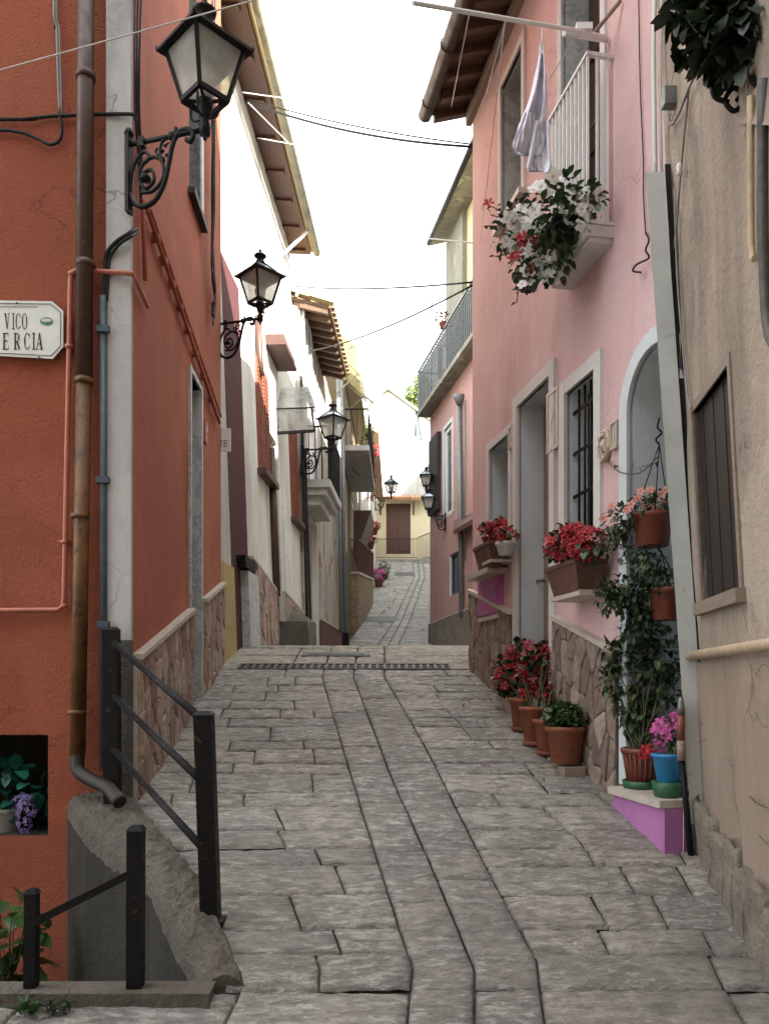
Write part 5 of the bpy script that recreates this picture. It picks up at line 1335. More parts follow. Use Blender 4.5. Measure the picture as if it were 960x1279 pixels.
# ------------------------------------------------------------------ BEIGE HOUSE (right foreground)
BW = Wall((1.166 - .1385 * 2.5, -2.5), (1.166 + .1385 * 4.50, 4.50), (-1, 0), lean=.052, zr=-.95)
bh = thing('beige_house', (3.5, 3, -1.2), 'weathered beige house with dark shuttered window and boulder footing', 'house')
wn = (BW.px(919, 610)[0], BW.px(871, 610)[0], (BW.px(876, 757)[1] + BW.px(924, 732)[1]) / 2, (BW.px(869, 508)[1] + BW.px(911, 458)[1]) / 2)
zlow = (BW.px(885, 838)[1] + BW.px(955, 806)[1]) / 2
mb = MB()
facade(mb, BW, 0, BW.len, zlow, 8.5, [wn + (.14, 1)], step=.25, amp=.028)
facade(mb, BW, 0, BW.len, -2.3, zlow, [], step=.3, amp=.008, mi=2, n=.022)
mb.face([BW.P(0, 0, zlow), BW.P(BW.len, 0, zlow), BW.P(BW.len, .022, zlow), BW.P(0, .022, zlow)], 2)
shell(mb, BW, 0, BW.len, -2.3, 8.5, 3.4)
mb.build('wall', [M['beige'], M['greywood'], M['tan']], bh)
m = MB(); m.wbox(BW, -.3, BW.len + .0, -3.8, .0, 8.5, 8.65); m.build('roof', M['tile'], bh)
# shuttered window
m = MB(); k = 7
for i in range(k):
    a = wn[0] + (wn[1] - wn[0]) * i / k; b = wn[0] + (wn[1] - wn[0]) * (i + 1) / k; m.wbox(BW, a + .003, b - .003, -.11, -.022 - (i % 2) * .003, wn[2], wn[3])
wo = m.build('shutter', M['darkwood'], bh)
m = MB(); m.wbox(BW, wn[0] - .04, wn[0], -.12, .012, wn[2], wn[3] + .04); m.wbox(BW, wn[1], wn[1] + .04, -.12, .012, wn[2], wn[3] + .04); m.wbox(BW, wn[0], wn[1], -.12, .010, wn[3], wn[3] + .04); m.build('frame', M['greywood'], wo)
m = MB(); m.wbox(BW, wn[0] - .06, wn[1] + .06, -.1, .045, wn[2] - .065, wn[2] - .002); m.build('sill', M['greywood'], wo)
# horizontal cream pipe above the lower render
m = MB(); m.tube([BW.P(BW.len - .02, .05, zlow + .035), BW.P(BW.len - 2, .05, zlow + .045), BW.P(.2, .05, zlow + .05)], .026, 10); m.build('pipe', M['creampipe'], bh)
# corner trunking
m = MB()
tA = [(805, 214), (830, 212), (863, 1030), (887, 1030)]
Yt = 4.36
T = lambda x, y, d: at(x, y, Yt + d)
m.hexa([T(863, 1032, .0), T(886, 1032, 0), T(886, 1032, .05), T(863, 1032, .05), T(806, 216, 0), T(829, 214, 0), T(829, 214, .05), T(806, 216, .05)])
to = m.build('cable_trunking', M['trunking'], bh)
m = MB(); m.hexa([T(864, 1105, -.02), T(890, 1110, -.02), T(890, 1110, .06), T(864, 1105, .06), T(863, 1030, -.015), T(888, 1028, -.015), T(888, 1028, .06), T(863, 1030, .06)]); m.build('trunking_foot', M['greypipe'], to)
m = MB()
m.tube([T(818, -20, .03), T(816, 60, .03), T(817, 150, .03), T(818, 216, .03)], .013, 8, sub=4); m.tube([T(826, -20, .03), T(824, 100, .03), T(826, 216, .03)], .008, 6, sub=4)
m.build('riser_pipe', M['trunking'], to)
m = MB()
for k in range(4):
    dx = k * 1.6; m.tube([T(831 + dx, 205, .02), T(838 + dx, 320, .02), T(846 + dx + rng.uniform(-2, 2), 450, .01), T(857 + dx, 620, .02), T(868 + dx, 780, .02), T(880 + dx, 960, .02), T(887 + dx, 1030, .02)], .006, 5, sub=4)
tag(m.build('cable', M['cable']), 'dark bundle of cables following the pale corner trunking', 'cable')
# junction box and upper wires
m = MB(); p = BW.at(836, 122, .03); m.box(-.035, .035, -.03, .03, -.045, .045, T=Matrix.Translation(p)); jb = m.build('junction_box', M['iron_grey']); tag(jb, 'grey square junction box on the beige wall below the hanging leaves', 'junction box')
m = MB()
m.tube([BW.at(834, 140, .02), BW.at(838, 155, .03), BW.at(848, 140, .03), BW.at(862, 105, .03), BW.at(880, 70, .02)], .007, 6, sub=5)
m.tube([BW.at(860, 110, .02), BW.at(852, 190, .02), BW.at(846, 260, .02), BW.at(842, 310, .02)], .006, 6, sub=4)
m.tube([BW.at(842, 235, .02), BW.at(845, 340, .02), BW.at(852, 430, .02), BW.at(858, 490, .02), BW.at(863, 512, .02)], .005, 6, sub=4)
tag(m.build('cable', M['cablegrey']), 'thin grey wires looping down the beige wall from the junction box', 'cable')
m = MB(); m.lathe([(.008, -.03), (.018, -.02), (.01, -.005), (.018, .01), (.008, .03)], 10, BW.at(848, 211, .04)); tag(m.build('insulator', M['whiteplastic']), 'small white porcelain insulator on beige wall', 'insulator')
# downpipes on the right edge
m = MB(); m.tube([BW.at(952, 100, .04), BW.at(953, 300, .04), BW.at(958, 405, .04), BW.at(972, 440, .05)], .019, 12, sub=4); m.build('downpipe', M['oldiron'], bh)
m = MB(); m.tube([BW.at(937, 120, .03), BW.at(938, 305, .03), BW.at(943, 322, .03)], .014, 8, sub=3); m.build('pipe', M['creampipe'], bh)
# boulder footing
m = MB(); i = 0; Y = 4.42
while Y > 2.0:
    w_ = rng.uniform(.06, .105); p = BW.P((Y + 2.5) / BW.U.y, .02, zg(Y)); hh = rng.uniform(.17, .24); m.rock((p.x + .005, p.y, zg(Y) + hh * .42), (.075, w_, hh), 0, i); Y -= w_ * 1.92; i += 1
m.build('stone_footing', M['fieldstone'], bh)
# bare twigs on lower wall
m = MB(); p0 = BW.at(965, 1012, .03); m.tube([p0, BW.at(945, 1003, .06), BW.at(936, 995, .04)], .004, 5, sub=4); m.tube([BW.at(965, 1062, .03), BW.at(948, 1044, .05)], .003, 5)
tag(m.build('twig', M['bark']), 'bare dark twigs poking from the lower beige wall', 'twig')
# black pole by the trunking
bp = thing('pole', gpx(863, 1090), 'slim black pole with reddish collar beside the corner trunking', 'pole')
m = MB(); Yq = 4.33; m.tube([at(865, 1094, Yq), at(851, 950, Yq)], .017, 10); m.build('shaft', M['iron'], bp)
m = MB(); m.tube([at(851, 950, Yq), at(850, 925, Yq)], .024, 10); m.build('lower_collar', M['greywood'], bp)
m = MB(); m.tube([at(850, 925, Yq), at(850, 892, Yq)], .021, 10); m.build('collar', M['redplastic'], bp)
m = MB(); m.tube([at(850, 892, Yq), at(850, 882, Yq), at(850, 876, Yq), at(850, 871, Yq)], [.024, .010], 10); m.build('cap', M['iron_grey'], bp)
# window box above right: slab, iron scroll, leaves
wb = thing('flower_box', at(950, 150, 3.2), 'timber flower box with dark overhanging leaves high on the beige house', 'flower box')
c = at(962, 120, 3.15)
m = MB(); m.hexa([at(922, 154, 3.25), at(990, 150, 3.25), at(1040, 150, 2.7), at(960, 156, 2.8), at(928, 128, 3.25), at(990, 85, 3.25), at(1040, 60, 2.7), at(966, 80, 2.8)]); m.build('planter', M['greywood'], wb)
m = MB(); S3 = lambda pts: [at(x, y, 3.28) for x, y in pts]
m.tube(S3([(925, 133), (915, 138), (905, 125), (915, 110), (925, 115), (920, 125)]), .010, 7, sub=5); m.tube(S3([(910, 128), (892, 120), (890, 100), (905, 92), (915, 100), (908, 110), (900, 105)]), .010, 7, sub=5); m.tube(S3([(900, 90), (925, 85), (945, 90)]), .010, 7, sub=4)
m.build('bracket', M['iron'], wb)
bb = [Q(880, 25, 3.2, (.14, .14, .12)), Q(925, 40, 3.1, (.16, .15, .13)), Q(862, 5, 3.25, (.09, .1, .07)), Q(950, 10, 3.1, (.2, .15, .14)), Q(900, 65, 3.2, (.08, .09, .06)), Q(940, 85, 3.1, (.06, .07, .06)), Q(905, -30, 3.2, (.2, .2, .15))]
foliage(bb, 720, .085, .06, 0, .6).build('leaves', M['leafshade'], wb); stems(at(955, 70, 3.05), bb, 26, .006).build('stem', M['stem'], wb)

# ------------------------------------------------------------------ LEFT: CREAM HOUSE with oxblood band
CW = Wall((-1.72, 8.45), (-1.445, 14.4), (1, 0), lean=-.035, zr=.4)
ch = thing('cream_house', (-4, 11, 0), 'cream house with oxblood band, brick red shutters and deep tiled eaves', 'house')
ub0, ub1 = CW.px(285, 600)[0], CW.px(306, 600)[0]
sh1 = (CW.px(320, 520)[0], CW.px(335, 560)[0], (CW.px(322, 585)[1] + CW.px(334, 600)[1]) / 2, (CW.px(318, 455)[1] + CW.px(330, 460)[1]) / 2, .12, 1)
drk = (CW.px(338, 640)[0], CW.px(351, 700)[0], .30, CW.px(340, 545)[1], .14, 1)
sh2 = (CW.px(362, 600)[0], CW.px(371, 620)[0], CW.px(367, 650)[1], CW.px(366, 530)[1], .10, 1)
upw = (CW.px(329, 320)[0], CW.px(345, 320)[0], CW.px(337, 405)[1] + .05, CW.px(337, 405)[1] + 1.3, .12, 1)
ztop = 7.8
mb = MB(); zsp = 4.85
facade(mb, CW, 0, ub0, -.4, ztop, [], step=.5, amp=.01, mi=2)
facade(mb, CW, ub0, ub1, -.4, zsp, [], step=.5, amp=.006, mi=3, n=.004); facade(mb, CW, ub0, ub1, zsp, ztop, [], step=.5, amp=.006, mi=4, n=.004)
facade(mb, CW, ub1, CW.len, -.4, ztop, [sh1, drk, sh2], step=.4, amp=.012)
shell(mb, CW, 0, CW.len, -.4, ztop, 4.5)
mb.build('wall', [M['cream'], M['cream'], M['greystrip'], M['redband'], M['yellowband']], ch)
# mustard base patch and marble post
m = MB(); m.wbox(CW, .0, ub0 + .05, -.02, .022, 0, CW.px(283, 705)[1]); m.build('base_patch', M['mustard'], ch)
m = MB(); m.wbox(CW, CW.px(299, 700)[0], CW.px(312, 700)[0], -.02, .10, -.2, CW.px(305, 716)[1]); m.build('marble_post', M['marble'], ch)
m = MB(); m.wbox(CW, CW.px(295, 700)[0], CW.px(308, 700)[0], -.02, .11, CW.px(305, 714)[1], CW.px(305, 700)[1]); m.build('post_cap', M['iron'], ch)
u0d, u1d = CW.px(311, 720)[0], drk[0] - .02
dado(ch, CW, u0d, u1d, CW.px(311, 698)[1], CW.px(340, 738)[1], M['crazy_l'], M['travertine'], n=.06, clad='light')
dado(ch, CW, drk[1] + .02, CW.len, CW.px(352, 741)[1], CW.px(386, 774)[1], M['crazy_l'], M['travertine'], n=.06, clad='light')
# shutters, brown doorway
def shutter(W, o, d, mat, bld):
    m = MB(); a0, a1, c0, c1 = o[:4]; md = (a0 + a1) / 2
    for (p, q_) in ((a0 + .01, md - .005), (md + .005, a1 - .01)):
        m.wbox(W, p, q_, -.03, .03, c0, c1)
        k = 0; z = c0 + .08
        while z < c1 - .08: m.wbox(W, p + .03, q_ - .03, .03, .042, z, z + .03); z += .055
    s_ = m.build('shutter', mat, bld); m = MB(); m.wbox(W, a0 - .06, a1 + .06, -.05, .13, c0 - .08, c0 - .003); m.build('sill', M['brownsheet'], s_)
shutter(CW, sh1, .0, M['shutter_red'], ch); shutter(CW, sh2, .0, M['shutter_red'], ch)
door(ch, CW, drk, .06, M['darkwood'], handle=False)
# timber box canopy with brown soffit
m = MB(); a, b = CW.px(331, 430)[0], CW.px(346, 440)[0]; zc = CW.px(333, 432)[1]
m.wbox(CW, a, b, .0, .30, zc - .03, zc + .02); m.wbox(CW, a, b, -.02, .28, zc + .021, zc + .12); m.build('canopy', M['brownsheet'], ch)
m = MB(); m.tube([CW.at(322, 395, .05), CW.at(324, 450, .05), CW.at(326, 470, .05)], .05, 8); m.tube([CW.at(339, 560, .05), CW.at(346, 745, .05)], .05, 10); m.build('downpipe', M['brownpipe'], ch)
# eaves
ovr = .36; ez = ztop - .02
m = MB(); m.hexa([CW.P(-.1, -.3, ez), CW.P(CW.len + .15, -.3, ez), CW.P(CW.len + .15, ovr, ez - .04), CW.P(-.1, ovr, ez - .04), CW.P(-.1, -.3, ez + .05), CW.P(CW.len + .15, -.3, ez + .05), CW.P(CW.len + .15, ovr, ez), CW.P(-.1, ovr, ez)])
eo = m.build('roof', M['soffit'], ch)
m = MB()
for i in range(9):
    u = CW.len * i / 8; m = MB(); m.hexa([CW.P(u - .05, 0, ez - .05), CW.P(u + .05, 0, ez - .05), CW.P(u + .05, ovr - .08, ez - .075), CW.P(u - .05, ovr - .08, ez - .075), CW.P(u - .05, 0, ez - .002), CW.P(u + .05, 0, ez - .002), CW.P(u + .05, ovr - .08, ez - .042), CW.P(u - .05, ovr - .08, ez - .042)]); m.build('rafter', M['soffit'], eo)
m = MB()
for i in range(30):
    u = -.1 + (CW.len + .2) * i / 29
    for k in range(9):
        n0 = ovr + .06 - k * .42; n1 = n0 - .46; z0 = ez + .01 + k * .42 * .3; z1 = z0 + .46 * .3 + .02
        for q_ in range(4):
            a0, a1 = math.pi * q_ / 4, math.pi * (q_ + 1) / 4
            pf = lambda a, nn, zz: CW.P(u + .1 * math.cos(a), nn, zz + .07 * math.sin(a))
            m.face([pf(a0, n0, z0), pf(a1, n0, z0), pf(a1, n1, z1), pf(a0, n1, z1)], 0, True)
m.hexa([CW.P(-.1, ovr + .05, ez + .001), CW.P(CW.len + .15, ovr + .05, ez + .001), CW.P(CW.len + .15, -3.2, ez + 1.1), CW.P(-.1, -3.2, ez + 1.1), CW.P(-.1, ovr + .05, ez + .03), CW.P(CW.len + .15, ovr + .05, ez + .03), CW.P(CW.len + .15, -3.2, ez + 1.14), CW.P(-.1, -3.2, ez + 1.14)])
m.build('roof_tiles', M['tile_y'], eo)
m = MB(); m.tube([CW.P(-.1, ovr + .12, ez - .02), CW.P(CW.len + .1, ovr + .12, ez - .05)], .06, 10); m.build('gutter', M['concrete_far'], ch)
m = MB(); m.tube([CW.P(CW.len - .1, .1, ez - .9), CW.P(CW.len + .1, ovr + .1, ez - .3)], .03, 8); m.build('eaves_strut', M['whitepaint'], ch)
m = MB(); m.tube([CW.P(CW.len - .9, -.02, ez - .62), CW.P(CW.len - .7, ovr + .1, ez - .05)], .03, 8); m.build('eaves_strut', M['whitepaint'], ch)
# hanging clear plastic sheet sign on a dark frame
gl = thing('glass_canopy', CW.at(335, 540), 'clear sheet canopy on black frame fixed to the cream house', 'canopy')
Yk = 12.4
m = MB(); m.hexa([at(334, 512, Yk), at(392, 510, Yk), at(390, 484, 12.9), at(336, 486, 12.9), at(334, 510.5, Yk), at(392, 508.5, Yk), at(390, 482.5, 12.9), at(336, 484.5, 12.9)]); m.build('sheet', M['clearsheet'], gl)
m = MB(); m.hexa([at(345, 539, Yk), at(392, 537, Yk), at(392, 537, Yk + .02), at(345, 539, Yk + .02), at(343, 512, Yk), at(389, 510, Yk), at(389, 510, Yk + .02), at(343, 512, Yk + .02)]); m.build('front_sheet', M['clearsheet'], gl)
m = MB(); m.bar(at(343, 512, Yk - .02), at(346, 541, Yk - .02), .03); m.bar(at(389, 510, Yk - .02), at(393, 538, Yk - .02), .03); m.bar(at(346, 541, Yk - .02), at(393, 538, Yk - .02), .04); m.bar(at(334, 511, Yk - .02), at(392, 509, Yk - .02), .018); m.build('frame', M['iron'], gl)
# green-grey block at the foot
m = MB(); p = at(366, 800, 12.3); m.hexa([(p.x - .28, 12.2, .3), (p.x + .30, 12.2, .3), (p.x + .32, 12.9, .3), (p.x - .28, 12.9, .3), (p.x - .28, 12.2, .90), (p.x + .22, 12.2, .90), (p.x + .3, 12.9, .92), (p.x - .28, 12.9, 1.35)])
tag(m.build('stone_block', M['concrete']), 'mossy concrete mounting block at the foot of the cream house', 'block')

# ------------------------------------------------------------------ LEFT: GREY PEELING HOUSE
GW = Wall((-1.445, 14.42), (-1.14, 20.7), (1, 0), lean=-.012, zr=.4)
gh = thing('grey_house', (-4, 17.5, 0), 'grey peeling plaster house with small balcony and timber eaves', 'house')
gd = (GW.px(385, 680)[0], GW.px(396, 680)[0], .5, GW.px(389, 648)[1], .15, 1)
bdr = (GW.px(384, 560)[0], GW.px(397, 560)[0], GW.px(388, 603)[1], GW.px(388, 540)[1] + .8, .12, 1)
w4 = (GW.px(372, 430)[0] if GW.px(372, 430)[0] > 0 else .15, .9, GW.px(378, 480)[1], GW.px(378, 480)[1] + 1.35, .12, 1)
zt3 = 6.85
mb = MB(); facade(mb, GW, 0, GW.len, 0, zt3, [gd, bdr], step=.6, amp=.015); shell(mb, GW, 0, GW.len, 0, zt3, 4.5); mb.build('wall', [M['greyplaster'], M['surround']], gh)
door(gh, GW, gd, .12, M['greywood'], leaves=1, handle=False); door(gh, GW, bdr, .1, M['whitepaint'], leaves=2, handle=False, nm='balcony_door')
zsl = GW.px(380, 612)[1]
m = MB(); m.wbox(GW, .05, 2.1, -.02, .50, zsl, zsl + .14); m.wbox(GW, .12, 2.0, -.02, .42, zsl - .12, zsl - .001); m.wbox(GW, .25, 1.8, -.02, .3, zsl - .28, zsl - .121); bo = m.build('balcony', M['greystrip'], gh)
m = MB()
for i in range(15):
    u = .07 + 2.0 * i / 14; m.bar(GW.P(u, .47, zsl + .14), GW.P(u, .47, zsl + 1.1), .016)
for i in range(4): 
    for u in (.07, 2.07): m.bar(GW.P(u, .47 * i / 4, zsl + .14), GW.P(u, .47 * i / 4, zsl + 1.1), .016)
m.bar(GW.P(.05, .47, zsl + 1.1), GW.P(2.1, .47, zsl + 1.1), .03); m.bar(GW.P(.07, 0, zsl + 1.1), GW.P(.07, .47, zsl + 1.1), .03); m.build('railing', M['iron'], bo)
# upper white window projecting frame
m = MB(); a = GW.px(375, 440)[0]; zc = GW.px(376, 478)[1]
m.wbox(GW, .05, 1.15, 0, .10, zc - .08, zc); m.wbox(GW, .08, .2, 0, .06, zc, zc + 1.25); m.wbox(GW, 1.0, 1.12, 0, .06, zc, zc + 1.25); m.wbox(GW, .08, 1.12, 0, .061, zc + 1.251, zc + 1.36); m.wbox(GW, .57, .64, 0, .05, zc, zc + 1.25)
wo = m.build('window', M['whitepaint'], gh); m = MB(); m.wbox(GW, .2, 1.0, .0, .02, zc, zc + 1.25); m.build('pane', M['pane'], wo)
# eaves of timber
m = MB(); ov = .55
m.hexa([GW.P(-.05, -.2, zt3), GW.P(3.2, -.2, zt3), GW.P(3.2, ov, zt3 - .18), GW.P(-.05, ov, zt3 - .18), GW.P(-.05, -.2, zt3 + .06), GW.P(3.2, -.2, zt3 + .06), GW.P(3.2, ov, zt3 - .12), GW.P(-.05, ov, zt3 - .12)])
eo = m.build('roof', M['rafter'], gh)
m = MB()
for i in range(10):
    u = 3.15 * i / 9; m = MB(); m.hexa([GW.P(u - .04, 0, zt3 - .14), GW.P(u + .04, 0, zt3 - .14), GW.P(u + .04, ov - .05, zt3 - .27), GW.P(u - .04, ov - .05, zt3 - .27), GW.P(u - .04, 0, zt3 - .05), GW.P(u + .04, 0, zt3 - .05), GW.P(u + .04, ov - .05, zt3 - .175), GW.P(u - .04, ov - .05, zt3 - .175)]); m.build('rafter', M['rafter'], eo)
m = MB()
for i in range(16):
    u = -.05 + 3.3 * i / 15
    for k in range(6):
        n0 = ov + .06 - k * .42; n1 = n0 - .46; z0 = zt3 - .115 + k * .42 * .28; z1 = z0 + .46 * .28 + .02
        for q_ in range(4):
            a0, a1 = math.pi * q_ / 4, math.pi * (q_ + 1) / 4
            pf = lambda a, nn, zz: GW.P(u + .1 * math.cos(a), nn, zz + .07 * math.sin(a))
            m.face([pf(a0, n0, z0), pf(a1, n0, z0), pf(a1, n1, z1), pf(a0, n1, z1)], 0, True)
m.hexa([GW.P(-.05, ov, zt3 - .119), GW.P(GW.len, ov, zt3 - .119), GW.P(GW.len, -3, zt3 + .85), GW.P(-.05, -3, zt3 + .85), GW.P(-.05, ov, zt3 - .11), GW.P(GW.len, ov, zt3 - .11), GW.P(GW.len, -3, zt3 + .88), GW.P(-.05, -3, zt3 + .88)]) if False else None
m.build('roof_tiles', M['tile_y'], eo)
m = MB()
for x in (422, 427): m.tube([at(x, 470, 20.2 if x == 427 else 19.6), at(x + 4, 790, 20.4 if x == 427 else 19.9)], .05, 8)
m.build('downpipe', M['greypipe'], gh)
m = MB(); m.tube([at(376, 470, 14.35), at(378, 560, 14.35), at(384, 790, 14.3)], .03, 6, sub=4); m.tube([at(381, 560, 14.36), at(388, 790, 14.36)], .02, 6)
m.build('pipe', M['cable'], gh)
dado(gh, GW, gd[1] + .2, GW.len, 1.25, 1.25, M['doorwood'], M['travertine'], n=.05)
# dark wrapped bin at the corner
m = MB(); p = at(427, 803, 21.5); m.lathe([(.20, -.4), (.26, .1), (.24, .5), (.12, .72), (.03, .78)], 14, (p.x - .05, 21.5, .75)); tag(m.build('sack', M['iron']), 'dark sack leaning at the corner of the grey house', 'sack')

# yellow corrugated awning
aw = MB(); Ka = 26
for i in range(Ka):
    y0_, y1_ = 17.8 + 3.4 * i / Ka, 17.8 + 3.4 * (i + 1) / Ka
    z0_, z1_ = .035 * math.sin(i * 1.6), .035 * math.sin((i + 1) * 1.6)
    xw0, xw1 = -1.28 + (y0_ - 17.8) * .048, -1.28 + (y1_ - 17.8) * .048
    aw.face([(xw0, y0_, 8.0 + z0_), (xw0 + .66, y0_, 7.35 + z0_), (xw1 + .66, y1_, 7.35 + z1_), (xw1, y1_, 8.0 + z1_)], 0, True)
    aw.face([(xw0, y0_, 8.02 + z0_), (xw0 + .66, y0_, 7.37 + z0_), (xw1 + .66, y1_, 7.37 + z1_), (xw1, y1_, 8.02 + z1_)], 0, True)
awt = thing('awning', (-1.2, 19.5, 7.3), 'yellow corrugated plastic awning above the grey house', 'awning')
aw.build('sheet', M['yellowsheet'], awt)
m = MB()
for y in (17.9, 19.5, 21.1): m.bar((-1.28 + (y - 17.8) * .048, y, 7.97), (-.45 + (y - 17.8) * .048, y, 7.32), .04); m.bar((-1.25 + (y - 17.8) * .048, y, 7.0), (-.7 + (y - 17.8) * .048, y, 7.5), .03)
m.build('frame', M['greywood'], awt)

# ------------------------------------------------------------------ LEFT: OCHRE HOUSE and PLANTED HOUSE
HW = Wall((-1.16, 20.75), (-.98, 29.5), (1, 0))
hh_ = thing('ochre_house', (-3.5, 25, 1), 'shaded ochre house with balconies and walled stair landing', 'house')
ow1 = (HW.px(430, 650)[0] if HW.px(430, 650)[0] > .3 else .4, 0, 0, 0)
ow1 = (1.2, 2.3, 3.7, 5.6, .12, 1); ow2 = (4.6, 5.4, 4.3, 5.6, .12, 1)
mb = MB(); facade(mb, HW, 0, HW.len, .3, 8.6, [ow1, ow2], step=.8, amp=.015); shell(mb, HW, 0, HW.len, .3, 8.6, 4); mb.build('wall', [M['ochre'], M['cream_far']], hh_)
window(hh_, HW, ow1, .1, M['greywood'], .06, True, M['cream_far'], .1, .03); window(hh_, HW, ow2, .1, M['greywood'], .06, True, M['cream_far'], .1, .03)
m = MB(); m.hexa([HW.P(-.2, -2.5, 9.6), HW.P(HW.len, -2.5, 9.6), HW.P(HW.len, .4, 8.55), HW.P(-.2, .4, 8.55), HW.P(-.2, -2.5, 9.7), HW.P(HW.len, -2.5, 9.7), HW.P(HW.len, .4, 8.65), HW.P(-.2, .4, 8.65)]); m.build('roof', M['tile_y'], hh_)
zb1 = 6.05
m = MB(); m.wbox(HW, .3, 5.0, -.02, .75, zb1, zb1 + .14); bo = m.build('balcony', M['greystrip'], hh_)
m = MB()
for i in range(22):
    u = .35 + 4.6 * i / 21; m.bar(HW.P(u, .72, zb1 + .14), HW.P(u, .72, zb1 + 1.1), .016)
for i in range(5): m.bar(HW.P(.35, .72 * i / 5, zb1 + .14), HW.P(.35, .72 * i / 5, zb1 + 1.1), .016)
m.bar(HW.P(.35, .72, zb1 + 1.1), HW.P(4.95, .72, zb1 + 1.1), .035); m.bar(HW.P(.35, 0, zb1 + 1.1), HW.P(.35, .72, zb1 + 1.1), .035)
m.build('railing', M['iron'], bo)
zb2 = 5.6
m = MB(); P = HW.P; m.hexa([P(5.6, 0, 4.2), P(8.4, 0, 4.2), P(8.4, .1, 4.2), P(5.6, .1, 4.2), P(5.6, 0, zb2), P(8.4, 0, zb2), P(8.4, .62, zb2), P(5.6, .62, zb2)]); m.build('balcony', M['brownsheet'], hh_)
m = MB(); m.tube([at(449, 590, 27.5), at(450, 680, 27.5)], .06, 8); m.build('downpipe', M['cablewhite'], hh_)
# walled landing with railings
ln = MB(); px0, px1 = -1.12, -.78
ln.hexa([(-1.3, 25.2, .9), (-.83, 25.2, .9), (-.42, 30, .9), (-1.0, 30, .9), (-1.3, 25.2, 3.35), (-.83, 25.2, 3.35), (-.42, 30, 3.75), (-1.0, 30, 3.75)])
lo = ln.build('landing', M['brickbase'], hh_)
m = MB(); m.hexa([(-1.32, 25.15, 3.352), (-.80, 25.15, 3.352), (-.39, 30, 3.752), (-1.0, 30, 3.752), (-1.32, 25.15, 3.42), (-.80, 25.15, 3.42), (-.39, 30, 3.82), (-1.0, 30, 3.82)]); m.build('coping', M['travertine'], lo)
m = MB()
for i in range(7): x = -1.28 + .44 * i / 6; m.bar((x, 25.22, 3.42), (x, 25.22, 4.45), .02)
m.bar((-1.3, 25.22, 4.45), (-.82, 25.22, 4.45), .035); m.bar((-1.3, 25.22, 3.95), (-.82, 25.22, 3.95), .02)
for i in range(24): t_ = i / 23; m.bar((-.82 + .4 * t_, 25.22 + 4.7 * t_, 3.42 + .4 * t_), (-.82 + .4 * t_, 25.22 + 4.7 * t_, 4.45 + .3 * t_), .025)
m.bar((-.82, 25.22, 4.45), (-.42, 29.9, 4.75), .035); m.build('railing', M['doorwood'], lo)
# ivy on the balcony
bb = [Q(458, 560, 25.5, (.22, .4, .6)), Q(461, 535, 26, (.18, .35, .3)), Q(456, 580, 25, (.2, .3, .3))]
iv = thing('ivy', at(458, 595, 25.5), 'dark green climbing plant on the ochre house balcony', 'climbing plant')
foliage(bb, 600, .09, .07, 0, .3).build('leaves', M['leaf'], iv); stems(at(458, 597, 25.5), bb, 14, .01).build('stem', M['stem'], iv)
bb = [Q(466, 590, 27, (.14, .3, .35)), Q(469, 565, 27.5, (.1, .3, .25)), Q(463, 618, 27, (.12, .25, .25))]
iv = thing('climbing_roses', at(466, 625, 27), 'red flowers trailing below the climbing plant', 'climbing plant')
foliage(bb, 120, .08, .06).build('leaves', M['leafdark'], iv); flowers(bb, 90, .05).build('blossoms', M['petalred'], iv)

VW = Wall((-.62, 30.1), (-.45, 41.4), (1, 0))
vh = thing('planted_house', (-3, 35, 3), 'narrow pale house hung with flower pots before the yellow facade', 'house')
mb = MB(); facade(mb, VW, 0, VW.len, 2, 9.3, [(2.5, 3.6, 5.8, 7.2, .12, 1)], step=1, amp=.01); shell(mb, VW, 0, VW.len, 2, 9.3, 4); mb.build('wall', [M['cream'], M['surround']], vh)
window(vh, VW, (2.5, 3.6, 5.8, 7.2), .1, M['greywood'], .06)
m = MB(); m.hexa([VW.P(-.2, -3, 10.6), VW.P(VW.len, -3, 10.6), VW.P(VW.len, .4, 9.25), VW.P(-.2, .4, 9.25), VW.P(-.2, -3, 10.7), VW.P(VW.len, -3, 10.7), VW.P(VW.len, .4, 9.37), VW.P(-.2, .4, 9.37)]); m.build('roof', M['tile'], vh)
for (x, y, Y, lab) in ((466, 660, 30.6, 'upper wall pot of dull red flowers by the far landing'), (461, 678, 29.9, 'lower wall pot of dull red flowers by the far landing')):
    c = at(x, y + 8, Y); t_ = thing('flower_pot', c, lab, 'potted plant'); pot(.14, .2, .25, M['terradark'], t_, c)
    bb = [((c.x, c.y, c.z + .35), (.28, .25, .16))]; foliage(bb, 90, .1, .08).build('leaves', M['leafdark'], t_); flowers(bb, 36, .06).build('blossoms', M['petalred'], t_)
    m = MB(); m.bar((c.x, c.y, c.z - .02), (VW.A.x + .0, c.y + .1, c.z - .02), .03); m.build('bracket', M['iron'], t_)
for (x, y, Y, lab) in ((473, 705, 33.5, 'far street pot bursting with crimson flowers'), (480, 703, 35.5, 'dark leafy pot beyond the crimson flowers')):
    c = at(x, y, Y); c.z = zg(Y); c.x -= .0
    t_ = thing('flower_pot', c, lab, 'potted plant'); pot(.14, .2, .3, M['terradark'], t_, c)
    bb = [((c.x, c.y, c.z + .5), (.3, .28, .28))]; foliage(bb, 130, .12, .09).build('leaves', M['leafdark'], t_)
    if 'crimson' in lab and 'bursting' in lab: flowers(bb, 60, .07).build('blossoms', M['petalmagenta'], t_)

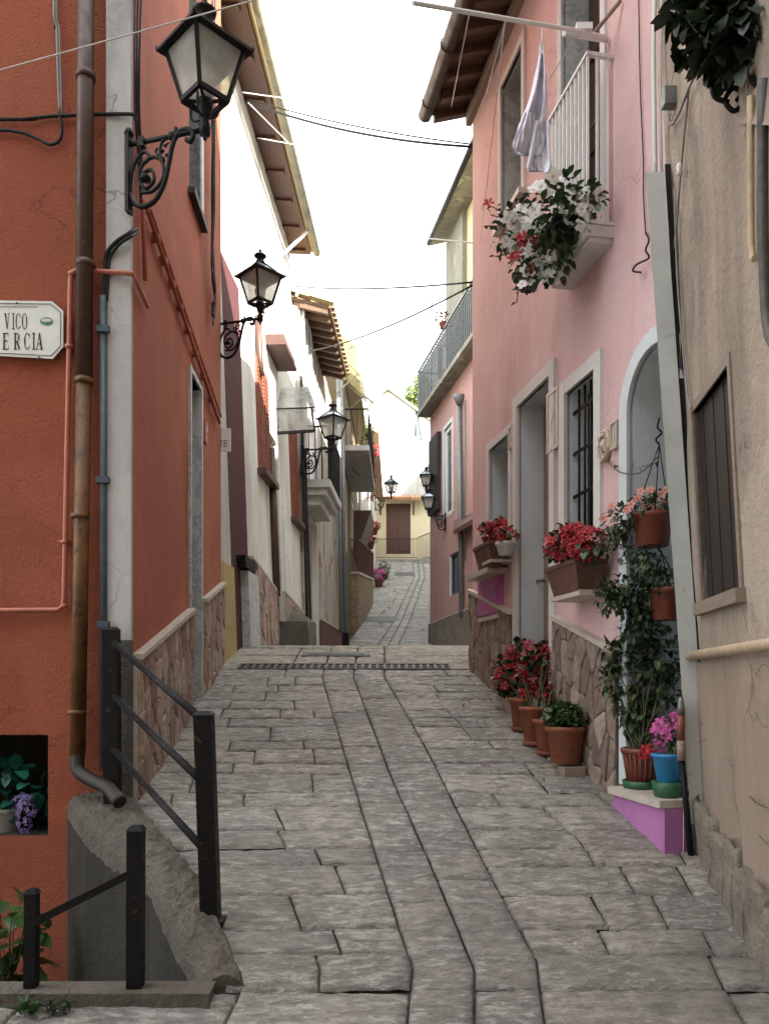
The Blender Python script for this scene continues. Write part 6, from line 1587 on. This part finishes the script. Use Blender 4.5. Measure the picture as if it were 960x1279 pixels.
# ------------------------------------------------------------------ FAR HOUSES
yh = thing('yellow_house', (1.5, 44, 6.4), 'pale yellow house with brown double door under a tiled hood', 'house')
YW = Wall((-2.2, 42), (5.2, 42), (0, -1))
fd = (YW.px(482, 0)[0], YW.px(512.5, 0)[0], YW.px(0, 692)[1], YW.px(0, 629)[1], .12, 1)
mb = MB(); zt_ = 9.5
facade(mb, YW, 0, YW.len, 4.5, zt_, [fd], step=1.2, amp=.01)
sl = lambda x: at(x, 0, 42).x
mb.face([(-2.2, 42, zt_), (sl(495), 42, zt_), (sl(536), 42, 11.4), (5.2, 42, 11.4), (5.2, 42, zt_)], 2)
shell(mb, YW, 0, YW.len, 4.5, zt_, 5, 0, top=False)
mb.hexa([(-2.2, 42.005, zt_ + .005), (sl(495), 42.005, zt_ + .005), (sl(495), 47, zt_ + .005), (-2.2, 47, zt_ + .005), (-2.2, 42.005, zt_ + .05), (sl(495), 42.005, zt_ + .05), (sl(495), 47, zt_ + .05), (-2.2, 47, zt_ + .05)], 0)
mb.hexa([(sl(495), 42.005, zt_ - .1), (5.2, 42.005, zt_ - .1), (5.2, 47, zt_ - .1), (sl(495), 47, zt_ - .1), (sl(495), 42.005, zt_ + .02), (5.2, 42.005, 11.3), (5.2, 47, 11.3), (sl(495), 47, zt_ + .02)], 0)
mb.build('wall', [M['cream_far'], M['travertine'], M['greystrip']], yh)
door(yh, YW, fd, .06, M['doorwood'])
m = MB(); ring(m, YW, fd, .13, -.02, .05); m.build('door_surround', M['cream_far'], yh)
hd = MB(); x0h, x1h = sl(472), sl(531)
hd.hexa([(x0h, 41.95, 9.55), (x1h, 41.95, 9.55), (x1h, 41.3, 9.28), (x0h, 41.3, 9.28), (x0h, 41.95, 9.62), (x1h, 41.95, 9.62), (x1h, 41.3, 9.34), (x0h, 41.3, 9.34)], 1)
for i in range(13):
    x = x0h + (x1h - x0h) * (i + .5) / 13
    hd.tube([(x, 41.98, 9.66), (x, 41.22, 9.34)], .10, 8)
for x in (sl(475), sl(516)): hd.bar((x, 41.97, 8.7), (x, 41.4, 9.25), .08, mi=1)
hd.build('door_hood', [M['tile'], M['rafter']], yh)
rl = thing('railing', (1, 41.2, 6.3), 'thin black railing in front of the far brown door', 'railing')
m = MB()
for i in range(26): x = sl(468) + (sl(520) - sl(468)) * i / 25; m.bar((x, 41.0, 6.15), (x, 41.0, 7.25 if True else 0), .018)
m.bar((sl(468), 41.0, 7.25), (sl(520), 41.0, 7.25), .03); m.bar((sl(468), 41.0, 6.3), (sl(520), 41.0, 6.3), .02)
for i in range(12): t_ = i / 11; m.bar((sl(520) + 1.0 * t_, 41.0 + .2 * t_, 6.2 + .4 * t_), (sl(520) + 1.0 * t_, 41.0 + .2 * t_, 7.3 + .45 * t_), .022)
m.bar((sl(520), 41.0, 7.3), (sl(520) + 1.0, 41.2, 7.75), .04); m.build('bars', M['iron'], rl)
m = MB(); m.hexa([(sl(512), 40.4, 5.6), (3.2, 40.2, 5.6), (3.2, 41.6, 5.6), (sl(512), 41.6, 5.6), (sl(512), 40.4, 6.05), (3.2, 40.2, 6.55), (3.2, 41.6, 6.6), (sl(512), 41.6, 6.1)]); m.box(sl(466), sl(512) - .01, 40.7, 41.7, 5.6, 6.12)
tag(m.build('steps', M['pave_top'], origin=(1, 41, 6)), 'pale stone landing in front of the yellow house', kind='structure')
# the white gabled house behind
wh = thing('white_house', (1, 56, 8), 'large white gabled house standing above the yellow house', 'house')
W0 = 52.0; ax = at(484, 488, W0); lx = at(430, 535, W0); rx_ = at(555, 540, W0)
m = MB(); m.face([(lx.x, W0, 6), (rx_.x, W0, 6), (rx_.x, W0, rx_.z), (ax.x, W0, ax.z), (lx.x, W0, lx.z)]); m.face([(lx.x, W0 + 10, 6), (rx_.x, W0 + 10, 6), (rx_.x, W0 + 10, rx_.z), (ax.x, W0 + 10, ax.z), (lx.x, W0 + 10, lx.z)])
for p in (lx, rx_): m.face([(p.x, W0, 6), (p.x, W0 + 10, 6), (p.x, W0 + 10, p.z), (p.x, W0, p.z)])
m.build('wall', M['white_far'], wh)
m = MB()
for p, s_ in ((lx, -1), (rx_, 1)):
    dx = .25 * s_; sl_ = (p.z - ax.z) / (p.x - ax.x) * dx
    m.hexa([(ax.x, W0 - .3, ax.z + .01), (p.x + dx, W0 - .3, p.z + sl_ + .01), (p.x + dx, W0 + 10, p.z + sl_ + .01), (ax.x, W0 + 10, ax.z + .01), (ax.x, W0 - .3, ax.z + .2), (p.x + dx, W0 - .3, p.z + sl_ + .2), (p.x + dx, W0 + 10, p.z + sl_ + .2), (ax.x, W0 + 10, ax.z + .2)])
m.build('roof', M['concrete_far'], wh)
m = MB(); m.tube([at(520, 512, 51.9), at(519, 545, 51.9)], .07, 6)
m.tube([at(522, 520, 51.9), at(526, 550, 51.9)], .05, 6); m.build('hanging_cloth', M['bluepipe'], wh)
# far tree
tr = thing('tree', at(522, 520, 62), 'bright yellow green tree crown beyond the white house', 'tree')
bb = [Q(520, 492, 62, (.9, 1, .9)), Q(528, 480, 62, (.7, .8, .7)), Q(512, 492, 62, (.5, .6, .4)), Q(536, 500, 62, (.9, 1, .9)), Q(530, 515, 62, (1.2, 1, .9)), Q(524, 474, 62, (.5, .5, .4)), Q(510, 500, 62, (.6, .6, .5)), Q(531, 488, 62, (.8, .8, .8))]
foliage(bb, 2600, .22, .16).build('crown', M['leafbright'], tr); tb = at(526, 530, 62); m = stems((tb.x, tb.y, 8), bb, 16, .12); m.build('trunk', M['bark'], tr)

# ------------------------------------------------------------------ RIGHT: SALMON HOUSE with terrace
X0s = 1.31 + .185 * 23
SW = Wall((X0s - .185 * 16.5, 16.5), (1.31, 23), (-1, 0))
sh = thing('salmon_house', (4, 20, 1), 'salmon house with roof terrace and grey downpipe behind the pink house', 'house')
def sp(x, y, n=0): return SW.px(x, y, n)
sw1 = (sp(565, 600)[0], sp(555, 600)[0], sp(559, 645)[1], sp(560, 532)[1], .10, 1)
sw2 = (sp(575, 720)[0], sp(561, 720)[0], sp(568, 742)[1], sp(568, 690)[1], .12, 1)
ztr = 7.6
mb = MB(); facade(mb, SW, 0, SW.len, -.2, ztr, [sw1, sw2], step=.5, amp=.012); shell(mb, SW, 0, SW.len, -.2, ztr, 5); mb.build('wall', [M['pink_far'], M['surround']], sh)
window(sh, SW, sw1, .06, M['whitepaint'], .12, False, M['surround'], .1, .03, pane='clearsheet'); window(sh, SW, sw2, .1, M['bluepipe'], .07, True, None)
dado(sh, SW, .2, SW.len, sp(580, 760)[1], sp(537, 781)[1], M['fieldstone'], M['travertine'], n=.06)
m = MB(); m.wbox(SW, 0, SW.len + .1, -.3, .36, ztr - .02, ztr + .10); so = m.build('terrace', M['concrete_far'], sh)
m = MB(); k_ = 40
for i in range(k_): u = .3 + (SW.len - .25) * i / (k_ - 1); m.bar(SW.P(u, .34, ztr + .1), SW.P(u, .34, ztr + 1.25), .02)
m.bar(SW.P(.3, .34, ztr + 1.25), SW.P(SW.len + .05, .34, ztr + 1.25), .045); m.bar(SW.P(SW.len + .05, .34, ztr + 1.25), SW.P(SW.len + .05, -1, ztr + 1.25), .045); m.build('terrace_railing', M['iron_grey'], so)
m = MB(); m.wbox(SW, .3, SW.len + .04, .318, .328, ztr + .12, ztr + 1.18); m.build('netting', M['netting'], so)
# upper storey: yellow wall and concrete pier
U2 = Wall((X0s + .10 - .185 * 16.5, 16.5), (X0s + .10 - .185 * 21.2, 21.2), (-1, 0))
uy = U2.px(583, 350)[0]; zt2 = 11.55
mb = MB(); facade(mb, U2, 0, uy, ztr + .1, zt2, [], step=.5); facade(mb, U2, uy, U2.len, ztr + .1, zt2, [], step=.5, mi=1, n=.12); mb.face([U2.P(uy, 0, ztr), U2.P(uy, .12, ztr), U2.P(uy, .12, zt2), U2.P(uy, 0, zt2)], 1); shell(mb, U2, 0, U2.len, ztr + .1, zt2, 4, 0); mb.build('upper_wall', [M['yellowband'], M['concrete_far']], sh)
m = MB(); m.hexa([U2.P(-.3, -2.5, zt2 + .9), U2.P(U2.len + .15, -2.5, zt2 + .9), U2.P(U2.len + .15, .5, zt2 - .0), U2.P(-.3, .5, zt2 - .0), U2.P(-.3, -2.5, zt2 + 1.0), U2.P(U2.len + .15, -2.5, zt2 + 1.0), U2.P(U2.len + .15, .5, zt2 + .1), U2.P(-.3, .5, zt2 + .1)]); ro = m.build('roof', M['concrete_far'], sh)
m = MB(); m.tube([U2.P(-.3, .55, zt2 + .05), U2.P(U2.len + .15, .55, zt2 + .05)], .07, 8); m.build('gutter', M['cable'], ro)
# downpipe, small canopy, dark shutters
m = MB(); m.tube([SW.at(573, 505, .08), SW.at(576, 770, .08)], .06, 10); m.lathe([(.06, -.1), (.14, .06), (.15, .12), (.12, .12)], 12, SW.at(573, 500, .10)); m.tube([SW.at(580, 500, .05), SW.at(580, 700, .05)], .02, 6); m.build('downpipe', M['greypipe'], sh)
m = MB(); m.hexa([SW.at(592, 648, 0), SW.at(566, 658, 0), SW.at(566, 668, .3), SW.at(590, 655, .3), SW.at(592, 640, 0), SW.at(566, 650, 0), SW.at(566, 662, .3), SW.at(590, 648, .3)]); m.build('canopy', M['doorwood'], sh)
m = MB(); m.wbox(SW, sp(551, 600)[0], sp(540, 600)[0], 0, .12, sp(546, 640)[1], sp(546, 545)[1]); m.build('shutter', M['darkwood'], sh)
# plants pot on terrace
c = SW.P(SW.len - 2.8, .34, ztr + 1.27)
t_ = thing('flower_pot', c, 'small pot of reddish leaves on the terrace railing', 'potted plant'); pot(.08, .11, .15, M['terradark'], t_, c); bb = [((c.x, c.y, c.z + .28), (.17, .17, .16))]; foliage(bb, 60, .1, .07).build('leaves', M['redplastic'], t_)
# TV aerials
for (x, yt, yb, Y, lab) in ((558, 385, 410, 22, 'thin aerial mast above the salmon house terrace'),):
    m = MB(); m.tube([SW.P(SW.len - .6, .1, ztr + .1), SW.P(SW.len - .6, .1, ztr + 3.2)], .018, 6)
    for k in range(4): z = ztr + 2.5 + k * .2; m.bar(SW.P(SW.len - .9, .1, z), SW.P(SW.len - .3, .1, z), .012)
    tag(m.build('aerial', M['iron_grey']), lab, 'aerial')
ae = MB(); p = at(556, 30, 9.3); ae.tube([at(557, 55, 9.3), at(555, 20, 9.3)], .008, 5); ae.bar(at(537, 31, 9.3), at(562, 30, 9.3), .01)
for x in (538, 545, 551, 559): ae.bar(at(x, 26, 9.3), at(x, 36, 9.3), .006)
ae.tube([at(557, 55, 9.3), PW.P(PW.len - .1, -.2, ZT + .3)], .008, 5)
tag(ae.build('aerial', M['iron_grey']), 'small television aerial above the pink house gutter', 'aerial')

# ------------------------------------------------------------------ unseen houses added along the right side to shade the street
NW = Wall((2.35, 8.35), (2.75, 16.3), (-1, 0))
nh = thing('ivory_shade_house', (4.5, 12, .3), 'unseen ivory house added between pink and salmon houses to shade the left walls', 'house')
nops = [(u, u + .9, z, z + 1.5, .15, 1) for u in (1.2, 3.6, 6.0) for z in (1.6, 4.7)]
mb = MB(); facade(mb, NW, 0, NW.len, -.3, 8.3, nops, step=.8, amp=.01); shell(mb, NW, 0, NW.len, -.3, 8.3, 4.5); mb.build('wall', [M['cream'], M['surround']], nh)
for o in nops: window(nh, NW, o, .12, M['greywood'], .06, True, M['surround'], .09, .03)
m = MB(); m.hexa([NW.P(0, .35, 8.2), NW.P(NW.len, .35, 8.2), NW.P(NW.len, -4.5, 9.7), NW.P(0, -4.5, 9.7), NW.P(0, .35, 8.32), NW.P(NW.len, .35, 8.32), NW.P(NW.len, -4.5, 9.82), NW.P(0, -4.5, 9.82)]); m.build('roof', M['tile'], nh)

LW = Wall((1.68, 23.35), (2.12, 29.3), (-1, 0))  # added house, fills the gap where sun reached the far street
lh = thing('low_shade_house', (4, 26, 1), 'low cream house added beside the salmon house to shade the far street', 'house')
mb = MB(); facade(mb, LW, 0, LW.len, .5, 9.0, [(2, 3, 4.2, 5.8, .15, 1)], step=1.5, amp=.01); shell(mb, LW, 0, LW.len, .5, 9.0, 4.5); mb.build('wall', [M['cream'], M['surround']], lh)
window(lh, LW, (2, 3, 4.2, 5.8), .12, M['greywood'], .06, True, M['surround'], .09, .03)
m = MB(); m.wbox(LW, 0, LW.len, -4.5, .0, 9.005, 9.1); m.build('roof', M['tile'], lh)
KW = Wall((2.16, 29.5), (3.0, 40.5), (-1, 0))  # added out of view, tall enough to shade the far facade
kh = thing('sandy_shade_house', (5, 32, 2), 'unseen tall sandy house added past the salmon house to shade the far street', 'house')
nops = [(u, u + 1.0, z, z + 1.6, .15, 1) for u in (1.5, 4.5, 7.5) for z in (6.6, 9.4)]
mb = MB(); facade(mb, KW, 0, KW.len, .5, 12.3, nops, step=1.5, amp=.01); shell(mb, KW, 0, KW.len, .5, 12.3, 4.5); mb.build('wall', [M['cream'], M['surround']], kh)
for o in nops: window(kh, KW, o, .12, M['greywood'], .06, True, M['surround'], .09, .03)
m = MB(); m.hexa([KW.P(0, .2, 12.25), KW.P(KW.len, .2, 12.25), KW.P(KW.len, -4.5, 13.5), KW.P(0, -4.5, 13.5), KW.P(0, .2, 12.37), KW.P(KW.len, .2, 12.37), KW.P(KW.len, -4.5, 13.62), KW.P(0, -4.5, 13.62)]); m.build('roof', M['tile'], kh)

# ------------------------------------------------------------------ overhead cables
def sag(a, b, s_, n=9):
    a, b = Vector(a), Vector(b); return [a.lerp(b, i / n) + Vector((0, 0, -s_ * 4 * (i / n) * (1 - i / n))) for i in range(n + 1)]
cable('overhead_cable', sag(at(-330, 178, 4.985), at(345, -8, 4.3), .0), .004, M['cablewhite'], 'thin pale cord slanting in front of the nearest lantern', 2)
c = MB(); c.tube(sag(at(312, 128, 10.2), at(590, 183, 8.2), .10), .013, 6, sub=2); c.tube(sag(at(312, 124, 10.2), at(590, 180, 8.2), .06), .008, 6, sub=2)
tag(c.build('overhead_cable', M['cable']), 'thick twisted black cable crossing to the pink house corner', 'cable')
cable('overhead_cable', sag(at(366, 357, 14.3), at(592, 352, 8.2), .06), .010, M['cable'], 'black cable running level between cream and pink houses', 2)
cable('overhead_cable', sag(at(388, 438, 14.6), at(592, 355, 8.2), .10), .011, M['cable'], 'black cable climbing from the timber eaves to pink corner', 2)
cable('overhead_cable', sag(at(478, 292, 16), at(650, 309, 7.0), .0), .009, M['cablegrey'], 'thin grey cord reaching the pink wall by the balcony flowers', 2)
c = MB()
for (a, b) in (((303, 115, 10.0), (352, 122, 10.0)), ((310, 128, 10.2), (362, 180, 11.0)), ((322, 172, 11.0), (366, 180, 11.0))): c.tube(sag(at(*a), at(*b), 0), .007, 6)
tag(c.build('overhead_cable', M['cablewhite']), 'white cables fanned out under the cream house eaves', 'cable')
cable('overhead_cable', sag(at(455, 600, 25), at(440, 585, 22), .02), .015, M['cable'], 'short dark cable by the ochre house balcony', 2)

# ------------------------------------------------------------------ drain and manhole covers
dr_ = thing('drain', (-.4, 8.28, zg(8.28)), 'iron slotted drain channel crossing the street at the crest', 'drain')
m = MB(); xa, xb = at(298, 0, 8.28).x, at(562, 0, 8.28).x
S_ = lambda X, Y, dz: (X, Y, zg(Y) + dz)
def gslab(m, x0_, x1_, y0_, y1_, d0, d1, mi=0): m.hexa([S_(x0_, y0_, d0), S_(x1_, y0_, d0), S_(x1_, y1_, d0), S_(x0_, y1_, d0), S_(x0_, y0_, d1), S_(x1_, y0_, d1), S_(x1_, y1_, d1), S_(x0_, y1_, d1)], mi)
gslab(m, xa, xb, 8.19, 8.215, -.03, .006); gslab(m, xa, xb, 8.385, 8.41, -.03, .006); gslab(m, xa, xb, 8.285, 8.315, -.03, .004)
k = int((xb - xa) / .075)
for i in range(k + 1):
    x = xa + (xb - xa) * i / k; gslab(m, x - .014, x + .014, 8.215, 8.385, -.029, .0025)
m.build('grate', M['oldiron'], dr_)
m = MB(); gslab(m, LX(8.28), xa - .004, 8.185, 8.415, -.1, .002); gslab(m, xb + .004, RX(8.28), 8.185, 8.415, -.1, .002); tag(m.build('drain_edge', M['pave_top'], origin=(0, 8.3, .1)), 'stone slabs at the ends of the drain', kind='structure')
for (x, y, w_, d_, lab, mt) in ((420, 818, .75, .22, 'flat iron cover between drain and crest', 'oldiron'), (473, 774, 1.0, .9, 'dark iron cover in the far street', 'oldiron'), (505, 717, .9, .9, 'small iron cover near the far steps', 'oldiron')):
    p = gpx(x, y) if y > 800 else None
    if p is None:
        Y = 20.0
        while (HZ - y) / F * Y > zg(Y) and Y < 45: Y += .05
        p = at(x, y, Y)
    m = MB(); gslab(m, p.x - w_ / 2, p.x + w_ / 2, p.y - d_ / 2, p.y + d_ / 2, -.02, .012); gslab(m, p.x - w_ / 2 + .06, p.x + w_ / 2 - .06, p.y - d_ / 2 + .06, p.y + d_ / 2 - .06, .0125, .018)
    tag(m.build('manhole_cover', M[mt]), lab, 'manhole cover')
# fallen petals and leaves at the foot of the pots
m = MB()
for _ in range(60):
    X, Y = rng.uniform(.6, 1.3), rng.uniform(5.2, 7.2)
    if X > 2.46 - .19 * Y - .1: continue
    m.leaf((X, Y, zg(Y) + .012), (rng.uniform(-1, 1), rng.uniform(-1, 1), .05), rng.uniform(.02, .04), .02, rng.choice((0, 0, 1)))
tag(m.build('fallen_leaves', [M['leafolive'], M['petalred']], origin=(1, 6, -.5)), 'fallen leaves and petals scattered near the flower pots', 'fallen leaves', kind='stuff')

# ------------------------------------------------------------------ unseen house added behind the viewpoint to dim the foreground
RW = Wall((-12, -3.0), (1.0, -3.6), (0, 1))
rh = thing('brown_shade_house', (-4, -6, -2.2), 'unseen tall brown house added behind the viewpoint to dim the near street', 'house')
rops = [(u, u + 1.0, z, z + 1.5, .2, 1) for u in (1.5, 4.5, 7.5, 10.5) for z in (-.8, 2.2, 5.2)]
mb = MB(); facade(mb, RW, 0, RW.len, -3, 11.6, rops, step=1.0, amp=.01); shell(mb, RW, 0, RW.len, -3, 11.6, 5); mb.build('wall', [M['tan'], M['surround']], rh)
for o in rops: window(rh, RW, o, .15, M['greywood'], .06, True, M['surround'], .1, .03)
m = MB(); m.wbox(RW, -.3, RW.len + .3, -5.2, .5, 11.61, 11.8); m.build('roof', M['tile'], rh)

# ------------------------------------------------------------------ world, sun, camera
SUN_EL, SUN_AZ = 30.0, 45.0          # sun behind the camera to the right; azimuth from +X towards -Y
w = bpy.data.worlds.new('World'); sc.world = w; w.use_nodes = True
nt = w.node_tree; bg = nt.nodes['Background']; sk = nt.nodes.new('ShaderNodeTexSky'); sk.sky_type = 'NISHITA'; sk.sun_disc = False
sun_dir = Vector((math.cos(R(SUN_EL)) * math.cos(R(SUN_AZ)), -math.cos(R(SUN_EL)) * math.sin(R(SUN_AZ)), math.sin(R(SUN_EL))))
sk.sun_elevation = R(SUN_EL); sk.sun_rotation = math.atan2(sun_dir.x, sun_dir.y)
sk.air_density = 1.0; sk.dust_density = 3.0; sk.ozone_density = 1.0
nt.links.new(sk.outputs[0], bg.inputs['Color']); bg.inputs['Strength'].default_value = .10
# bright thin overcast over the blue sky
tcw = nt.nodes.new('ShaderNodeTexCoord'); mpw = nt.nodes.new('ShaderNodeMapping'); mpw.inputs['Scale'].default_value = (1, 1, 2.5); nt.links.new(tcw.outputs['Generated'], mpw.inputs['Vector'])
cl_ = ramp(nt, noise_n(nt, mpw.outputs['Vector'], 2.2, 6, .55), [(.3, .72), (.6, 1.)])
bg2 = nt.nodes.new('ShaderNodeBackground'); bg2.inputs['Color'].default_value = (.95, .985, 1.0, 1); bg2.inputs['Strength'].default_value = .52
mxw = nt.nodes.new('ShaderNodeMixShader'); nt.links.new(cl_, mxw.inputs[0]); nt.links.new(bg.outputs[0], mxw.inputs[1]); nt.links.new(bg2.outputs[0], mxw.inputs[2])
nt.links.new(mxw.outputs[0], nt.nodes['World Output'].inputs['Surface'])
sl_ = bpy.data.lights.new('sun', 'SUN'); sl_.energy = 3.5; sl_.angle = R(.5); sl_.color = (1, .955, .88)
so_ = bpy.data.objects.new('sun', sl_); col.objects.link(so_); so_.rotation_euler = (-sun_dir).to_track_quat('-Z', 'Y').to_euler(); so_.location = (6, -6, 14)
cam = bpy.data.cameras.new('camera'); co = bpy.data.objects.new('camera', cam); col.objects.link(co)
cam.sensor_fit = 'HORIZONTAL'; cam.sensor_width = 36; cam.lens = 36 * F / 960; cam.shift_y = (HZ - 639.5) / 960
cam.clip_start = .05; cam.clip_end = 500
co.location = (0, 0, 0); co.rotation_euler = (R(90), 0, 0)
sc.camera = co
vs = sc.view_settings; vs.view_transform = 'Standard'; vs.look = 'None'; vs.exposure = 3.05; vs.gamma = 1; vs.use_curve_mapping = False
sc.render.engine = 'CYCLES'; sc.cycles.max_bounces = 8; sc.cycles.diffuse_bounces = 5; sc.cycles.use_denoising = True
